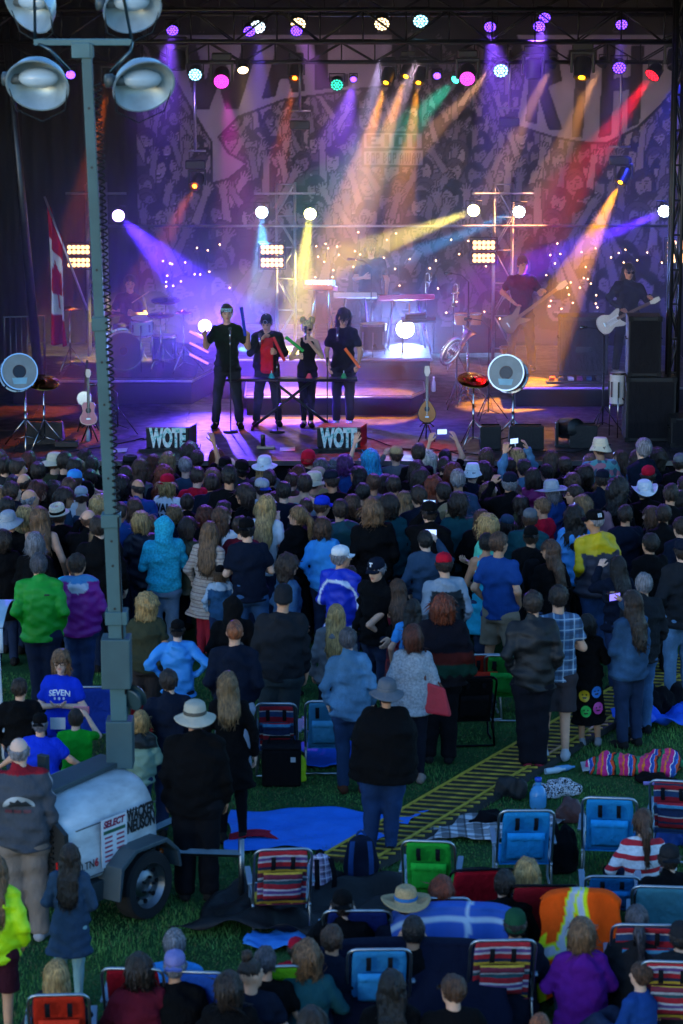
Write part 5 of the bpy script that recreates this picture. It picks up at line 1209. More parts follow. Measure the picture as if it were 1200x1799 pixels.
# --- WOTE boxes
def wote(u0, u1, v0, v1, lab):
    b = on_z((u0 + u1) / 2, v1 + 2, DZ); Y = b.y; x0, x1 = on_y(u0, v1, Y).x, on_y(u1, v1, Y).x; h = on_y(u0, v0, Y).z - DZ; t_ = thing('lettered_box', lab, 'box', ((x0 + x1) / 2, Y, DZ)); w_ = x1 - x0
    sh = .10
    MB().add([(-w_ / 2, 0, .04), (w_ / 2, 0, .04), (w_ / 2 + sh, .36, .04), (-w_ / 2 + sh, .36, .04), (-w_ / 2, 0, h), (w_ / 2, 0, h), (w_ / 2 + sh, .36, h), (-w_ / 2 + sh, .36, h)], [(0, 3, 2, 1), (4, 5, 6, 7), (0, 1, 5, 4), (1, 2, 6, 5), (2, 3, 7, 6), (3, 0, 4, 7)]).obj('case', 'paint', t_, '#15131a', bev=.006)
    MB().add([(-w_ / 2 - .004, -.004, h + .003), (w_ / 2 + .004, -.004, h + .003), (w_ / 2 + sh, .36, h + .003), (-w_ / 2 + sh, .36, h + .003), (-w_ / 2 - .004, -.004, h + .02), (w_ / 2 + .004, -.004, h + .02), (w_ / 2 + sh, .36, h + .02), (-w_ / 2 + sh, .36, h + .02)], [(0, 3, 2, 1), (4, 5, 6, 7), (0, 1, 5, 4), (1, 2, 6, 5), (2, 3, 7, 6), (3, 0, 4, 7)]).obj('lid', 'paint', t_, '#6a5560')
    me = text_mesh('WOTE', h * 1.16, .003, bold=.022, spacing=1.0); xs = [v.co.x for v in me.vertices]; k = w_ * .86 / (max(xs) - min(xs)); mx = (max(xs) + min(xs)) / 2
    C = []
    for v in me.vertices:
        v.co.x = (v.co.x - mx) * k; C.append(lin('#dfe8e6'))
    vm = bpy.data.materials.get('paint_letters')
    if not vm:
        vm, n, bs = newmat('paint_letters'); n.links.new(ramp(n, noise(n, 14, 4, coords(n)), [(.38, '#e6ecea'), (.52, '#bfe2e0'), (.6, '#37b0ac'), (.66, '#e2e8e6')]), bs.inputs['Base Color']); bs.inputs['Roughness'].default_value = .6
    o = link('lettering', me, vm, t_); o.matrix_local = Matrix.Translation((0, -.008, h * .5 + .01)) @ Matrix.Rotation(R(90), 4, 'X')
    MB().box((.03, .12, .02), (w_ + .25, .5, .04)).obj('base_board', 'paint', t_, '#0c0c0e')
wote(257, 332, 753, 789, 'black box lettered WOTE beside the floodlight mast'); wote(557, 633, 753, 789, 'black box lettered WOTE below the man with the orange tube')
# --- four-cup table on an X stand
Y0 = on_z(510, 752, DZ).y; zt = on_y(510, 664, Y0).z - DZ; x0, x1 = xz(397, 664, Y0), xz(628, 664, Y0)
t_ = thing('keyboard_stand_table', 'narrow black board on an X stand before the four singers', 'table', ((x0 + x1) / 2, Y0, DZ)); w_ = x1 - x0
MB().box((0, 0, zt - .015), (w_, .26, .03)).obj('board', 'paint', t_, '#1a171c', bev=.006); MB().cyl((-w_ / 2, -.14, zt - .012), (w_ / 2, -.14, zt - .012), .022, 8).obj('front_tube', 'steel', t_, '#3a383e', True)
for s_ in (-1, 1): MB().tube([(s_ * w_ * .30, .05 * s_, .02), (-s_ * w_ * .16, .05 * s_, zt - .03)], .022, 8).obj('leg', 'paint', t_, '#121214', True)
for s_ in (-1, 1): MB().tube([(s_ * w_ * .30, -.22, .02), (s_ * w_ * .30, .22, .02)], .02, 8).obj('foot', 'paint', t_, '#121214', True)
for u, col, nm in ((413, '#d8804a', 'orange'), (477, '#2fa0a0', 'teal'), (543, '#e0506a', 'pink'), (604, '#2f9a58', 'green')):
    p = Vector((xz(u, 660, Y0), Y0, DZ + zt)); c_ = thing('percussion_cup', '%s bell shaped cup standing on the black board' % nm, 'cup', p, 0, 'cups on the board')
    MB().lathe([(.055, 0), (.05, .01), (.028, .05), (.022, .07), (.001, .075)], 16).obj('bell', 'gloss', c_, col, True); MB().cyl((0, 0, .07), (0, 0, .11), .008, 6).obj('handle', 'paint', c_, '#d8d4d0' if nm != 'green' else '#e8e8e8')
for k, (u, col, nm) in enumerate(((405, '#c8c8cc', 'thin'), (487, '#141416', 'short'), (575, '#141416', 'black'))):
    b = Vector((xz(u, 700, Y0 - .35), Y0 - .35, DZ)); t_ = thing('microphone_stand', '%s microphone stand before the singers' % nm, 'mic stand', b); m = MB(); h = (1.30, .95, 1.0)[k]; m.cyl((0, 0, .02), (0, 0, h), .010, 6); m.lathe([(.001, .03), (.11, .02), (.12, 0), (.001, 0)], 18); m.obj('pole', 'paint', t_, '#1a1a1e', True); MB().tube([(0, 0, h), (0, .05, h + .07), (0, .1, h + .1)], [.012, .014, .022], 8).obj('microphone', 'chrome', t_, '#77777c', True)
# --- keyboards on the upper riser
def keyboard(u0, u1, v, Y, col, lab, tilt=.12, rz=0):
    p0, p1 = on_y(u0, v, Y), on_y(u1, v, Y); L = (p1 - p0).length; t_ = thing('keyboard', lab, 'keyboard', ((p0.x + p1.x) / 2, Y, ZC), rz); z = (p0.z + p1.z) / 2 - ZC
    M = Matrix.Translation((0, 0, z)) @ Matrix.Rotation(R(-12), 4, 'X')
    MB().box((0, 0, 0), (L, .30, .08), M).obj('case', 'gloss', t_, col, bev=.012)
    n = int(L / .026); wm = MB().box((0, 0, 0), (.0235, .13, .012)).mesh('white_key'); bm = MB().box((0, 0, 0), (.012, .085, .014)).mesh('black_key')
    for i in range(n):
        o = link('white_key', wm, 'gloss', t_, '#d8d6d2'); o.matrix_local = M @ Matrix.Translation(((i + .5) * .026 - n * .013, .075, .043))
        if i % 7 in (0, 1, 3, 4, 5): o = link('black_key', bm, 'gloss', t_, '#0c0c0e'); o.matrix_local = M @ Matrix.Translation(((i + 1) * .026 - n * .013, .055, .052))
    for s_ in (-1, 1):
        m = MB(); m.tube([(s_ * L * .34, -.12, 0), (s_ * L * .22, .05, z - .05), (s_ * L * .34, .22, 0)], .02, 8); m.obj('leg', 'paint', t_, '#131316', True)
    return t_
keyboard(586, 662, 519, 47.3, '#c9c6cc', 'white keyboard before the keyboard player'); keyboard(664, 762, 523, 47.6, '#8a1424', 'red stage keyboard beside the white keyboard', rz=R(8)); keyboard(536, 590, 506, 48.0, '#8a1c28', 'small red keyboard with a mixer behind the white one', rz=R(-14))
t_ = thing('mixer_desk', 'small grey mixing desk above the red keyboard', 'mixer', on_y(562, 500, 48.15)); MB().box((0, 0, 0), (.5, .26, .06), rx=R(14)).obj('case', 'paint', t_, '#74747c', bev=.01)
km = MB().cyl((0, 0, 0), (0, 0, .02), .012, 8).mesh('knob', True)
for i in range(8):
    for j in range(3): link('knob', km, 'gloss', t_, '#d0d0d4', (-.2 + i * .056, -.08 + j * .07, .03 + (-.08 + j * .07) * .25))
b = on_y(655, 612, 46.75); drum('concert_tom', 'tall dark tom drum on the upper riser edge', Vector((b.x, 46.75, ZC + .30)), .205, .40, (0, 0, 1), '#241820', '#cdb9a4', ZC, 3)
t_ = thing('sample_table', 'small table of effects and sticks beside the keyboards', 'table', (xz(735, 590, 47.2), 47.2, ZC)); zt = on_y(735, 562, 47.2).z - ZC
MB().box((0, 0, zt), (.55, .4, .04)).obj('top', 'paint', t_, '#17151a')
for a in (-1, 1):
    for b_ in (-1, 1): MB().cyl((a * .25, b_ * .17, 0), (a * .25, b_ * .17, zt - .02), .014, 6).obj('leg', 'steel', t_, '#55555c', True)
t_ = thing('effects_box', 'black effects box on the small table by the keyboards', 'box', (xz(730, 555, 47.2), 47.2, ZC + zt + .022)); MB().box((0, 0, .04), (.34, .22, .08)).obj('case', 'paint', t_, '#222228', bev=.01); MB().cyl((-.1, 0, .08), (-.1, 0, .24), .012, 8).obj('orange_handle', 'paint', t_, '#c87838', True)
# boom mic in front of keyboards
for u, v0, v1, Y, fl, lab in ((652, 470, 600, 47.1, ZC, 'thin microphone stand by the keyboard player'), (857, 575, 790, 44.6, DZ, 'tall thin microphone stand before the bass amplifier'), (822, 495, 650, 46.4, DZ, 'microphone stand above the bongos'), (1058, 590, 775, 43.5, DZ, 'tall microphone stand near the speaker stack'), (207, 690, 772, 43.3, DZ, 'microphone stand with wide base beside the pink guitar')):
    b = Vector((xz(u, v1, Y), Y, fl)); t_ = thing('microphone_stand', lab, 'mic stand', b); h = max(.5, on_y(u, v0, Y).z - fl); m = MB(); tripod(m, (0, 0, 0), h, .010, .30); m.tube([(0, 0, h), (-.12, -.1, h + .12), (-.28, -.22, h + .16)], .008, 6); m.obj('pole', 'paint', t_, '#17171a', True); MB().tube([(-.28, -.22, h + .16), (-.38, -.30, h + .17)], [.018, .024], 10).obj('microphone', 'chrome', t_, '#808086', True)
# --- amplifiers and speakers
def cabinet(u0, u1, v0, v1, Y, fl, lab, depth=.5, badge=None, cat='speaker', hang=None):
    x0, x1 = xz(u0, v1, Y), xz(u1, v1, Y); zt = on_y(u0, v0, Y).z; zb = fl if hang is None else hang; w_, h = x1 - x0, zt - zb; t_ = thing('speaker_cabinet', lab, cat, ((x0 + x1) / 2, Y + depth / 2, zb))
    MB().box((0, 0, h / 2), (w_, depth, h)).obj('case', 'leather', t_, '#101013', bev=.015)
    MB().box((0, -depth / 2 - .006, h / 2), (w_ * .9, .014, h * .88)).obj('grille', 'cloth', t_, '#1b1a1e')
    for s_ in (-1, 1): MB().tube([(s_ * w_ * .5, -.1, h * .62), (s_ * (w_ * .5 + .02), -.1, h * .62), (s_ * (w_ * .5 + .02), .1, h * .62), (s_ * w_ * .5, .1, h * .62)], .01, 6).obj('handle', 'rubber', t_, '#0a0a0a')
    if badge: MB().box((badge[0] * w_, -depth / 2 - .016, badge[1] * h), (badge[2] * w_, .01, badge[3] * h)).obj('badge', 'chrome', t_, '#8c8c94')
    for a in (-1, 1):
        for b_ in (0, 1): MB().box((a * (w_ / 2 - .03), -depth / 2 + .02, .03 + b_ * (h - .06)), (.07, .07, .07)).obj('corner', 'rubber', t_, '#08080a')
    return t_, h
cabinet(983, 1068, 557, 650, 46.9, ZD, 'wide black bass amplifier cabinet behind the thin mic stand', .5, (.0, .44, .34, .10), 'amplifier')
t2, h2 = cabinet(1098, 1186, 664, 800, 42.75, DZ, 'lower black speaker cabinet of the stack at stage front', .62)
cabinet(1103, 1161, 557, 664, 42.85, DZ + h2, 'upper black speaker cabinet on top of the stack', .45, None, 'speaker', DZ + h2 + .001)
cabinet(1178, 1226, 735, 810, 42.3, DZ, 'small black subwoofer at the edge beside the stack', .5)
t_ = drum('side_drum', 'small pale drum standing beside the speaker stack', Vector((xz(1085, 700, 43.2), 43.2, DZ + .72)), .12, .46, (0, 0, 1), '#c8c8cc', '#d0cccc', DZ, 3)
# pedal boards, floor head, wedge monitors, odds and ends
for u, v, Yz, lab in ((1010, 672, ZD, 'row of guitar pedals on the riser edge'),):
    b = on_z(u, v, Yz); t_ = thing('pedal_board', lab, 'pedal board', b); MB().box((0, 0, .02), (.9, .3, .04)).obj('board', 'paint', t_, '#111113')
    for i, c_ in enumerate(('#b04030', '#3a3a44', '#c0c0c4', '#6a2a6a', '#2a4a6a', '#222226')): MB().box((-.36 + i * .145, 0, .065), (.09, .14, .05), rz=.1 * (i % 3 - 1)).obj('pedal', 'gloss', t_, c_, bev=.008)
moving_head('unlit moving head lamp standing on the stage floor', 990, 752, on_z(995, 780, DZ).y, on_y(960, 752, 43.0), None, 0, .15, up=-1)
def wedge(u, v, lab, w_=.5, rz=0):
    b = on_z(u, v, DZ); t_ = thing('monitor_wedge', lab, 'speaker', b, rz); MB().prism([(0, 0), (.42, 0), (.42, .08), (.12, .34), (0, .34)], w_, Matrix.Rotation(R(90), 4, 'Z') @ Matrix.Rotation(R(90), 4, 'X') @ Matrix.Translation((0, 0, 0))).obj('case', 'leather', t_, '#121215', bev=.012)
    MB().box((0, .285, .225), (w_ * .88, .38, .012), rx=R(-41)).obj('grille', 'cloth', t_, '#201f24'); return t_
wedge(77, 782, 'black monitor wedge beside the cymbal stand', .55); wedge(925, 790, 'black monitor wedge under the marching drum', .5); wedge(1025, 788, 'black monitor wedge at stage front by the floor lamp', .4); wedge(862, 790, 'small black monitor wedge under the cymbal', .3)
for u, v, lab, c_ in ((462, 787, 'black can standing on a folded pale towel', 0), (505, 790, 'white set list paper taped to the deck', 1), (118, 785, 'black effects pedal case on the deck beside the bottle', 2), (210, 792, 'white paper sheet beside the mast base', 1), (155, 775, 'clear water bottle beside the pink guitar', 3), (747, 640, 'clear water bottle beside the mandolin', 3)):
    b = on_z(u, v, DZ)
    if c_ == 0:
        t_ = thing('drink_can', 'slim black drink can on a folded pale towel', 'can', b + Vector((0, 0, .03))); MB().lathe([(.03, 0), (.033, .01), (.033, .15), (.028, .165), (.001, .165)], 16).obj('can', 'gloss', t_, '#111114', auto=40)
        tw = thing('folded_towel', 'folded pale towel lying on the stage deck', 'towel', b); MB().box((.04, 0, .014), (.26, .16, .028)).obj('towel', 'cloth', tw, '#b0a08c', bev=.012)
    if c_ == 1: tag(MB().sheet(lambda a, c: ((a - .5) * .22, (c - .5) * .29, .004 + .012 * a * a), 5, 5, .002).obj('paper_sheet', 'paint', None, '#cfcad2', loc=b), lab, 'paper')
    if c_ == 2: t_ = thing('pedal_case', lab, 'case', b); MB().box((0, 0, .05), (.34, .22, .08)).obj('case', 'paint', t_, '#17171c', bev=.01); MB().box((0, 0, .098), (.26, .14, .02)).obj('panel', 'chrome', t_, '#55555c')
    if c_ == 3: t_ = thing('water_bottle', lab, 'bottle', b if v > 700 else Vector((b.x, 45.3, DZ + .32))); MB().lathe([(.03, 0), (.035, .02), (.034, .14), (.014, .19), (.014, .21)], 16).obj('bottle', 'gloss', t_, '#a8b4c0', auto=50); MB().cyl((0, 0, .21), (0, 0, .235), .016, 12).obj('cap', 'gloss', t_, '#e8e8ec')
# cables on the deck
for k, pts in enumerate((((560, 795), (640, 770), (720, 790), (830, 792)), ((120, 795), (230, 775), (250, 770), (262, 772)), ((870, 792), (930, 790), (1000, 795), (1080, 780)), ((700, 790), (760, 788), (800, 796), (850, 800)))):
    P = [on_z(u, v, DZ + .01) for u, v in pts]; Q = []
    for i in range(len(P) - 1):
        for s in range(8): t = s / 8; Q.append(P[i].lerp(P[i + 1], t) + Vector((.03 * math.sin(6 * t + i), .05 * math.sin(5 * t + k + i), 0)))
    tag(MB().tube([q - Q[0] for q in Q], .008, 5).obj('stage_cable', 'rubber', None, '#0a0a0c', loc=Q[0]), ('black cable on deck between WOTE box and mandolin', 'black cable on deck by the pedal case', 'black cable on deck under the marching drum', 'black cable on deck behind the mandolin')[k], 'cable')

# ================================================================== flag
p0 = on_y(78, 345, 45.0); p1 = on_y(154, 545, 45.0); fl = thing('flag', 'Canadian flag hanging limp from a slanting pole', 'flag', Vector((p1.x, 45.0, p1.z)))
MB().tube([p0 - fl.location, Vector((0, 0, 0))], .018, 8).obj('pole', 'steel', fl, '#cfd0d4', True)
a = on_y(84, 362, 45.0) - fl.location
def ff(s, t):   # s along the hoist (down the pole), t outwards (hangs down)
    x0 = (p0 - fl.location).lerp(Vector((0, 0, 0)), .06 + .34 * s)
    dz = -(2.15 - .55 * s) * t
    return (x0.x * (1 - .55 * t * s) + (-.05 - .1) * t * s + .03 * math.sin(9 * s + 3 * t) , .12 * math.sin(s * 11 + t * 2) * (.3 + t), x0.z + dz)
f_ = MB(); ns, ntt = 26, 60; f_.sheet(ff, ns, ntt, .004); me = f_.mesh('flag_cloth', True); W_ = ntt + 1; C = []
LEAF = [(0, .42), (.1, .22), (.2, .27), (.17, .02), (.3, .14), (.42, .06), (.36, -.08), (.16, -.2), (.03, -.2), (.03, -.42), (-.03, -.42), (-.03, -.2), (-.16, -.2), (-.36, -.08), (-.42, .06), (-.3, .14), (-.17, .02), (-.2, .27), (-.1, .22)]
def inleaf(x, y):
    c = False
    for i in range(len(LEAF)):
        (ax, ay), (bx, by) = LEAF[i], LEAF[i - 1]
        if (ay > y) != (by > y) and x < (bx - ax) * (y - ay) / (by - ay) + ax: c = not c
    return c
for q in range(2):
    for i in range(ns + 1):
        for j in range(ntt + 1):
            s, t = i / ns, j / ntt; red = t < .25 or t > .75 or inleaf((s - .5) * 1.05, (.5 - t) * 2.0 * 1.05)
            C.append(lin('#c01428') if red else lin('#dcdde0'))
settint(me, C); link('flag_cloth', me, 'cloth_attr', fl)

# ================================================================== the band
GB = 'band members on stage'
def feet(u, v, z=DZ): q = on_z(u, v, z); return (q.x, q.y)
def stat(pos, u, vtop, z=DZ): return on_y(u, vtop, pos[1]).z - z
def tube_held(name, lab, u0, v0, u1, v1, Y, col, r=.024):
    a, b = on_y(u0, v0, Y), on_y(u1, v1, Y); t_ = thing(name, lab, 'tube', b); d = a - b; x, y, z = frame(d); M = Matrix((x, y, z)).transposed().to_4x4(); L = d.length
    MB().lathe([(r * .8, 0), (r, 0), (r, L), (r * .8, L), (r * .8, .02)], 14, M).obj('tube', 'gloss', t_, col, auto=40); MB().lathe([(r * 1.03, L - .04), (r * 1.1, L - .035), (r * 1.1, L - .005), (r * 1.03, L)], 14, M).obj('end_ring', 'gloss', t_, col)
PI = math.pi
BLK, DKJ = '#0c0c10', '#24252e'
p = feet(400, 752); person('tall singer in black shirt with pale headband holding a blue tube', p, stat(p, 402, 536), PI, 'm', .95, ('short', '#1c1512'), ('headband', '#a8d0d8', '#111111'), ('tee', BLK), ('jeans', DKJ), ('lift', 'lift'), 'apart', (.1, .0), '#d2a083', True, ('grip', 'relax'), True, ('#1a1512',), 1, GB, z=DZ)
tube_held('percussion_tube', 'long blue plastic tube raised by the tall singer', 424, 540, 431, 590, p[1] - .32, '#2038b8')
p = feet(470, 748); person('singer in black jacket open over a bright red shirt', p, stat(p, 462, 552), PI, 'm', 1.05, ('short', '#14100f'), ('capback', '#17171b', '#d0d0d4'), ('hoodie', BLK), ('jeans', DKJ), ('stick', 'mic'), 'apart', (-.15, -.35), '#d2a083', True, 'grip', True, ('#1a1a1e',), 2, GB, z=DZ,
    tint=(lambda V: np.where(((np.abs(V[:, 0]) < .10) & (V[:, 1] > .04) & (V[:, 2] < 1.40))[:, None], np.array(lin('#c81c30')), np.array(lin('#131318')))))
tube_held('percussion_tube', 'red plastic tube held by the singer in the red shirt', 480, 592, 500, 634, p[1] - .36, '#d01c30')
p = feet(540, 750); person('blonde singer with two hair buns and sunglasses in a black dress', p, stat(p, 540, 556) * .96, PI, 'f', .88, ('buns', '#d8c088'), None, ('tank', BLK), ('legging', '#16161c'), ('mic', 'stick'), 'tight', (.1, -.1), '#dcae94', True, 'grip', True, ('#1c1512',), 0, GB, z=DZ, glasses='sun')
tube_held('percussion_tube', 'bright green plastic tube held by the blonde singer', 502, 592, 533, 617, p[1] - .36, '#28b048')
p = feet(603, 748); person('long haired singer in black V-neck shirt looking down', p, stat(p, 597, 543), PI, 'm', .98, ('shag', '#20140f'), None, ('tee', BLK), ('jeans', '#1c1c26'), ('table', 'table'), 'std', (.15, -.32), '#d2a083', True, ('grip', 'relax'), True, ('#bcd4d0',), 1, GB, z=DZ)
tube_held('percussion_tube', 'orange plastic tube held by the long haired singer', 606, 612, 632, 646, p[1] - .34, '#f06a1c')
for u, v, Yp in ((404, 590, 43.55), (457, 600, 43.55), (537, 588, 43.55), (593, 590, 43.55)):
    a = on_y(u, v, Yp); t_ = thing('microphone', 'silver hand microphone before the ' + {404: 'singer with the headband', 457: 'singer in the red shirt', 537: 'blonde singer', 593: 'long haired singer'}[u], 'microphone', a, 0, 'hand microphones'); MB().tube([(0, 0, -.08), (0, .02, .08)], [.013, .018], 10).obj('handle', 'chrome', t_, '#b8b8c0', True); MB().ell((0, .024, .10), (.025, .025, .03), 12, 8).obj('grille', 'steel', t_, '#55555a', True)
# drummer
c = on_y(228, 483, 48.0); person('drummer in dark shirt seated behind the drum kit', (c.x, 47.95), 1.86, PI - .2, 'm', 1.0, ('short', '#1a1310'), None, ('tee', '#17151c'), ('jeans', '#15151a'), ('stick', 'stick'), 'sit', (.35, -.1), '#c99473', True, 'grip', True, ('#111111',), 0, GB, z=c.z - 1.86 * 1.25 / 1.75)
a, b = on_y(232, 532, 47.6), on_y(262, 512, 47.55); tag(MB().tube([(0, 0, 0), b - a], [.009, .006], 8).obj('drumstick', 'paint', None, '#c8a878', loc=a), 'pale wooden drumstick in the drummer hand', 'drumstick')
# keyboard player
c = on_y(652, 420, 48.9); person('keyboard player in dark shirt behind the keyboards', (c.x, 48.9), 1.8, PI + .1, 'm', 1.0, ('shag', '#6a5030'), None, ('tee', '#1c1a20'), ('jeans', '#17171c'), ('table', 'stick'), 'std', (-.1, -.2), '#d2a083', True, 'relax', True, ('#111111',), 2, GB, z=c.z - 1.83)
# bass player
p = feet(915, 650, ZD); hb = stat(p, 915, 451, ZD); person('bass player in black shirt with legs apart', p, hb, PI - .15, 'm', 1.0, ('short', '#1a1310'), None, ('tee', '#131318'), ('jeans', '#121216'), ('fret', 'strum'), 'apart', (.5, -.1), '#c99473', True, ('grip', 'relax'), True, ('#2a2420',), 1, GB, z=ZD)
def held_guitar(name, lab, bu, bv, hu, hv, Y, **k):
    a, b = on_y(bu, bv, Y), on_y(hu, hv, Y); t_ = thing(name, lab, 'guitar', a); y = nrm(b - a); z = nrm(Vector((0, -1, .15)) - y * Vector((0, -1, .15)).dot(y)); x = y.cross(z); M = Matrix((x, y, z)).transposed().to_4x4(); guitar(t_, M, neck_l=(b - a).length, **k)
    m = MB(); m.sheet(lambda s, t: M @ Vector((-.02 + .04 * t - .0 * s, -.30 + .30 * s, -.06 - .10 * math.sin(s * PI))), 8, 2, .004); return t_
held_guitar('bass_guitar', 'natural wood bass guitar held by the bass player', 918, 552, 978, 508, p[1] - .32, body_pts=STRAT, th=.045, body_c='#5c3a20', top_c='#7c5530', neck_c='#8c6a44', head_c='#c0b4a4', nw=.052, head=(.055, .2), strings=4)
# guitarist
c = on_y(1104, 463, 46.9); person('guitarist with long dark hair and sunglasses in black jacket', (c.x, 46.9), 1.78, PI - .1, 'm', 1.0, ('long', '#20150f'), None, ('jacket', '#101014'), ('jeans', '#121216'), ('fret', 'strum'), 'apart', (.35, -.05), '#c99473', True, 'grip', True, ('#b0b0b4',), 0, GB, z=ZD, glasses='sun')
held_guitar('electric_guitar', 'cream electric guitar held by the guitarist', 1092, 556, 1142, 532, 46.55, body_pts=SINGLE, th=.045, body_c='#b8b4b0', top_c='#cfcac4', neck_c='#6a4a30', head_c='#d8d2c8', nw=.045, head=(.045, .17), strings=6, pick=('#dcdce0', [(-.06, -.04), (.04, -.08), (.07, -.22), (-.02, -.26)]))
# ================================================================== the audience
HC = {'black': '#120e0d', 'dark': '#281c16', 'brown': '#4a3122', 'light brown': '#6c4e34', 'reddish': '#4e2212', 'auburn': '#6a2c14', 'blond': '#a08150', 'dark blond': '#735838', 'grey': '#77757a', 'dark grey': '#44434a', 'platinum': '#c8bfae', 'turquoise': '#1c93c0', 'red': '#9a1014', 'purple': '#4a2058', 'ginger': '#7a4426'}
CC = {'black': '#0a0a0c', 'charcoal': '#212327', 'grey': '#5e636a', 'pale grey': '#9aa2aa', 'navy': '#101828', 'blue': '#1c4280', 'royal blue': '#1436c4', 'sky blue': '#3a90d8', 'steel blue': '#31465c', 'teal': '#1b4a52', 'turquoise': '#2aa9c6', 'green': '#149226', 'dark green': '#1a4630', 'olive': '#3a3d2c', 'red': '#b4142c', 'maroon': '#5a1424', 'magenta': '#861a5c', 'purple': '#5c1a7c', 'mauve': '#503a4e', 'white': '#d6dce2', 'cream': '#cfc3aa', 'beige': '#a18c78', 'brown': '#4a3628', 'yellow': '#dcb814', 'lime': '#b6e412', 'orange': '#f2520e', 'denim': '#294866', 'pale denim': '#476e8c', 'mint': '#6ad8b2', 'pink': '#c46c8c', 'lavender': '#7a7ab0', 'tan': '#a98f66'}
HN = {'short': 'short %s hair', 'buzz': 'cropped %s hair', 'balding': 'thinning %s hair', 'bob': '%s bobbed hair', 'long': 'long %s hair', 'pony': '%s ponytail', 'curly': 'curly %s hair', 'shag': 'shaggy %s hair', 'topknot': '%s topknot', 'braid': '%s braid', 'longcurly': 'long curly %s hair', 'fringe': '%s bobbed hair'}
TN = {'tee': '%s T-shirt', 'tank': '%s sleeveless top', 'long': '%s shirt', 'hoodie': '%s hoodie', 'jacket': '%s jacket', 'shell': '%s rain jacket', 'puffer': '%s puffer jacket', 'coat': '%s coat', 'dress': '%s dress', 'tunic': '%s tunic', 'hoodup': '%s hood pulled up', 'sweater': '%s knit sweater', 'strapless': '%s strapless top', 'poncho': '%s poncho'}
KN = {'cap': 'cap', 'capback': 'cap', 'sun': 'sun hat', 'tilley': 'brimmed hat', 'floppy': 'floppy wide hat', 'bucket': 'bucket hat', 'straw': 'straw hat', 'fedora': 'fedora', 'beanie': 'knit cap', 'cowboy': 'hat'}
PLACED = []; UV = {}
def free(p, dmin, skip=None): return min([math.hypot(p[0] - q[0], p[1] - q[1]) for q in PLACED] or [9])
USED = {}
ANCHOR = []
def crowd(u, v, hr, top_, hat=None, h=1.72, yaw=None, sex=None, label=None, arms=None, short=None, **k):
    """one person of the standing crowd: head top at pixel (u, v); hr 'long brown', top 'jacket navy', hat 'cap blue'"""
    hk, hc = hr.split(' ', 1); tk, tc = top_.split(' ', 1); sx = sex or ('f' if hk in ('long', 'bob', 'pony', 'curly', 'braid', 'longcurly', 'fringe') else 'm')
    up = HATUP.get(hat.split(' ', 1)[0], 0) if hat else (.02 if hk in ('curly', 'shag', 'bob', 'longcurly') else .012)
    best = None
    for dh in (0, -.03, .03, -.06, .06, -.09, .09, -.12, .12, .15, -.15, -.18):
        p = at_top(u, v, h + dh - (.07 if sx == 'f' and h == 1.72 else 0), up); d = free(p, .4)
        if best is None or d > best[0] + .0: best = (d, p, h + dh - (.07 if sx == 'f' and h == 1.72 else 0))
        if d > .44: break
    d, p, hh = best; PLACED.append(p)
    sd = int(u * 7 + v * 3) % 97
    if yaw is None: yaw = math.atan2(p[0], 46 - p[1]) * .9 + ((sd % 13) - 6) / 6 * .36
    if not label:
        nm = 'person'
        if hat: nm += ' in %s %s' % (hat.split(' ', 1)[1], KN[hat.split(' ', 1)[0]])
        elif tk != 'hoodup': nm += ' with ' + HN[hk] % hc
        nm += (' and ' if ' in ' in nm or ' with ' in nm else ' with ') + TN[tk] % tc
        label = nm
        if label in USED:
            for dst, an in sorted((math.hypot(p[0] - q[0], p[1] - q[1]), n_) for q, n_ in ANCHOR):
                if label + ' near the ' + an not in USED: label = label + ' near the ' + an; break
        else: label = nm + ' standing in the crowd'; USED[nm] = 1
    USED[label] = 1
    if short: ANCHOR.append((p, short))
    if sd % 9 == 4 and 'face' not in k and not short and v < 935: yaw += (1.25 if sd % 2 else -1.25); k['face'] = True
    hatc = None
    if hat:
        a_, b_ = hat.split(' ', 1); c0 = CC.get(b_, '#888888'); hatc = (a_, c0, {'fedora': '#15120f', 'straw': '#3a2c1c'}.get(a_, c0))
    if 'hatc' in k: hatc = k.pop('hatc')
    if arms is None: arms = ('pocket', 'fold', 'clasp', 'relax', 'down', 'pocket')[sd % 6]
    g = k.pop('g', (.96, 1.0, 1.06, 1.12)[sd % 4])
    mt = {'denim': 'denim', 'pale denim': 'denim'}.get(tc); tm = k.pop('topmat', None) or mt
    bt = k.pop('bot', ('jeans', ('#1c2a44', '#15171c', '#2c3c58')[sd % 3]))
    hd = k.pop('head', (((sd % 7) - 3) * .2, ((sd % 5) - 2) * .07))
    UV[(u, v)] = r_ = person(label, p, hh, yaw, sx, g, (hk, HC[hc]), hatc, (tk, CC.get(tc, '#333333')), bt, arms, k.pop('legs', ('std', 'apart', 'tight')[sd % 3]), hd, seed=sd, topmat=tm, group='standing concert crowd', **k)
    return r_
def floral():
    m, n, b = newmat('floral'); v = N(n, 'ShaderNodeTexVoronoi'); v.inputs['Scale'].default_value = 16; n.links.new(coords(n), v.inputs['Vector'])
    x = N(n, 'ShaderNodeValToRGB'); x.color_ramp.interpolation = 'CONSTANT'; e = x.color_ramp.elements
    for i, (p, c) in enumerate(((0, '#b0707c'), (.3, '#5a9a9a'), (.55, '#c8c4c0'), (.8, '#4a5a6a'))):
        if i > 1: e.new(.5)
        e[i].position = p; e[i].color = (*lin(c), 1)
    s = N(n, 'ShaderNodeSeparateColor'); n.links.new(v.outputs['Color'], s.inputs[0]); n.links.new(s.outputs[0], x.inputs[0]); n.links.new(x.outputs[0], b.inputs['Base Color']); b.inputs['Roughness'].default_value = .9
floral()
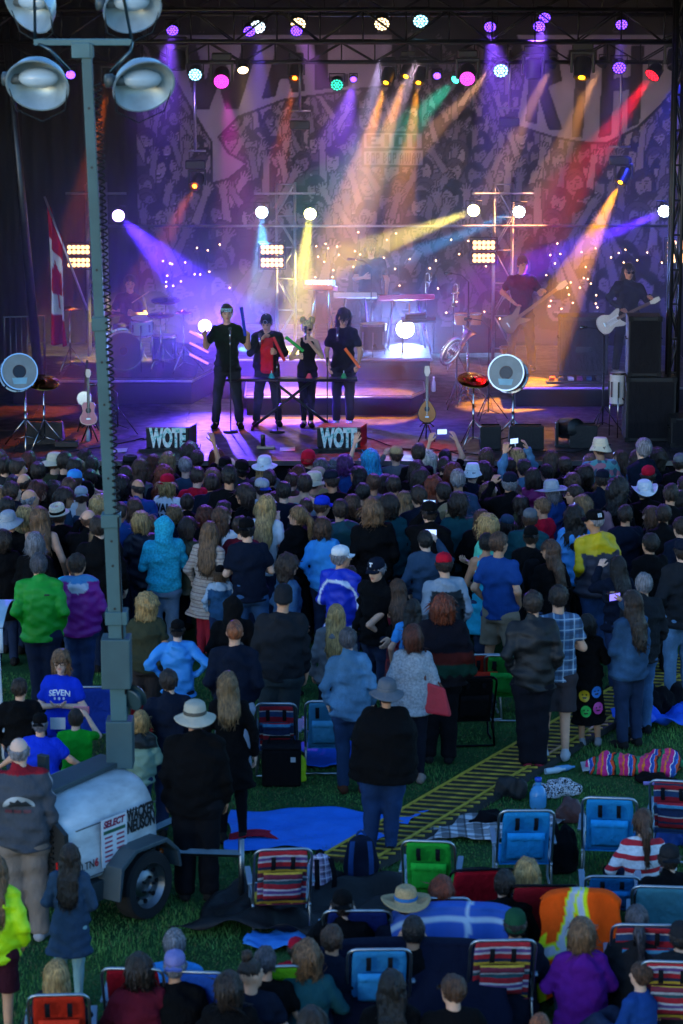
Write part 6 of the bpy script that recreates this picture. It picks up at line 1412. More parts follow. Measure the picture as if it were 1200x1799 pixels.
stripes('knit_bands', 2, [(0, '#b3a294'), (.42, '#927e76'), (.5, '#b8a89a'), (.85, '#84706c')], .09, .1, .95)
# anchors first: people anyone can point to
A_ = dict
def anchor(u, v, hr, top_, short, label, **k): return crowd(u, v, hr, top_, short=short, label=label, **k)
anchor(652, 790, 'longcurly turquoise', 'tee black', 'person with turquoise hair', 'person with bright turquoise wig at the front of the crowd', arms=('high', 'relax'), hands=('open', 'relax'))
anchor(541, 789, 'short red', 'jacket charcoal', 'red knit cap', 'person in bright red knit cap at the front of the crowd', hat='beanie red')
anchor(462, 800, 'long blond', 'long grey', 'white sun hat', 'person in white sun hat at the front of the crowd', hat='sun white')
anchor(101, 794, 'short brown', 'tee olive', 'tilted straw hat', 'person in tilted pale straw sun hat and green shirt', hat='sun cream', head=(-.5, -.1))
anchor(552, 826, 'short brown', 'long beige', 'cream wide brimmed hat', 'person in cream wide brimmed hat beside the man in grey tank top', hat='sun cream', yaw=-.9)
anchor(830, 812, 'short grey', 'jacket navy', 'white bucket hat', 'person in white bucket hat before the raised phones', hat='bucket white')
anchor(1060, 769, 'short brown', 'long floral', 'pale bucket hat', 'tall person in pale bucket hat and floral shirt', hat='bucket cream', topmat='floral', h=1.84)
anchor(973, 842, 'bob grey', 'jacket blue', 'grey floppy hat', 'person in huge grey floppy hat', hat='floppy pale grey', h=1.66)
anchor(1142, 842, 'short dark grey', 'jacket black', 'white brimmed hat', 'person in white brimmed hat and black jacket', hat='tilley white')
anchor(782, 878, 'long brown', 'jacket black', 'tan straw hat', 'person with tan straw hat hung on the back of the head', hat='straw tan', head=(0, .9), h=1.60)
anchor(112, 885, 'short brown', 'hoodie black', 'cream fedora', 'person in cream fedora with dark band and black hoodie', hat='fedora cream', head=(0, .25), h=1.74)
anchor(20, 897, 'short grey', 'jacket black', 'grey sun hat', 'person in grey sun hat and black jacket with a pale patch', hat='sun pale grey', head=(0, .2))
anchor(297, 832, 'bob blond', 'tee white', 'red cap', 'person in red cap and white shirt lettered WALK EARTH', hat='capback red', h=1.70)
anchor(1145, 816, 'short dark', 'jacket black', 'red cap and sunglasses strap', 'person in red cap near the speaker stack side of the crowd', hat='cap red')
anchor(285, 908, 'short dark', 'hoodup turquoise', 'turquoise hood', 'person in turquoise hooded sweater with the hood up', h=1.72, arms='fold', bot=('jeans', '#5b7690'), hi=True, topmat='knit')
anchor(1053, 894, 'buzz grey', 'shell yellow', 'yellow and grey jacket', 'man in yellow and grey rain jacket and black cap with white stripes', hat='cap black', h=1.84, g=1.2, hi=True, arms='pocket', bot=('jeans', '#2c4a78'), topmat='shell_attr', hands='relax',
       tint=(lambda V: np.where(((V[:, 2] > 1.30 - .28 * np.maximum(0, .10 - np.abs(np.abs(V[:, 0]) - .10))) | (np.abs(V[:, 0]) > .235))[:, None] & (V[:, 2:3] > 1.02), np.array(lin('#dcb60e')), np.array(lin('#3c3a46')))))
anchor(527, 830, 'short dark', 'tank pale grey', 'grey tank top', 'man with short dark hair in pale grey tank top', h=1.8)
anchor(451, 839, 'short dark', 'tee white', 'grey and blue cap', 'man in grey cap with blue brim and white shirt with straps', hat='capback pale grey', hatc=('capback', '#9aa4ae', '#1a3ca0'))
anchor(569, 869, 'short brown', 'hoodie navy', 'bright blue cap', 'man in bright blue ball cap and navy hoodie', hat='cap royal blue')
anchor(465, 879, 'bob blond', 'tank sky blue', 'blonde woman turning sideways', 'blonde woman in pale blue sleeveless top turned sideways', yaw=-1.3, arms=('fold', 'face'), face=True, hi=True, head=(-.2, 0))
anchor(445, 909, 'short black', 'tee navy', 'navy T-shirt man with black cap', 'broad man in navy T-shirt and black cap', hat='capback black', h=1.82, g=1.15, arms='fold', hi=True, bot=('jeans', '#34567c'))
anchor(359, 917, 'long light brown', 'tunic beige', 'long beige knit cardigan', 'woman with long straight hair in long beige knit cardigan', h=1.68, hi=True, arms='relax', bot=('legging', '#a02838'), topmat='knit_bands', g=1.1)
anchor(659, 875, 'shag light brown', 'jacket black', 'broad man in black jacket', 'broad man with shaggy brown hair and black jacket', h=1.86, g=1.22, sex='m', hi=True)
anchor(752, 878, 'short dark', 'jacket black', 'man filming with a phone', 'man in black cap and black jacket filming with a phone', hat='capback black', h=1.84, g=1.15, arms=('up', 'relax'), hi=True)
anchor(1013, 889, 'longcurly black', 'shell sky blue', 'bright blue rain jacket', 'woman with curly black hair in bright blue rain jacket', h=1.70, hi=True)
anchor(885, 934, 'short brown', 'tee blue', 'blue T-shirt and khaki shorts', 'tall man in blue T-shirt and khaki shorts turned sideways', h=1.84, g=1.12, yaw=-.5, hi=True, arms='pocket', bot=('shorts', '#8a7a66'), head=(-.4, -.05), tint=None)
anchor(599, 957, 'short grey', 'shell royal blue', 'white cap and royal blue jacket', 'man in white cap and royal blue jacket with white piping', hat='cap white', h=1.78, yaw=-.5, hi=True, head=(-.8, 0), face=True, topmat='shell_attr',
       tint=(lambda V: np.where((np.abs(np.hypot(np.abs(V[:, 0]) - .02, (V[:, 2] - 1.10) * .8) - .235) < .014)[:, None] & (V[:, 1:2] < .02), np.array(lin('#c8d4e8')), np.array(lin('#1230b8')))))
anchor(785, 969, 'short dark', 'hoodie grey', 'red cap and two-tone hoodie', 'man in red cap and two-tone grey hoodie', hat='cap red', h=1.80, hi=True, arms='pocket', bot=('jeans', '#5a83b0'), g=1.08,
       tint=(lambda V: np.where(((np.abs(V[:, 0]) < .205 - .25 * np.maximum(0, V[:, 2] - 1.22)) & (V[:, 2] < 1.37))[:, None], np.array(lin('#2a3034')), np.array(lin('#8c98a4')))))
anchor(663, 978, 'short grey', 'jacket black', 'navy T cap', 'man in navy cap lettered T facing away from the stage', hat='cap navy', h=1.78, yaw=PI - .7, face=True, hi=True, head=(.1, -.2), arms='relax')
anchor(76, 972, 'short dark grey', 'jacket green', 'bright green jacket', 'man in bright green rain jacket', h=1.80, hi=True, arms='pocket', g=1.12, bot=('loose', '#1c2438'), yaw=-.02, topmat='shell')
anchor(141, 969, 'short dark', 'shell purple', 'purple jacket', 'woman in purple rain jacket with pale hood lining', h=1.70, sex='f', hi=True, bot=('jeans', '#22365c'), g=1.06, yaw=-.05, topmat='shell_attr',
       tint=(lambda V: np.where(((V[:, 2] > 1.43))[:, None], np.array(lin('#3a7cae')), np.where(((((V[:, 0]) / .12) ** 2 + ((V[:, 2] - 1.385) / .075) ** 2 < 1) & (V[:, 1] < -.06))[:, None], np.array(lin('#aab4c8')), np.array(lin('#7c1c80'))))))
R_ = [ # u, v, hair, top, extras
 (9,791,'bob brown','jacket black'),(50,792,'bob reddish','jacket black'),(14,803,'short dark','jacket charcoal'),(36,806,'short dark','jacket black',A_(yaw=-1.2)),(62,811,'short dark','hoodie black'),(70,802,'short black','jacket black'),(90,795,'bob dark','long black'),(114,794,'short dark','tee black'),(123,804,'short black','jacket black'),
 (139,807,'short dark blond','tee navy',A_(arms=('relax','up'))),(151,787,'bob dark','jacket black'),(171,801,'short dark','jacket black'),(129,825,'short brown','tee navy',A_(hat='cap sky blue')),(150,822,'short dark','tank black'),(155,853,'short brown','tank steel blue',A_(hat='capback pale grey')),(110,856,'bob dark','tee steel blue',A_(sex='f',h=1.62)),
 (52,831,'balding dark','jacket black'),(67,846,'bob reddish','jacket black'),(60,858,'balding grey','tee navy'),(91,845,'curly dark','long grey'),(114,839,'short brown','tee white'),(5,852,'bob dark blond','jacket grey'),(27,833,'short black','jacket black'),(30,845,'short dark','jacket navy'),(16,874,'short black','jacket black'),
 (55,888,'long blond','tee turquoise'),(81,889,'long light brown','tank black'),(152,895,'balding brown','jacket black',A_(arms=('up','fold'))),(164,873,'curly blond','jacket black'),(62,933,'bob grey','jacket black'),(164,923,'long dark blond','jacket black',A_(hi=True)),(128,978,'pony brown','long turquoise',A_(h=1.3)),
 (220,799,'short black','jacket black',A_(hat='fedora black')),(226,819,'short dark','long black'),(211,833,'bob black','jacket black'),(244,806,'long brown','tee grey'),(262,798,'long reddish','tee pale grey'),(287,794,'long dark blond','jacket black'),(284,817,'longcurly auburn','tee navy'),(234,842,'balding dark','jacket blue'),(236,876,'long brown','shell blue',A_(hi=True)),(252,898,'bob blond','shell navy'),(264,907,'longcurly light brown','jacket navy'),(207,882,'short dark','jacket blue'),
 (322,780,'curly dark','tee black',A_(sex='m')),(330,802,'short grey','tee steel blue'),(354,790,'short dark','tee black',A_(arms=('relax','high'))),(380,789,'bob auburn','jacket black'),(402,800,'short black','jacket black',A_(hat='beanie black',arms=('relax','up'))),(427,805,'short black','jacket charcoal',A_(hat='capback black')),(344,821,'short dark','hoodie red'),(366,833,'short dark','coat navy'),(400,816,'short black','tee black',A_(g=1.2,h=1.8)),(405,810,'bob ginger','long brown'),(375,822,'bob dark blond','long grey'),
 (479,824,'short dark','jacket black'),(500,847,'short black','hoodie navy',A_(h=1.76)),(506,829,'short brown','jacket brown'),(516,816,'bob reddish','long grey'),(561,804,'short dark grey','jacket charcoal'),(584,802,'short grey','jacket black',A_(hat='cap grey')),(566,818,'short brown','tee tan',A_(hat='cap beige')),(430,850,'bob dark','tee black'),(487,862,'bob brown','jacket black'),
 (314,887,'bob dark blond','jacket navy'),(322,866,'short dark','jacket black'),(332,907,'bob dark','shell olive',A_(hi=True)),(369,888,'bob reddish','long black'),(397,889,'long brown','long white',A_(hi=True)),(397,878,'short dark','tee black'),(427,905,'short dark','tee maroon'),(461,870,'long blond','tee white'),(522,888,'pony dark blond','jacket black',A_(hi=True)),(576,909,'bob brown','jacket sky blue',A_(h=1.6)),(540,875,'short brown','jacket charcoal'),
 (592,824,'short dark','tee black',A_(hat='cap navy')),(607,798,'bob purple','jacket blue'),(626,819,'long black','jacket black'),(651,833,'short brown','tee grey'),(672,831,'bob dark','tee white'),(690,836,'short dark','hoodie maroon'),(731,825,'curly dark','jacket navy',A_(sex='m')),(697,782,'short brown','long grey',A_(hat='cap tan',arms=('up','relax'))),(725,778,'short dark','tee black',A_(h=1.82)),(750,793,'longcurly platinum','jacket black'),(724,809,'bob dark','jacket black'),(766,837,'longcurly auburn','jacket black'),
 (772,802,'short dark','jacket black'),(791,788,'short black','tee black',A_(arms='high',h=1.78)),(792,811,'bob reddish','long black'),(855,786,'bob brown','jacket black'),(858,811,'bob dark','tee black'),(811,823,'short grey','tee steel blue'),(780,847,'short dark','jacket black'),(642,847,'short black','tee steel blue',A_(h=1.76)),(600,876,'short dark','shell teal'),(720,864,'long dark blond','long mauve',A_(hi=True)),(814,863,'bob dark','long teal'),(857,846,'bob light brown','jacket black',A_(arms=('up','up'))),(839,894,'long brown','jacket black'),(852,906,'curly blond','tee mint',A_(h=1.64)),(854,936,'short black','dress turquoise',A_(sex='f',hi=True,h=1.64)),(759,931,'short black','jacket steel blue',A_(arms=('relax','up'),h=1.68,hi=True)),(618,868,'bob brown','jacket black'),(745,852,'short dark','jacket navy'),(690,868,'bob dark','jacket teal'),
 (888,804,'short dark','jacket black'),(908,789,'long blond','tee black'),(921,806,'short black','jacket pale denim',A_(arms='high',h=1.7)),(977,792,'long brown','jacket black'),(999,801,'short dark','jacket black'),(1040,798,'bob dark blond','jacket black'),(1090,791,'long brown','jacket pale denim'),(1117,792,'longcurly dark','jacket denim'),(1130,768,'short grey','jacket navy',A_(h=1.84,yaw=.9)),(1161,789,'curly dark','jacket black'),(1188,794,'short dark','jacket black',A_(hat='cap grey')),(937,821,'bob dark','shell magenta',A_(h=1.58)),(893,829,'short grey','jacket black',A_(hat='cap navy',arms=('up','relax'))),
 (1009,852,'short dark','jacket navy',A_(yaw=1.35,face=True,glasses='clear',hi=True,head=(.15,0))),(999,830,'bob brown','jacket black'),(1049,823,'short dark','jacket navy',A_(hat='cap navy')),(1062,837,'curly light brown','jacket charcoal'),(1089,841,'longcurly black','jacket black'),(908,869,'braid dark','jacket olive'),(954,874,'short light brown','hoodie red',A_(h=1.64)),(921,891,'short brown','jacket teal',A_(hat='cap grey')),(885,902,'bob dark','jacket charcoal',A_(hat='cap steel blue')),(1104,886,'short dark','hoodie navy',A_(hi=True)),(1145,889,'bob brown','coat black',A_(hi=True)),(1167,887,'short dark','jacket black'),(1192,908,'short dark','jacket navy'),(937,923,'short dark','jacket black',A_(hat='capback black',hi=True)),(974,949,'long brown','long black',A_(hi=True)),(1188,860,'bob dark','jacket maroon'),(1190,835,'short dark','jacket black'),(1025,870,'bob dark blond','jacket blue'),(960,815,'short dark','jacket black'),(1020,815,'bob dark','jacket black'),(905,850,'bob brown','jacket navy'),(1170,850,'short dark','jacket black'),
 (5,930,'bob dark','coat black'),(185,905,'short dark','jacket black'),(1150,935,'short black','jacket black',A_(hi=True)),
]
for row in R_: crowd(*row[:4], **(row[4] if len(row) > 4 else {}))
# ------------------------------------------------------------------ people farther back, seen whole
GM = 'people standing on the open lawn'
def mid(label, u, vt, vf, hr, top_, hat=None, cat='person', **k):
    """someone whose feet (or seat) are known: head top at vt, feet at vf"""
    p = on_z(u, vf, 0); up = HATUP.get(hat.split(' ', 1)[0], 0) if hat else .01; hh = on_y(u, vt, p.y).z - up
    hk, hc = hr.split(' ', 1); tk, tc = top_.split(' ', 1); sx = k.pop('sex', 'f' if hk in ('long', 'bob', 'pony', 'curly', 'longcurly', 'fringe') else 'm')
    leg = k.get('legs', 'std')
    if leg in ('sit', 'low'): hh = hh * 1.75 / (1.75 - LEG[leg][1])
    hatc = k.pop('hatc', None)
    if hat and not hatc: a_, b_ = hat.split(' ', 1); hatc = (a_, CC.get(b_, '#888888'), CC.get(b_, '#888888'))
    tm = k.pop('topmat', None) or ({'denim': 'denim', 'pale denim': 'denim'}.get(tc)); PLACED.append((p.x, p.y)); sd = k.pop('seed', int(u + vt) % 97)
    return person(label, (p.x, p.y), min(max(hh, .9), 2.05), k.pop('yaw', 0) + p.x * .02, sx, k.pop('g', 1.05), (hk, HC[hc]), hatc, (tk, CC.get(tc, '#333333')), k.pop('bot', ('jeans', '#1f3050')), k.pop('arms', 'relax'), k.pop('legs', 'std'), k.pop('head', (0, 0)), seed=sd, topmat=tm, hi=True, group=k.pop('group', GM), **k)
mid('woman with curly blond hair in olive T-shirt seen from behind', 255, 1045, 1290, 'curly blond', 'tee olive', g=1.25, bot=('loose', '#3a3330'), arms='down', sex='f')
mid('child in black studded cap and denim vest with white hood', 387, 992, 1170, 'bob light brown', 'hoodie denim', hat='beanie black', g=1.0, topmat='cloth_attr', tint=(lambda V: np.where((((V[:, 2] > 1.36) | (np.abs(V[:, 0]) > .21)))[:, None], np.array(lin('#a9bccb')), np.array(lin('#2c5478')))))
mid('woman with curly dark hair in blue denim jacket looking sideways', 507, 977, 1220, 'curly dark', 'jacket denim', yaw=-1.1, face=True, head=(-.3, 0), arms='relax')
mid('tall man in charcoal hoodie and grey knit cap', 486, 1026, 1338, 'buzz brown', 'hoodie charcoal', hat='beanie charcoal', g=1.3, arms='down', bot=('loose', '#2a3438'))
mid('person in black hooded jacket with round back print', 408, 1046, 1310, 'short dark', 'hoodup black', g=1.05)
mid('man with cropped hair in dark navy hoodie', 410, 1086, 1385, 'buzz ginger', 'hoodie navy', g=1.12, arms='pocket', bot=('loose', '#98a0ae'))
mid('person in bright blue rain jacket and black cap', 314, 1089, 1330, 'short dark', 'shell sky blue', hat='capback black', arms='akimbo', bot=('jeans', '#1a2030'), g=1.1)
mid('woman with blond hair clipped back in grey shell jacket', 582, 1062, 1310, 'long blond', 'shell grey', bot=('jeans', '#141820'), arms='down')
mid('boy in black puffer jacket', 606, 992, 1215, 'short brown', 'puffer black', g=1.05, head=(-.3, 0))
mid('woman with long hair and bare back in plaid skirt', 706, 1018, 1260, 'long brown', 'strapless maroon', arms=('akimbo', 'fold'), bot=('longskirt', '#5a1a22'), botmat='plaid_red', g=.98)
mid('woman with long black hair and white headband in blue T-shirt', 716, 1056, 1290, 'long black', 'tee sky blue', hat='headband white', g=.95)
mid('woman with shaggy auburn hair in dark patterned poncho', 770, 1048, 1340, 'shag auburn', 'poncho black', bot=('loose', '#121216'), sex='f', topmat='cloth_attr', g=1.1, arms='relax',
    tint=(lambda V: np.where((V[:, 2] > 1.20)[:, None], np.array(lin('#15121a')), np.where((V[:, 2] > 1.07)[:, None], np.array(lin('#4c1a16')), np.where((np.sin(V[:, 0] * 60) * .02 + V[:, 2] > .95)[:, None], np.array(lin('#16352a')), np.array(lin('#1c1618')))))))
mid('woman with dark red bobbed hair in grey sweater carrying a red bag', 722, 1100, 1375, 'bob reddish', 'sweater pale grey', bot=('legging', '#131722'), g=1.12, arms='down', shoes=('#8a7a70',))
mid('woman with short dark hair in pale denim jacket', 621, 1103, 1392, 'short dark grey', 'jacket pale denim', bot=('jeans', '#1e3452'), g=1.1, sex='f', arms='relax', shoes=('#4a2c20',))
mid('man in black leather jacket with dark trousers', 936, 1040, 1352, 'short dark', 'jacket black', topmat='leather', bot=('loose', '#15151c'), g=1.12, arms='pocket', shoes=('#7a2030',), legs='tight')
mid('man in blue plaid shirt and brown shorts', 973, 1030, 1335, 'short dark', 'tee blue', topmat='plaid_blue', bot=('shorts', '#3a3438'), g=1.05, arms='fold', shoes=('#b0b4b8',))
mid('person in long black dress printed with coloured smiling faces', 1036, 1078, 1310, 'bob black', 'longdress black', bot=None, g=.95, arms='fold', sex='f', shoes=('#8a8a8e',))
mid('woman in blue denim jacket holding up a camera', 1103, 1036, 1312, 'long dark', 'jacket denim', yaw=.55, bot=('jeans', '#1c2e4a'), arms=('clasp', 'up'), g=1.18)
mid('grey haired man in charcoal jacket near the yellow mat', 1118, 1009, 1290, 'short grey', 'jacket charcoal', yaw=.3, g=1.15, bot=('jeans', '#3a5c84'))
mid('woman with black hair in dark blue jacket near the yellow jacket', 1090, 978, 1215, 'long black', 'jacket navy', yaw=.3, arms=('up', 'relax'))
mid('man in charcoal jacket with navy cap and pale jeans at the crowd edge', 1190, 945, 1225, 'short dark', 'jacket charcoal', hat='cap navy', yaw=.25, bot=('jeans', '#5a7c9c'), g=1.12)
mid('large person in black top, jeans and grey brimmed hat', 668, 1190, 1500, 'short dark', 'sweater black', topmat='cloth', hat='sun grey', g=1.8, bot=('jeans', '#1b3760'), arms='pocket', sex='f', legs='std')
mid('man in dark jacket and pale sun hat beside the trailer', 347, 1228, 1580, 'short grey', 'jacket black', hat='sun cream', g=1.25, bot=('loose', '#111217'), arms='down', hatc=('sun', '#b0aa98', '#55524a'))
mid('woman with long blond hair in black cardigan and leggings', 410, 1182, 1480, 'long dark blond', 'tunic black', g=1.0, bot=('legging', '#0f0f13'), arms='down')
mid('boy with dark hair in navy jacket beside the sun hat man', 304, 1178, 1470, 'short dark', 'jacket navy', g=1.05)
mid('child with blond hair in pale green jacket by the mast', 240, 1250, 1480, 'bob blond', 'shell mint', topmat='shell_attr', hatc=None, g=1.0, arms='fold', tint=(lambda V: np.where((V[:, 2] > 1.30)[:, None] & (V[:, 1:2] < -.02), np.array(lin('#1c2224')), np.array(lin('#7d9c88')))))
mid('woman with glasses in blue T-shirt lettered SEVEN, arms crossed', 112, 1142, 1415, 'fringe light brown', 'tee royal blue', yaw=PI, face=True, arms='fold', g=1.15, glasses='clear', skin='#d8ac94')
mid('person with dark hair in black hoodie near the white tent', 43, 1190, 1440, 'short dark', 'hoodie black', g=1.15, head=(-.4, 0), sex='m')
mid('man in black patterned cap and blue T-shirt', 75, 1253, 1505, 'short grey', 'tee royal blue', hat='capback black', g=1.35, arms='wide')
mid('person in green T-shirt taking a picture with a phone', 138, 1243, 1475, 'short dark', 'tee green', arms=('fold', 'up'), g=1.1)
mid('grey haired man in grey jacket with mountain emblem and khaki trousers', 50, 1295, 1650, 'balding grey', 'jacket grey', bot=('loose', '#7d7066'), arms='down', g=1.2, shoes=('#9a9a9e',), topmat='cloth_attr',
    tint=(lambda V: np.where((V[:, 2] > 1.455)[:, None], np.array(lin('#8a1c28')), np.where(((np.abs(np.abs(V[:, 1] - .02 * 0)) < .012) & (np.abs(V[:, 0]) > .09) & (V[:, 2] > 1.1))[:, None], np.array(lin('#b8b0b4')), np.array(lin('#474b52'))))))
mid('girl with very long dark hair in grey tunic and pale leggings', 122, 1480, 1765, 'long dark', 'tunic steel blue', topmat='cloth', bot=('legging', '#8fb4b4'), g=1.02, arms='clasp')
mid('child in lime yellow jacket and dark patterned shorts', -4, 1500, 1830, 'long light brown', 'shell lime', bot=('shorts', '#3a1620'), g=1.0, arms='relax')
# ================================================================== light tower trailer
def zpt(u, v, z=0): return on_z(u, v, z)
def local_text(txt, size, parent, M, mat, col, bold=0, shear=0, width=None, name='lettering', spacing=1.0):
    me = text_mesh(txt, size, .002, bold=bold, shear=shear, spacing=spacing)
    if width:
        xs = [v.co.x for v in me.vertices]; k = width / (max(xs) - min(xs)); mx = (max(xs) + min(xs)) / 2
        for v in me.vertices: v.co.x = (v.co.x - mx) * k
    o = link(name, me, mat, parent, col); o.matrix_local = M; return o
vmat('floodmetal', rough=.35, var=(.8, 1.1), bs=.03, metal=.35)
def light_tower():
    # local frame: +x along the long side towards the tow bar, long side face at y = 0 facing the camera, +y away
    w0 = on_z(252, 1612, 0.0); rz = R(54); c_, s_ = math.cos(rz), math.sin(rz); xw, yw = .05, -.06
    t_ = thing('light_tower', 'white mobile floodlight trailer with raised green mast', 'trailer', (w0.x - c_ * xw + s_ * yw, w0.y - s_ * xw - c_ * yw, 0), rz)
    sec = []
    xs = [-.82, -.80, -.74, -.4, -.1, .2, .34, .40, .42]
    for i, x in enumerate(xs):
        e = {0: .16, 1: .07, 2: .02, 8: .14, 7: .05, 6: .015}.get(i, 0); lo = .46; sh = 1.0; tp = 1.22 + .05 * x
        y0, y1 = .0 + e, 1.12 - e; lo += e * .8; tp -= e * .8
        sec.append([(x, y0 + .03, lo), (x, y0, lo + .06), (x, y0 + .01, sh - .18), (x, y0 + .05, sh), (x, y0 + .14, tp - .07), (x, y0 + .26, tp), (x, (y0 + y1) / 2, tp + .03), (x, y1 - .26, tp), (x, y1 - .14, tp - .07), (x, y1 - .05, sh), (x, y1, lo + .06), (x, y1 - .03, lo)])
    m = MB(); k = 12
    for q in sec: m.v += q
    for i in range(len(sec) - 1):
        for j in range(k): m.f.append((i * k + j, i * k + (j + 1) % k, (i + 1) * k + (j + 1) % k, (i + 1) * k + j))
    m.f.append(tuple(range(k))); m.f.append(tuple(reversed(range((len(sec) - 1) * k, len(sec) * k))))
    hood = m.obj('hood', 'grimy_paint', t_, '#ccd5d8', auto=50)
    MB().box((-.2, .022, .995), (1.08, .012, .008)).obj('panel_seam', 'paint', t_, '#4a5254'); MB().box((-.2, .0, .545), (1.1, .012, .006)).obj('panel_seam', 'paint', t_, '#4a5254')
    sub = hood.modifiers.new('s', 'SUBSURF'); sub.levels = sub.render_levels = 2
    MB().box((-.2, .56, 1.255), (1.2, .30, .05), ry=R(-2.5)).obj('roof_channel', 'paint', t_, '#3c4a4e', bev=.01)
    # rear louvred panel (dark, at the left end)
    rp = MB(); rp.prism([(.05, .52), (1.10, .52), (1.10, .98), (.95, 1.10), (.2, 1.10), (.05, .98)], .05, Matrix(((0, 0, 1, -.835), (1, 0, 0, 0), (0, 1, 0, 0), (0, 0, 0, 1)))).obj('rear_panel', 'paint', t_, '#1b1e20')
    sm = MB().box((0, 0, 0), (.02, .8, .018)).mesh('louver')
    for i in range(9): link('louver', sm, 'paint', t_, '#0d0f10', (-.868, .575, .60 + i * .05))
    MB().box((-.845, .11, .66), (.05, .07, .13)).obj('tail_light', 'gloss', t_, '#c81818'); MB().box((-.62, -.0, .40), (.10, .02, .05)).obj('reflector', 'gloss', t_, '#7a1418'); MB().ell((.36, -.01, .52), (.035, .025, .035), 10, 6).obj('side_marker', 'gloss', t_, '#d0601c', True)
    # chassis, fender, wheels
    MB().box((-.2, .56, .42), (1.3, .9, .10)).obj('chassis', 'paint', t_, '#2c3a40'); MB().box((-.45, .10, .38), (.5, .2, .18)).obj('side_skirt', 'paint', t_, '#2f3e44')
    for yy in (-.06, 1.18):
        f_ = MB(); P = [(-.48, .30), (-.44, .60), (-.24, .72), (.20, .72), (.36, .58), (.40, .40), (.37, .40), (.33, .56), (.18, .68), (-.22, .68), (-.40, .57), (-.45, .30)]
        f_.prism(P, .26, Matrix.Translation((.05, yy, 0)) @ Matrix.Rotation(R(90), 4, 'X')).obj('fender', 'paint', t_, '#3c4c52', bev=.008)
        Mw = Matrix.Translation((.05, yy, .315)) @ Matrix.Rotation(R(90), 4, 'X'); r = .315
        wh = MB().lathe([(r * .66, -.09), (r * .94, -.095), (r, -.07), (r, .07), (r * .94, .095), (r * .66, .09)], 36, Mw, ring=1).obj('wheel', 'rubber', t_, '#17181a', auto=35)
        MB().lathe([(.001, .03), (.05, .035), (.06, .055), (.10, .05), (.14, .02), (.175, .03), (.205, .085), (.21, .085), (.21, -.085), (.18, -.06), (.001, -.05)], 30, Mw).obj('rim', 'steel', wh, '#8d9296', auto=35)
        nb = MB().cyl((0, 0, 0), (0, 0, .03), .013, 6).mesh('lug_nut')
        for i in range(5): o = link('lug_nut', nb, 'steel', wh, '#55585c'); o.matrix_local = Mw @ Matrix.Rotation(i * 1.2566, 4, 'Z') @ Matrix.Translation((.075, 0, .05))
        hm = MB().cyl((0, 0, 0), (0, 0, .012), .022, 10).mesh('vent_hole')
        for i in range(8): o = link('vent_hole', hm, 'paint', wh, '#0c0c0d'); o.matrix_local = Mw @ Matrix.Rotation(i * .785, 4, 'Z') @ Matrix.Translation((.155, 0, .022))
    ib = (Matrix.Translation(t_.location) @ Matrix.Rotation(rz, 4, 'Z')).inverted(); oa, ob = ib @ on_z(262, 1495, .48), ib @ on_z(424, 1500, .48)
    MB().tube([oa, ob], .035, 4).obj('outrigger', 'steel', t_, '#7d8d92'); MB().tube([(.3, .56, .44), (1.5, .58, .48)], .04, 4).obj('tow_bar', 'steel', t_, '#5c6a70')
    for px, py in ((-.72, .02), (ob.x, ob.y), (1.45, .57)):
        MB().cyl((px, py, .06), (px, py, .62 if px < 1 else .8), .028, 8).obj('jack_leg', 'steel', t_, '#8a949a', True); MB().lathe([(.07, 0), (.075, .01), (.03, .05), (.001, .06)], 14, Matrix.Translation((px, py, 0))).obj('jack_foot', 'steel', t_, '#6a7276')
    for px, pz in ((.26, .60), (-.26, .56)):
        MB().box((px, -.015, pz), (.08, .03, .03)).obj('latch', 'paint', t_, '#15181a'); MB().box((px + .05, -.02, pz), (.025, .035, .13)).obj('latch_handle', 'paint', t_, '#15181a', bev=.006)
    F_ = lambda x, z, y=-.012: Matrix.Translation((x, y, z)) @ Matrix.Rotation(R(90), 4, 'X') 
    local_text('WACKER', .15, t_, F_(.10, .965, -.004), 'paint', '#15191c', .006, 0, .38); local_text('NEUSON', .15, t_, F_(.10, .855, -.008), 'paint', '#15191c', .006, 0, .38)
    local_text('LTN', .10, t_, F_(-.63, .66), 'paint', '#14181a', .0, 0, .16); local_text('6', .10, t_, F_(-.515, .66, -.013), 'paint', '#b01c2c', .004)
    MB().box((0, 0, 0), (.34, .44, .006), F_(-.27, .80, -.008)).obj('rental_sticker', 'paint', t_, '#d6dade')
    local_text('SELECT', .085, t_, F_(-.27, .80, -.008) @ Matrix.Translation((0, .165, .004)), 'paint', '#8a1040', .004, .2, .29)
    MB().box((0, .095, .005), (.29, .03, .004), F_(-.27, .80, -.008)).obj('sticker_line', 'paint', t_, '#1c5a40')
    lm = MB().box((0, 0, 0), (.10, .016, .004)).mesh('sticker_line')
    for i in range(6):
        for j in (-1, 1): o = link('sticker_line', lm, 'paint', t_, '#a03050'); o.matrix_local = F_(-.27, .80, -.008) @ Matrix.Translation((j * .08, .045 - i * .042, .005))
    # control post, mast
    MB().box((-.70, .42, 1.36), (.06, .10, .5)).obj('control_post', 'paint', t_, '#243034', bev=.008)
    MC = '#3e6468'; Mi = Matrix.Rotation(-rz, 4, 'Z')
    base = on_y(212, 1335, w0.y + .58); inv = (Matrix.Translation(t_.location) @ Matrix.Rotation(rz, 4, 'Z')).inverted()
    Ym = w0.y + .58
    def mp(u, v): return inv @ on_y(u, v, Ym)
    segs = [((212, 1345), (205, 1075), .145), ((205, 1120), (195, 905), .125), ((196, 930), (176, 560), .105), ((177, 600), (152, 85), .088)]
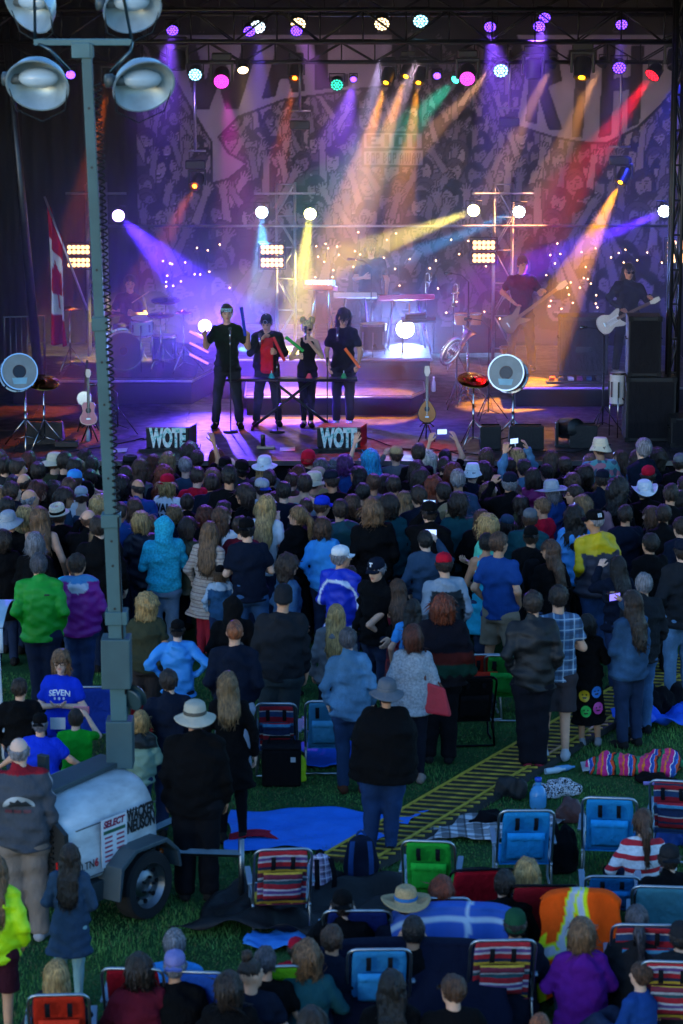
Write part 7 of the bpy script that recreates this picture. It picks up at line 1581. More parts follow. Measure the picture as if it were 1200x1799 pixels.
    for i, (a, b, s_) in enumerate(segs):
        A, B = mp(*a), mp(*b); x, y, z = frame(B - A, (0, 1, 0)); L = (B - A).length; x, y, z = frame(B - A, Matrix.Rotation(-rz, 3, 'Z') @ Vector((0, 1, 0))); Mx = Matrix.Translation(A) @ Matrix((x, y, z)).transposed().to_4x4()
        MB().box((0, 0, L / 2), (s_, s_, L), Mx).obj('mast_section', 'paint', t_, MC, bev=.006)
        MB().box((0, 0, L - .04 if i < 3 else L - .02), (s_ * 1.35, s_ * 1.35, .12), Mx).obj('mast_collar', 'paint', t_, MC, bev=.006)
        bm = MB().cyl((0, 0, 0), (0, 0, s_ * 1.08), .012, 8).mesh('bolt')
        for q in (.25, .6, .8): o = link('bolt', bm, 'paint', t_, '#16191a'); o.matrix_local = Mx @ Matrix.Translation((0, s_ * .54, L * q)) @ Matrix.Rotation(R(90), 4, 'X')
    for a, b, s_ in (((213, 1345), (210, 1262), .24), ((206, 1205), (204, 1118), .26)):
        A, B = mp(*a), mp(*b); MB().box((A + B) / 2, (s_, s_, (B - A).length), None, -rz).obj('mast_housing', 'paint', t_, '#39565a', bev=.01)
    # coiled cable up the mast
    P = []; n = 1500
    for i in range(n + 1):
        q = i / n; v = 905 - q * 760; u = 150 + 24 + (v - 90) / (1240 - 90) * 52; b = mp(u - 4, v); a = q * 2 * math.pi * 66
        rr = .026 * (1 + .15 * math.sin(q * 40)); P.append(b + Matrix.Rotation(-rz, 3, 'Z') @ Vector((math.cos(a) * rr, -.085 + math.sin(a) * rr, 0)))
    MB().tube(P, .0075, 5).obj('coiled_cable', 'rubber', t_, '#0b0d0e', True)
    MB().tube([mp(u_, v_) + Matrix.Rotation(-rz, 3, 'Z') @ Vector((0, -.09, 0)) for u_, v_ in ((209, 905), (212, 1000), (216, 1100), (222, 1215))], .009, 6).obj('cable', 'rubber', t_, '#0b0d0e', True)
    # cable reel / winch
    w_ = mp(226, 1225); MB().lathe([(.001, -.05), (.10, -.05), (.11, -.04), (.07, -.03), (.07, .03), (.11, .04), (.10, .05), (.001, .05)], 22, Matrix.Translation(w_ + Vector((.02, -.05, 0))) @ Matrix.Rotation(R(70), 4, 'Y')).obj('winch', 'paint', t_, '#2c4448', auto=40)
    # head frame and four floodlights
    A, B = mp(60, 76), mp(232, 72); MB().box((A + B) / 2, ((B - A).length, .07, .055), None, -rz).obj('head_bar', 'paint', t_, '#4a7276', bev=.006); c = mp(143, 88); MB().box(c, (.16, .13, .13), None, -rz).obj('head_block', 'paint', t_, '#4a7276', bev=.006)
    def flood(u, v, yaw, pit, w_, h_):
        c = mp(u, v); d = Vector((math.sin(yaw) * math.cos(pit), -math.cos(yaw) * math.cos(pit), math.sin(pit))); d = Matrix.Rotation(-rz, 3, 'Z') @ d; x, y, z = frame(d, (0, 0, 1)); M = Matrix.Translation(c) @ Matrix((x, y, z)).transposed().to_4x4(); r = w_ / 2
        s_ = h_ / w_ if False else 1
        o = MB().lathe([(r * .30, -.20), (r * .62, -.17), (r * .86, -.09), (r * .97, 0), (r * 1.03, .012), (r * 1.03, .022), (r * .97, .022), (r * .93, .0), (r * .80, -.08), (r * .56, -.15), (r * .28, -.175), (.001, -.18)], 32, M).obj('floodlight', 'floodmetal', t_, '#a9bfca', auto=60)
        MB().ell((0, .02, -.06), (r * .66, r * .33, r * .33), 18, 10, M).obj('lamp_bulb', 'gloss', o, '#b8cfdc', True); MB().cyl(M @ Vector((-r * .98, 0, -.07)), M @ Vector((-r * .45, 0, -.07)), .045, 12).obj('socket', 'paint', o, '#5c6668', True)
        MB().cyl(M @ Vector((-r * 1.18, 0, -.07)), M @ Vector((-r * .95, 0, -.07)), .06, 12).obj('socket_cap', 'paint', o, '#4a5658', True)
        MB().tube([M @ Vector((-r * .98, 0, .0)), M @ Vector((-r * .8, -r * .9, .05)), M @ Vector((0, -r * 1.35, .06)), M @ Vector((r * .8, -r * .9, .05)), M @ Vector((r * .98, 0, 0))], .006, 5).obj('safety_wire', 'rubber', o, '#1c2426', True)
        top = mp(232 if u > 143 else 62, 74)
        MB().tube([top, M @ Vector((r * .5 * (1 if u < 143 else -1), r * 1.1, -.1)), M @ Vector((r * 1.0 * (1 if u < 143 else -1), r * .2, -.12))], .014, 6).obj('bracket', 'steel', o, '#66787c', True)
    flood(66, 148, -.12, -.62, .54, .41); flood(252, 150, .35, -.62, .54, .41); flood(52, 12, -.7, -.55, .50, .4); flood(232, 14, .30, -.62, .50, .4)
light_tower()

# ================================================================== things lying on the lawn
def cloth_sheet(name, label, cat, pts, mat, col, nu=28, nv=20, amp=.02, seed=0, th=.006, z0=.035):
    """blanket or tarp given by four pixel corners (a, b, c, d in order)"""
    A, B, C_, D = [zpt(*p) for p in pts]; r = random.Random(seed); ph = [r.uniform(0, 6) for _ in range(8)]; c = (A + B + C_ + D) / 4
    def fn(s, t):
        p = (A * (1 - s) + B * s) * (1 - t) + (D * (1 - s) + C_ * s) * t - c
        e = 1
        z = z0 + amp * (abs(math.sin(5 * s + ph[0] + 2 * math.sin(3 * t + ph[1]))) ** 2 + .8 * abs(math.sin(7 * t + ph[2] + 2 * math.sin(4 * s + ph[3]))) ** 3 + .4 * math.sin(23 * s + 11 * t + ph[4]) * math.sin(17 * t + ph[5]))
        p.x += .03 * math.sin(9 * t + ph[6]) * (1 if s in (0, 1) else 1); p.y += .03 * math.sin(8 * s + ph[7])
        return (p.x, p.y, max(.02, z))
    o = MB().sheet(fn, nu, nv, th).obj(name, mat, None, col, True, loc=c); return tag(o, label, cat)
def heap(name, label, cat, u, v, w_, d, h, mat, col, seed=0, rz=0, n=.03, kx=9):
    """crumpled heap: a rounded blob with deep folds, one continuous surface"""
    F = Fld((-w_ / 2 - .08, -d / 2 - .08, -.03), (w_ / 2 + .08, d / 2 + .08, h + .1), max(.012, min(w_, d) / 34)); r = random.Random(seed)
    for i in range(7): F.el((r.uniform(-.36, .36) * w_, r.uniform(-.34, .34) * d, r.uniform(.1, .35) * h), (w_ * r.uniform(.14, .26), d * r.uniform(.16, .28), h * r.uniform(.45, .65)), .05)
    F.disp(folds(seed + 2, n, 20, kx * 3)); F.disp(folds(seed + 9, n * .5, 40, kx * 6)); F.cut(lambda X, Y, Z: -Z)
    V, Fc = F.nets(); p = zpt(u, v); o = link(name, npmesh(name, V, Fc), mat, None, col, (p.x, p.y, .01)); o.rotation_euler = (0, 0, rz); return tag(o, label, cat)
cloth_sheet('tarpaulin', 'bright blue tarpaulin spread flat on the lawn', 'tarp', [(398, 1500), (648, 1502), (760, 1432), (404, 1432)], 'shell', '#1f74e0', 60, 30, .030, 1)
cloth_sheet('tarpaulin', 'small blue tarpaulin under the striped and pale blue chairs', 'tarp', [(530, 1352), (640, 1352), (640, 1310), (530, 1312)], 'shell', '#1c62d8', 20, 12, .012, 2)
cloth_sheet('tarpaulin', 'blue tarpaulin crumpled behind the denim jacket woman', 'tarp', [(1078, 1285), (1215, 1285), (1215, 1250), (1075, 1245)], 'shell', '#1a5ad8', 30, 14, .09, 3)
cloth_sheet('groundsheet', 'black groundsheet bunched up on the lawn before the chairs', 'tarp', [(300, 1650), (640, 1660), (880, 1560), (420, 1570)], 'shell', '#0d0e10', 50, 26, .11, 4)
cloth_sheet('tarpaulin', 'pale blue tarpaulin corner near the seated front rows', 'tarp', [(425, 1672), (560, 1680), (560, 1640), (440, 1648)], 'shell', '#3a8ae0', 22, 12, .03, 5)
cloth_sheet('picnic_blanket', 'black and white plaid blanket spread beside the yellow mat', 'blanket', [(735, 1482), (890, 1482), (1025, 1440), (790, 1440)], 'plaid_blanket', None, 36, 20, .02, 6)
stripes('serape', 0, [(0, '#d81c78'), (.16, '#e8e4e0'), (.2, '#1c4a9c'), (.34, '#3a8ad0'), (.38, '#e04a18'), (.5, '#16120f'), (.55, '#1c7a4c'), (.68, '#e8336c'), (.86, '#f07a20'), (.94, '#d81c78')], .22, .5)
heap('striped_blanket', 'crumpled blanket with bright pink, blue and orange stripes', 'blanket', 1112, 1352, 1.0, .62, .24, 'serape', None, 4, -.2, .03)
def scribble():
    m, n, b = newmat('scribble'); v = N(n, 'ShaderNodeTexNoise'); v.inputs['Scale'].default_value = 30; v.inputs['Detail'].default_value = 1; n.links.new(coords(n), v.inputs['Vector']); v.inputs['Distortion'].default_value = 1.5
    x = N(n, 'ShaderNodeValToRGB'); x.color_ramp.interpolation = 'CONSTANT'; e = x.color_ramp.elements; e[0].color = (.02, .02, .025, 1); e[1].position = .5; e[1].color = (*lin('#cfd0d6'), 1); q = e.new(.58); q.color = (.02, .02, .025, 1); q = e.new(.44); q.color = (*lin('#cfd0d6'), 1); q = e.new(.40); q.color = (.02, .02, .025, 1)
    n.links.new(v.outputs[0], x.inputs[0]); n.links.new(x.outputs[0], b.inputs['Base Color']); b.inputs['Roughness'].default_value = .9
scribble()
heap('patterned_blanket', 'black and white scroll patterned blanket heaped on grass', 'blanket', 985, 1395, .62, .4, .18, 'scribble', None, 7, .1, .02)
heap('handbag', 'black soft bag beside the black and white heaped blanket', 'bag', 895, 1402, .30, .26, .26, 'leather', '#0e0e10', 8, 0, .012)
heap('clothing_heap', 'dark jacket left on the plaid blanket', 'jacket', 865, 1448, .5, .3, .14, 'cloth', '#0e0e12', 9, .2, .02)
heap('clothing_heap', 'dark brown bag and jacket heap behind the blue chair', 'jacket', 990, 1442, .34, .3, .26, 'leather', '#4a2c2c', 10, .1, .02)
heap('backpack', 'black backpack lying by the blue tarpaulin', 'backpack', 1165, 1258, .5, .42, .40, 'cloth', '#101014', 11, .1, .02)
heap('clothing_heap', 'dark jacket lying beside the bright striped blanket', 'jacket', 1160, 1375, .45, .26, .1, 'cloth', '#14100f', 12, .1, .02)
heap('cap_on_grass', 'grey cap lying on the bright striped blanket', 'cap', 1180, 1345, .2, .2, .16, 'cloth', '#33363c', 13, .1, .006)
heap('black_bag', 'black duffel bag standing under the blue folding chair', 'bag', 985, 1530, .26, .3, .55, 'cloth', '#0f1013', 14, .1, .01)
heap('blue_bag', 'blue plastic bag beside the chair at the lawn edge', 'bag', 1180, 1480, .34, .3, .22, 'shell', '#1c4ea8', 15, .1, .02)
# backpacks, cooler and bags
def backpack(u, v, lab, col, strap, mat='cloth', rz=0, s=1.0):
    p = zpt(u, v); t_ = thing('backpack', lab, 'backpack', p, rz); F = Fld((-.22, -.2, -.02), (.22, .2, .56), .016)
    F.el((0, 0, .22), (.16, .11, .26), .03); F.el((0, -.09, .16), (.12, .07, .13), .03); F.el((0, 0, .40), (.12, .09, .12), .04); F.disp(folds(3, .01, 20, 20)); F.cut(lambda X, Y, Z: -Z)
    V, Fc = F.nets(); link('bag', npmesh('bag', V * s, Fc), mat, t_, col)
    for s_ in (-1, 1): MB().sheet(lambda a, b: (s_ * (.07 + .02 * math.sin(a * 3)) * s + (b - .5) * .045, (-.10 - .09 * math.sin(a * 3.0) - .02) * s, (.06 + .44 * a) * s), 10, 1, .012).obj('strap', 'cloth', t_, strap)
    MB().tube([Vector((.04 * math.cos(a) * s, 0, (.49 + .06 * math.sin(a)) * s)) for a in [i * PI / 6 for i in range(7)]], .012, 6).obj('handle', 'cloth', t_, strap)
backpack(634, 1566, 'navy backpack with blue straps on the black groundsheet', '#121a2c', '#1c3c70', s=1.05); plaid('plaid_lilac', '#9a90b0', '#2a2438', '#e0dce8', .06)
backpack(562, 1585, 'plaid lilac backpack beside the striped chair', None, '#101014', 'plaid_lilac', .3, .9)
t_ = thing('cooler_bag', 'black cooler bag standing behind the red striped chair', 'cooler', zpt(495, 1377)); MB().box((0, 0, .20), (.40, .28, .40)).obj('bag', 'cloth', t_, '#0e0f12', bev=.03); MB().box((0, 0, .415), (.40, .28, .03)).obj('lid', 'cloth', t_, '#16171b', bev=.012); MB().box((.12, -.146, .3), (.05, .01, .05)).obj('label_patch', 'cloth', t_, '#b0b4b8'); MB().tube([(-.14, 0, .42), (-.12, 0, .5), (.12, 0, .5), (.14, 0, .42)], .014, 6).obj('handle', 'cloth', t_, '#121214')
heap('dry_bag', 'bright yellow green dry bag leaning on the cooler', 'bag', 522, 1372, .17, .14, .36, 'shell', '#b4d818', 17, .1, .01)
t_ = thing('water_jug', 'pale blue plastic water jug beside the blue chair', 'bottle', zpt(945, 1420)); MB().lathe([(.07, 0), (.085, .03), (.085, .16), (.05, .23), (.03, .24), (.03, .28)], 20).obj('jug', 'gloss', t_, '#4a9ad0', auto=50); MB().cyl((0, 0, .28), (0, 0, .32), .036, 14).obj('cap', 'gloss', t_, '#1c50c0', True)
for i, (u, v, c_) in enumerate(((958, 1362, '#b8ccd8'), (975, 1358, '#5a9ac8'))):
    b = zpt(u, v); t_ = thing('water_bottle', ('clear', 'blue')[i] + ' plastic bottle lying on the grass by the leather jacket man', 'bottle', b + Vector((0, 0, .04)), .4); MB().lathe([(.032, 0), (.034, .02), (.034, .15), (.013, .20), (.013, .23)], 14, Matrix.Rotation(R(90), 4, 'Y')).obj('bottle', 'gloss', t_, c_, auto=50)
tag(MB().sheet(lambda a, b: ((a - .5) * .22, (b - .5) * .3, .05 + .03 * a), 4, 4, .012).obj('magazine', 'paint', None, '#b8bcc0', loc=zpt(1040, 1355)), 'white booklet lying beside the bright striped blanket', 'booklet')
tag(MB().lathe([(.02, 0), (.022, .15), (.01, .19), (.01, .22)], 10, Matrix.Rotation(R(90), 4, 'Y')).obj('tube_bottle', 'gloss', None, '#8a7ab8', loc=zpt(1130, 1381) + Vector((0, 0, .03))), 'small lilac bottle lying before the striped blanket', 'bottle')
tag(MB().sheet(lambda a, b: ((a - .5) * .5, (b - .5) * .2, .05 + .05 * math.sin(a * 3)), 10, 4, .006).obj('flag_cloth', 'cloth', None, '#a01c30', loc=zpt(448, 1480)), 'small red and white cloth on the blue tarpaulin edge', 'cloth')

# ---- yellow and black cable mat
A, B = zpt(606, 1522), zpt(1215, 1160); d = nrm(B - A); L = (B - A).length; nx_ = Vector((d.y, -d.x, 0)); cm = thing('cable_mat', 'yellow and black hatched cable mat running diagonally across the lawn', 'mat', A + Vector((0, 0, .018)))
def lp(s, t): return d * s + nx_ * t
W2 = .24
b = MB(); b.add([tuple(lp(0, -W2) + Vector((0, 0, .05))), tuple(lp(L, -W2) + Vector((0, 0, .05))), tuple(lp(L, W2 * 1.5) + Vector((0, 0, .05))), tuple(lp(0, W2 * 1.5) + Vector((0, 0, .05)))] + [tuple(lp(s, t) + Vector((0, 0, .0))) for s, t in ((0, -W2 - .03), (L, -W2 - .03), (L, W2 * 1.5 + .03), (0, W2 * 1.5 + .03))], [(0, 1, 2, 3)[::-1], (4, 5, 1, 0)[::-1], (5, 6, 2, 1)[::-1], (6, 7, 3, 2)[::-1], (7, 4, 0, 3)[::-1]]); b.obj('mat', 'rubber', cm, '#1d1c17')
rm = MB().box((0, 0, 0), (L, .03, .012)).mesh('rail')
ang = math.atan2(d.y, d.x)
for t in (-W2, W2): o = link('rail', rm, 'paint', cm, '#c4a93a', lp(L / 2, t) + Vector((0, 0, .058))); o.rotation_euler = (0, 0, ang)
r1 = MB().box((0, 0, 0), (.03, W2 * 1.92, .010)).mesh('stripe'); r2 = MB().box((0, 0, 0), (.04, W2 * .42, .010)).mesh('stripe'); n = int(L / .15)
for i in range(n):
    o = link('stripe', r1, 'worn_paint', cm, '#c4a93a', lp((i + .5) * L / n, 0) + Vector((0, 0, .057))); o.rotation_euler = (0, 0, ang + .28 + rng.uniform(-.05, .05))
    o = link('stripe', r2, 'worn_paint', cm, '#c4a93a', lp((i + .3) * L / n, W2 * 1.24) + Vector((0, 0, .056))); o.rotation_euler = (0, 0, ang + .5)

# ---- white tent corner at the frame's left
t_ = thing('white_tent', 'white fabric tent corner at the lawn edge', 'tent', zpt(-30, 1330)); z = on_y(10, 1092, t_.location.y).z
MB().sheet(lambda a, b: (-.9 + 1.12 * a + .04 * (1 - b), .02 * math.sin(a * 30) - .1 * a, (z - .28) * b), 40, 6, .01).obj('wall', 'shell', t_, '#b4c0cc', True); MB().sheet(lambda a, b: (-.9 + 1.16 * a, -.04 - .1 * a + .012 * math.sin(a * 18), z - .30 + .26 * b), 30, 3, .012).obj('valance', 'shell', t_, '#c0ccd6', True)
MB().sheet(lambda a, b: (-.9 + 1.16 * a, -.14 + 1.2 * b, z - .03 + .1 * math.sin(b * 3.1)), 8, 8, .012).obj('roof', 'shell', t_, '#c4d0da', True); MB().cyl((.20, -.1, 0), (.20, -.1, z), .02, 8).obj('pole', 'steel', t_, '#c0c4c8', True)

# ================================================================== folding chairs
stripes('chair_stripe_red', 2, [(0, '#a01428'), (.12, '#c8ccd0'), (.15, '#16305c'), (.38, '#3a86b0'), (.46, '#a81830'), (.62, '#244a7c'), (.78, '#d0d0d2'), (.81, '#a01428'), (.94, '#14284c')], .42, .06)
stripes('chair_stripe_multi', 2, [(0, '#a8182c'), (.14, '#b8bcc8'), (.2, '#6a4a8c'), (.3, '#c8c8d0'), (.36, '#a8182c'), (.52, '#1c4c5c'), (.62, '#b4b8c0'), (.68, '#6c1c34'), (.82, '#c0a030'), (.9, '#16244a')], .34, .08)
def chair(label, u, v, style='sky', col='#2a86c4', h=.82, w_=.50, rz=0, rec=.30, arms=True, pocket=True, seat_z=.26, group='low folding lawn chairs'):
    """low folding lawn chair seen from behind; (u, v) = pixel of the back's top centre"""
    yb = None; p = on_z(u, v, h); p = Vector((p.x, p.y + rec * math.cos(rz), 0)); t_ = thing('lawn_chair', label, 'chair', p, rz, group)
    mat = {'red': 'chair_stripe_red', 'multi': 'chair_stripe_multi'}.get(style, 'cloth')
    r = .0125; hw = w_ / 2; FC = '#aeb6bc' if style != 'dark' else '#1a1c20'
    def bk(t, x): return Vector((x, -rec * t, seat_z - .02 + (h - seat_z + .02) * t))   # t 0..1 up the back
    pts = [bk(-.15, -hw), bk(.88, -hw)] + [bk(1 - .12 * (1 - math.sin(a)), -hw + .07 * (1 - math.cos(a))) for a in (R(30), R(60), R(90))] + [bk(1 - .12 * (1 - math.sin(a)), hw - .07 * (1 - math.cos(a))) for a in (R(90), R(60), R(30))] + [bk(.88, hw), bk(-.15, hw)]
    MB().tube(pts, r, 8).obj('back_frame', 'steel', t_, FC, True)
    MB().sheet(lambda a, b: bk(.02 + .94 * b, (a - .5) * (w_ - .07 * (1 if b < .85 else 1 + (b - .85) * 2))) + Vector((0, .035 * math.sin(a * PI) * (1 - abs(b - .5)), .0)), 12, 12, .008).obj('back_panel', mat, t_, col if mat == 'cloth' else None, True)
    if pocket:
        MB().sheet(lambda a, b: bk(.14 + .42 * b, (a - .5) * w_ * .66) + Vector((0, -.035 - .03 * math.sin(a * PI) * math.sin(b * 2.6 + .3), 0)), 8, 8, .008).obj('pocket', mat if style not in ('sky',) else 'cloth', t_, tuple(min(1, x * 1.15) for x in lin(col)), True)
        MB().sheet(lambda a, b: bk(.50 + .12 * b, (a - .5) * w_ * .68) + Vector((0, -.075 + .035 * b, 0)), 6, 2, .008).obj('pocket_flap', mat, t_, tuple(min(1, x * 1.3) for x in lin(col)), True)
        for s_ in (-1, 1): MB().sheet(lambda a, b: bk(.66 + .22 * a, s_ * .085 + (b - .5) * .04) + Vector((0, -.03 - .025 * math.sin(a * PI), 0)), 6, 1, .006).obj('carry_strap', 'cloth', t_, '#14161c')
    MB().sheet(lambda a, b: ((a - .5) * (w_ - .04), -.02 + .44 * b, seat_z + .05 * b - .03 * math.sin(a * PI) * math.sin(b * PI)), 8, 8, .008).obj('seat_panel', mat, t_, col if mat == 'cloth' else None, True)
    MB().tube([(-hw, -.06, seat_z), (-hw, .42, seat_z + .05), (hw, .42, seat_z + .05), (hw, -.06, seat_z)], r, 8).obj('seat_frame', 'steel', t_, FC, True)
    for s_ in (-1, 1):
        MB().tube([(s_ * hw, .40, seat_z + .2), (s_ * hw, .34, .02), (s_ * (hw), .12, .02)], r, 8).obj('leg', 'steel', t_, FC, True); MB().tube([(s_ * hw, -.14, .02), (s_ * hw, .0, seat_z), (s_ * hw, .05, seat_z + .2)], r, 8).obj('leg', 'steel', t_, FC, True)
        if arms: MB().box((s_ * (hw + .02), .16, seat_z + .215), (.055, .42, .025), rx=R(2)).obj('arm_rest', 'gloss', t_, '#7d93a4' if style != 'dark' else '#22242a', bev=.01)
    MB().tube([(-hw, -.14, .02), (hw, -.14, .02)], r, 8).obj('foot_bar', 'steel', t_, FC, True)
    return t_
chair('red striped lawn chair behind the man in charcoal hoodie', 485, 1236, 'red', '#7a1c30', .84, .42)
chair('pale blue lawn chair beside the pale denim jacket woman', 572, 1232, 'sky', '#3a86b4', .84, .42)
chair('red folding chair behind the tan shorts man', 850, 1150, 'plain', '#b03024', .80, .4, .1)
chair('green folding chair behind the leather jacket man', 888, 1152, 'plain', '#1f8a3c', .80, .4, -.1)
chair('black framed folding chair with red base beside the poncho woman', 832, 1190, 'dark', '#141418', .82, .45, .1)
chair('blue lawn chair beside the woman lettered SEVEN', 165, 1207, 'plain', '#1638a0', .84, .52, 0, .3, True, False)
chair('dark red lawn chair by the mast', 255, 1232, 'plain', '#7a1220', .84, .42, .1, .3, True, False)
chair('multicoloured striped chair with red pocket near the lilac backpack', 492, 1492, 'multi', '#a01c2c', .86, .50, .1)
chair('bright green lawn chair before the plaid blanket', 758, 1478, 'plain', '#1f9a34', .84, .46, -.1)
chair('sky blue lawn chair beside the black duffel bag', 925, 1424, 'plain', '#1c86c8', .86, .50, .02)
chair('sky blue lawn chair beside the woman in striped shirt', 1078, 1402, 'plain', '#1c86c8', .86, .50, -.12)
chair('white and red framed chair at the lawn edge', 1192, 1372, 'red', '#9a1c2c', .86, .42, -.2)
chair('round backed red chair beside the blond woman', 845, 1528, 'dark', '#a81426', .80, .58, .1, .25, False, False)
chair('dark red chair draped beside the orange safety vest', 958, 1556, 'dark', '#7c1220', .84, .60, .0, .25, False, False)
chair('small blue lawn chair before the striped shirt woman', 1078, 1540, 'plain', '#1c7cc0', .62, .46, -.05, .2)
chair('grey blue lawn chair of the dark capped person', 1172, 1558, 'plain', '#3c7c94', .84, .52, -.1, .3, True, False)
chair('navy lawn chair with white piping beside the black dotted cap', 628, 1600, 'plain', '#14245e', .80, .56, .0, .3, True, False)
chair('blue lawn chair with white piping under the reddish haired person', 775, 1578, 'plain', '#14307c', .80, .5, .0, .3, True, False)
chair('pale blue lawn chair with straps at the front row', 665, 1668, 'plain', '#2a82c0', .84, .50, .03)
chair('striped lawn chair with striped pocket at the front row', 882, 1652, 'multi', '#9a1c30', .86, .52, .04)
chair('striped lawn chair beside the purple jacket woman', 1140, 1625, 'red', '#7a1830', .84, .56, -.05)
chair('grey striped lawn chair at the lawn front edge', 1188, 1690, 'multi', '#44506c', .84, .48, -.1)
chair('orange red lawn chair of the blond woman', 98, 1748, 'plain', '#b82a18', .84, .46, .06)
chair('dark red lawn chair between blond woman and pale cap', 235, 1702, 'plain', '#8c1020', .84, .48, -.05, .3, True, False)
chair('blue lawn chair beside the pale capped man', 355, 1708, 'plain', '#2050b0', .80, .42, -.1, .3, True, False)
chair('lime green chair beside the teal shirted person', 478, 1698, 'plain', '#5aa820', .78, .42, .1, .3, True, False)
# tarp draped over chairs and safety vest over a chair
def draped(name, label, cat, u, v, w_, h, mat, col, tint=None, rz=0, th=.008, d0=.22):
    p = on_z(u, v, h); o_ = Vector((p.x, p.y, 0)); t_ = thing(name, label, cat, o_, rz)
    def fn(a, b):
        x = (a - .5) * w_ * (1 + .18 * max(0, b - .3)); s = b * 1.35
        if s < .25: y, z = .12 - s * .7, h + .02 * math.sin(s * 12)
        else: y, z = -.055 - .30 * (s - .25) + .02, h - (s - .25) * .78 * h
        return (x + .01 * math.sin(b * 20), y + .03 * math.sin(a * 16 + b * 3) * (.3 + b), max(.03, z - .10 * (abs(a - .5) * 2) ** 4))
    m = MB().sheet(fn, 40, 40, th); me = m.mesh(name + '_cloth', True)
    if tint:
        W = 41; C = [tint(i / 40, j / 40) for _ in range(2) for i in range(41) for j in range(41)]; settint(me, C)
    link('cloth', me, mat, t_, col); return t_
OR_, YE, SI = lin('#f4520c'), lin('#d4e020'), lin('#b8bcc2')
def vest(a, b):
    x = a
    def band(c, w_): return abs(x - c) < w_
    c = .44 - .18 * max(0, b - .1) / .5 if b < .62 else .27
    c2 = .50
    for cc, lim in ((c, .62), (c2, .40)):
        if b < lim + .02:
            if abs(x - cc) < .045: return SI
            if abs(x - cc) < .075: return YE
    if x < .56 and abs(b - .62) < .035: return SI
    if x < .56 and abs(b - .62) < .06: return YE
    if x < .10 and b > .45: return YE
    return OR_
draped('safety_vest', 'orange high visibility vest with silver bands over a chair', 'vest', 1020, 1568, .66, .86, 'cloth_attr', None, vest)
def tarpc(a, b): return lin('#a8bcd0') if (abs(a - .62 + .1 * b) < .02 or abs(b - .28) < .02) else lin('#1c50a8')
draped('draped_tarpaulin', 'blue tarpaulin with pale strips draped over chairs', 'tarp', 800, 1592, 1.05, .80, 'shell_attr', None, tarpc)
draped('draped_blanket', 'dark navy blanket draped over the chairs behind the pale blue chair', 'blanket', 720, 1655, 1.5, .72, 'cloth', '#10162a')

# ================================================================== seated people in the front rows
GS = 'people sitting on low lawn chairs'
def seat(label, u, v, hr, top_, hat=None, h=1.70, legs='low', hgt=None, **k):
    hk, hc = hr.split(' ', 1); tk, tc = top_.split(' ', 1); sx = k.pop('sex', 'f' if hk in ('long', 'bob', 'pony', 'curly', 'longcurly', 'fringe') else 'm'); up = HATUP.get(hat.split(' ', 1)[0], 0) if hat else .012
    sc = h / 1.75; hs = (1.75 - LEG[legs][1]) * sc; p = on_z(u, v, hs + up); hatc = k.pop('hatc', None)
    if hat and not hatc: a_, b_ = hat.split(' ', 1); hatc = (a_, CC.get(b_, '#888888'), CC.get(b_, '#888888'))
    tm = k.pop('topmat', None)
    return person(label, (p.x, p.y), h, k.pop('yaw', p.x * .04), sx, k.pop('g', 1.08), (hk, HC[hc]), hatc, (tk, CC.get(tc, '#333333')), k.pop('bot', ('jeans', '#1c2840')), k.pop('arms', 'rest'), legs, k.pop('head', (0, 0)), seed=int(u + v) % 97, hi=True, group=GS, topmat=tm, **k)
stripes('shirt_stripe', 2, [(0, '#c01a2c'), (.36, '#dfe2e6')], .13)
seat('blond woman sitting in the orange red chair', 100, 1686, 'long blond', 'jacket charcoal')
seat('dark haired person sitting in the dark red chair', 245, 1676, 'bob dark', 'jacket maroon')
seat('grey haired man in pale blue shirt behind the pale cap', 306, 1632, 'short grey', 'tee sky blue', hgt=1)
seat('man in pale lavender cap and black hoodie', 307, 1668, 'short grey', 'hoodie black', hat='capback lavender', g=1.25)
seat('dark haired person beside the pale capped man', 402, 1708, 'bob dark', 'jacket black')
seat('person with grey hair in lime green chair', 466, 1662, 'short dark grey', 'tee black')
seat('man with topknot in dark T-shirt turned sideways', 440, 1684, 'topknot dark', 'tee navy', face=True, head=(-.9, 0), g=1.15)
seat('person with shaggy brown hair in teal shirt', 540, 1652, 'shag light brown', 'long teal', g=1.15, sex='f')
seat('child in red cap behind the shaggy haired person', 520, 1645, 'short dark', 'tee red', hat='cap red', h=1.3)
seat('woman with long black hair before the pale blue chair', 688, 1705, 'long black', 'jacket black', h=1.75)
seat('man with short brown hair and sunglasses at the front', 797, 1712, 'short brown', 'tee black', glasses='sun', face=True, head=(.7, 0), g=1.15)
seat('man with short brown hair before the navy chair', 583, 1624, 'short brown', 'jacket navy')
seat('person in black dotted cap lying back on groundsheet', 602, 1562, 'short dark', 'jacket black', hat='capback black', arms=('face', 'face'))
seat('person in straw fedora with blue band', 713, 1556, 'short brown', 'tee navy', hat='straw tan', hatc=('straw', '#b09468', '#2c6aa4'))
seat('dark haired person with hands behind head by blue tarpaulin', 726, 1610, 'short black', 'tee black', arms=('face', 'face'))
seat('reddish haired person in blue lawn chair', 776, 1540, 'bob auburn', 'tee charcoal')
seat('woman with long blond hair beside the round red chair', 926, 1508, 'long blond', 'jacket navy')
seat('dark haired person next to the long haired blond woman', 886, 1528, 'short black', 'jacket black')
seat('person in dark green knit cap before the dark red chair', 905, 1596, 'short dark', 'jacket navy', hat='beanie dark green', h=1.74)
seat('woman in purple hooded jacket before the orange vest', 1022, 1614, 'bob light brown', 'hoodie purple', g=1.1)
seat('person with grey brown hair beside the orange vest', 1118, 1590, 'pony dark grey', 'jacket charcoal')
seat('woman with hair tied back in red and white striped shirt', 1130, 1420, 'pony brown', 'long white', topmat='shirt_stripe', g=1.1)
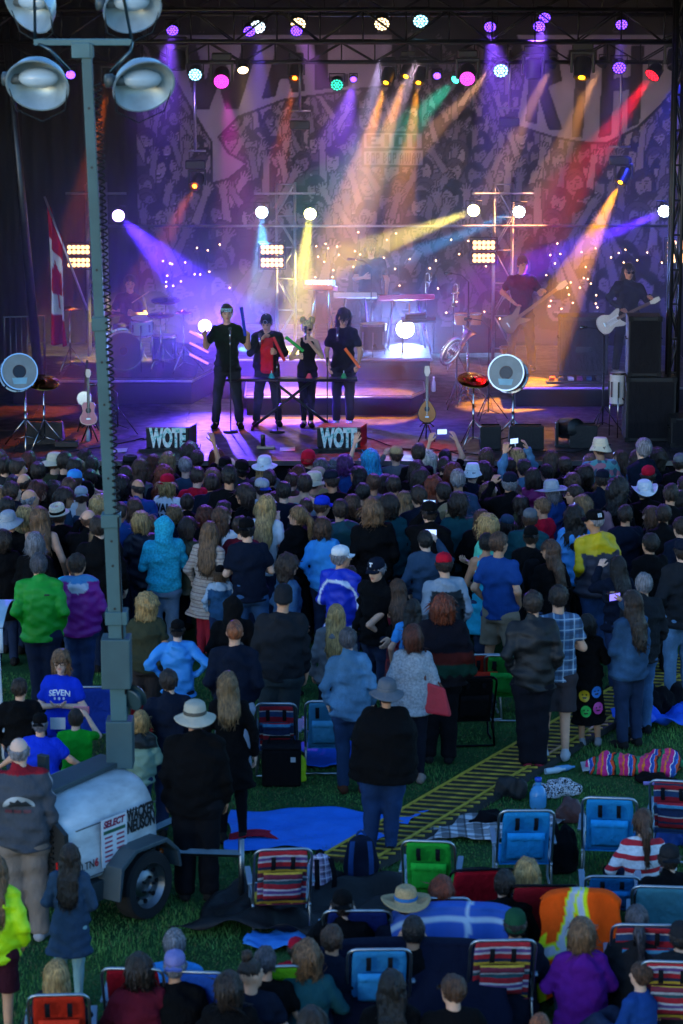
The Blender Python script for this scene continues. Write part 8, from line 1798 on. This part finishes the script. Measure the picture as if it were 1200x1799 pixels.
seat('person in dark cap before the grey blue chair', 1176, 1482, 'short dark', 'jacket black', hat='capback charcoal')
seat('person in dark cap at the lawn edge beside striped chairs', 1196, 1618, 'short dark', 'jacket charcoal', hat='beanie charcoal')
seat('dark haired person low at the front edge of the lawn', 548, 1770, 'bob dark', 'jacket black')
seat('bald man low at the front beside the striped chair', 948, 1778, 'buzz ginger', 'tee charcoal')
seat('dark haired person behind the lime green chair', 20, 1770, 'bob dark', 'jacket charcoal') if False else None
seat('child in blue jacket leaning back in the grey striped chair', 1125, 1690, 'short brown', 'long blue', h=1.45, yaw=.9, arms=('rest', 'wide'))
# ================================================================== things people hold, prints on clothes
def by_label(s):
    for o in PEOPLE:
        if s in o['label']: return o
bpy.context.view_layer.update()
def wpt(o, p): return o.matrix_world @ Vector(p)
def project_print(o, part, items, side=-1):
    """flat print laid on the garment: meshes in (x, z) plane pushed onto the cloth from behind (side -1) or front (+1)"""
    ch = next((c for c in o.children if c.name.split('.')[0] == part), None)
    if ch is None: return
    me = ch.data; bv = BVHTree.FromPolygons([v.co.copy() for v in me.vertices], [tuple(p.vertices) for p in me.polygons])
    for nm, src, col in items:
        src_ok = src.copy()
        for v in src_ok.vertices:
            h = bv.ray_cast(Vector((v.co.x, side * 1.0, v.co.z)), Vector((0, -side, 0)))
            y = h[0].y if h[0] is not None else 0; v.co.y = y + side * .014
        q = link(nm, src_ok, 'paint', o, col); q.location = ch.location
def flat_text(txt, size, cx, cz, mir=1, bold=.0, arc=0, width=None):
    me = text_mesh(txt, size, 0, bold=bold); xs = [v.co.x for v in me.vertices]; k = width / (max(xs) - min(xs)) if width else 1; mx = (max(xs) + min(xs)) / 2
    for v in me.vertices:
        x, y = (v.co.x - mx) * k, v.co.y; v.co = (mir * x + cx, 0, cz + y - arc * x * x)
    import bmesh as _b
    b = _b.new(); b.from_mesh(me); _b.ops.subdivide_edges(b, edges=[e for e in b.edges if e.calc_length() > .02], cuts=3); b.to_mesh(me); b.free()
    if mir > 0: me.flip_normals()
    return me
def flat_poly(P, cx, cz):
    n = len(P); mx, mz = sum(p[0] for p in P) / n, sum(p[1] for p in P) / n; v = []; f = []
    for k in (1, .75, .5, .25): v += [(mx + (x - mx) * k + cx, 0, mz + (z - mz) * k + cz) for x, z in P]
    v.append((mx + cx, 0, mz + cz))
    for r_ in range(3): f += [(r_ * n + i, r_ * n + (i + 1) % n, (r_ + 1) * n + (i + 1) % n, (r_ + 1) * n + i) for i in range(n)]
    f += [(3 * n + i, 3 * n + (i + 1) % n, 4 * n) for i in range(n)]
    return MB().add(v, f).mesh('print')
def ring(r0, r1, n=24): return None
o = by_label('WALK EARTH')
if o: project_print(o, 'shirt', [('lettering', flat_text('WALK', .15, 0, 1.33, 1, .006, 0, .36), '#14141a'), ('lettering', flat_text('EARTH', .13, 0, 1.20, 1, .006, 0, .36), '#14141a')])
o = by_label('SEVEN')
if o: project_print(o, 'shirt', [('lettering', flat_text('SEVEN', .085, 0, 1.325, -1, .002, 1.4, .24), '#d8e0e8'), ('printed_mark', flat_poly([(0.012 * math.cos(i * .785), .018 * math.sin(i * .785)) for i in range(8)], -0.050, 1.262), '#c8d4e0'), ('printed_mark', flat_poly([(0.014 * math.cos(i * .785), .018 * math.sin(i * .785)) for i in range(8)], 0.000, 1.262), '#c8d4e0'), ('printed_mark', flat_poly([(0.012 * math.cos(i * .785), .018 * math.sin(i * .785)) for i in range(8)], 0.050, 1.262), '#c8d4e0')], 1)
o = by_label('mountain emblem')
if o:
    half = [(.13 * math.cos(a), .10 * math.sin(a)) for a in [i * PI / 14 for i in range(15)]]
    project_print(o, 'jacket', [('emblem', flat_poly(half, 0, 1.20), '#a8b0b4'), ('emblem', flat_poly([(-.11, .004), (-.06, .06), (-.035, .035), (0, .075), (.04, .035), (.065, .055), (.11, .004)], 0, 1.203), '#2c3034'), ('printed_mark', flat_poly([(-.03, -.014), (.03, -.014), (.03, .014), (-.03, .014)], -0.085, 1.165), '#5a2c38'), ('printed_mark', flat_poly([(-.03, -.014), (.03, -.014), (.03, .014), (-.03, .014)], -0.010, 1.165), '#5a2c38'), ('printed_mark', flat_poly([(-.03, -.014), (.03, -.014), (.03, .014), (-.03, .014)], 0.070, 1.165), '#5a2c38')])
    for c in o.children:
        if c.name.startswith('emblem') and c.data.polygons and len(c.data.vertices) == 29:
            for v in c.data.vertices: v.co.y -= .006
o = by_label('coloured smiling faces')
if o:
    disc = lambda r, cx, cz, n=16: flat_poly([(r * math.cos(i * 2 * PI / n), r * 1.15 * math.sin(i * 2 * PI / n)) for i in range(n)], cx, cz)
    it = []
    for cx, cz, col in ((-.07, .72, '#d0a818'), (.09, .76, '#2c74c4'), (-.06, .52, '#22b84a'), (.10, .55, '#c03c94')):
        it += [('smiling_face', disc(.068, cx, cz), col)]
        for e in (-.024, .024): it.append(('face_eye', disc(.010, cx + e, cz + .015, 8), '#101010'))
        it.append(('face_mouth', flat_poly([(-.03, -.015), (.03, -.015), (.018, -.035), (-.018, -.035)], cx, cz), '#101010'))
    project_print(o, 'dress', it)
    for c in o.children:
        if c.name.startswith(('face_eye', 'face_mouth')):
            for v in c.data.vertices: v.co.y -= .006
o = by_label('round back print')
if o: project_print(o, 'jacket', [('emblem', flat_poly([(.085 * math.cos(i * .3927), .085 * math.sin(i * .3927)) for i in range(16)], .05, 1.2), '#6a7078'), ('printed_mark', flat_poly([(.06 * math.cos(i * .3927), .06 * math.sin(i * .3927)) for i in range(16)], .05, 1.2), '#14181e')])
if o:
    for c in o.children:
        if c.name.startswith('printed_mark'):
            for v in c.data.vertices: v.co.y -= .006
o = by_label('bright green rain jacket')
if o: project_print(o, 'jacket', [('emblem', flat_poly([(-.03, -.008), (.03, -.008), (.03, .008), (-.02, .012)], .09, 1.33), '#0c2a12')])
o = by_label('lettered T facing')
if o:
    M = Matrix(head_xf(.1, -.2)); me = text_mesh('T', .06, .004, bold=.003); q = link('lettering', me, 'paint', o, '#d8dce4'); q.matrix_local = M @ Matrix.Translation((0, .090, 1.725)) @ Matrix.Rotation(R(180), 4, 'Z') @ Matrix.Rotation(R(62), 4, 'X')
o = by_label('yellow and grey rain jacket')
if o:
    for i in (-1, 0, 1): q = MB().box((i * .018, -.112, 1.715), (.010, .006, .045), rx=R(-18)).obj('cap_stripe', 'paint', o, '#d0d4d8')
# red shoulder bag
o = by_label('carrying a red bag')
if o:
    k = o.scale[0]; p = wpt(o, (.25, -.10, .82)); t_ = thing('shoulder_bag', 'red leather shoulder bag hanging on the woman in grey sweater', 'bag', p, o.rotation_euler[2] - .25)
    MB().add([(-.17, -.05, 0), (.17, -.05, -.03), (.17, .05, -.03), (-.17, .05, 0), (-.12, -.02, .32), (.10, -.02, .26), (.10, .02, .26), (-.12, .02, .32)], [(0, 3, 2, 1), (4, 5, 6, 7), (0, 1, 5, 4), (1, 2, 6, 5), (2, 3, 7, 6), (3, 0, 4, 7)]).obj('bag', 'leather', t_, '#b01c2e', bev=.02)
    s0 = wpt(o, (.14, -.02, 1.455)) - p; Mi = Matrix.Rotation(-t_.rotation_euler[2], 3, 'Z'); s0 = Mi @ s0
    MB().tube([(-.10, 0, .30), (s0 * .6) + Vector((-.03, -.07, 0)), s0 + Vector((0, 0, .03)), (s0 * .6) + Vector((.02, .07, 0)), (.08, .0, .26)], .012, 6).obj('strap', 'leather', t_, '#5a2a1c', True)
# phones and cameras held up
def phone(sub, local, lab, col='#c8d4e0', scr='#8fa8d8', rz=0, big=1.0, cam_=False):
    o = by_label(sub) if isinstance(sub, str) else UV.get(sub)
    if not o: return
    p = wpt(o, local); t_ = thing('camera' if cam_ else 'phone', lab, 'camera' if cam_ else 'phone', p, o.rotation_euler[2] + rz)
    MB().box((0, 0, 0), (.15 * big, .012 if not cam_ else .06, .078 * big)).obj('case', 'gloss', t_, col, bev=.006)
    MB().box((0, -.008 if not cam_ else -.032, 0), (.128 * big, .004, .066 * big)).obj('screen', emit('glow_screen_' + scr, scr, .8), t_)
    if cam_: MB().cyl((0, .03, 0), (0, .09, 0), .032, 16).obj('lens', 'gloss', t_, '#0a0a0c')
phone('filming with a phone', (-.05, .34, 1.66), 'white phone held up by the man filming', rz=0)
phone((759, 931), (.04, .34, 1.66), 'phone held up by person in steel blue jacket', '#101014')
phone('taking a picture', (.03, .33, 1.64), 'pink phone held by person in green T-shirt', '#c06a8a', '#302838')
phone('holding up a camera', (.02, .34, 1.62), 'dark compact camera held by denim jacket woman', '#121216', '#6a60d0', 0, 1.1, True)
phone((857, 846), (.0, .33, 1.62), 'white phone held up in both hands behind the bucket hat', '#d0d8e0')
phone((139, 807), (.05, .34, 1.64), 'bright phone held up near the front of the crowd', '#d8dce4')
phone((921, 806), (0, .2, 1.98), 'dark phone raised high above the crowd', '#101014')
phone((791, 788), (0, .2, 1.98), 'phone raised high before the mandolin', '#101014')
# white paper on the lap of the seated woman, backpack straps
o = by_label('SEVEN')
if o: tag(MB().sheet(lambda a, b: ((a - .5) * .15, -.0, (b - .5) * .12), 3, 3, .003).obj('paper_card', 'paint', None, '#d8dce0', loc=wpt(o, (.0, .30, 1.02))), 'white card held by the woman lettered SEVEN', 'card')

for key, lab, col in (((1145, 889), 'black backpack worn by the person in a black coat', '#0d0d10'), ((150, 822), 'dark backpack worn by the person in black sleeveless top', '#15161c'), ((939, 923) if False else (937, 923), 'black backpack worn by the person in a black cap', '#101014'), ((20, 897), 'black backpack with white patch under the grey sun hat', '#0c0c0f'), ((1188, 860), 'orange backpack worn by the person in maroon', '#b04a1a'), ((1089, 841), 'pale pink bag on the back of the curly black haired person', '#a87a80')):
    o = UV.get(key)
    if o is None: continue
    p = wpt(o, (0, -.20, .98)); n0 = len(COL.objects); backpack(600, 1400, lab, col, '#0a0a0c', s=.85); b_ = next(q for q in reversed(COL.objects[:]) if q.type == 'EMPTY'); b_.location = p; b_.rotation_euler = (R(4), 0, o.rotation_euler[2])
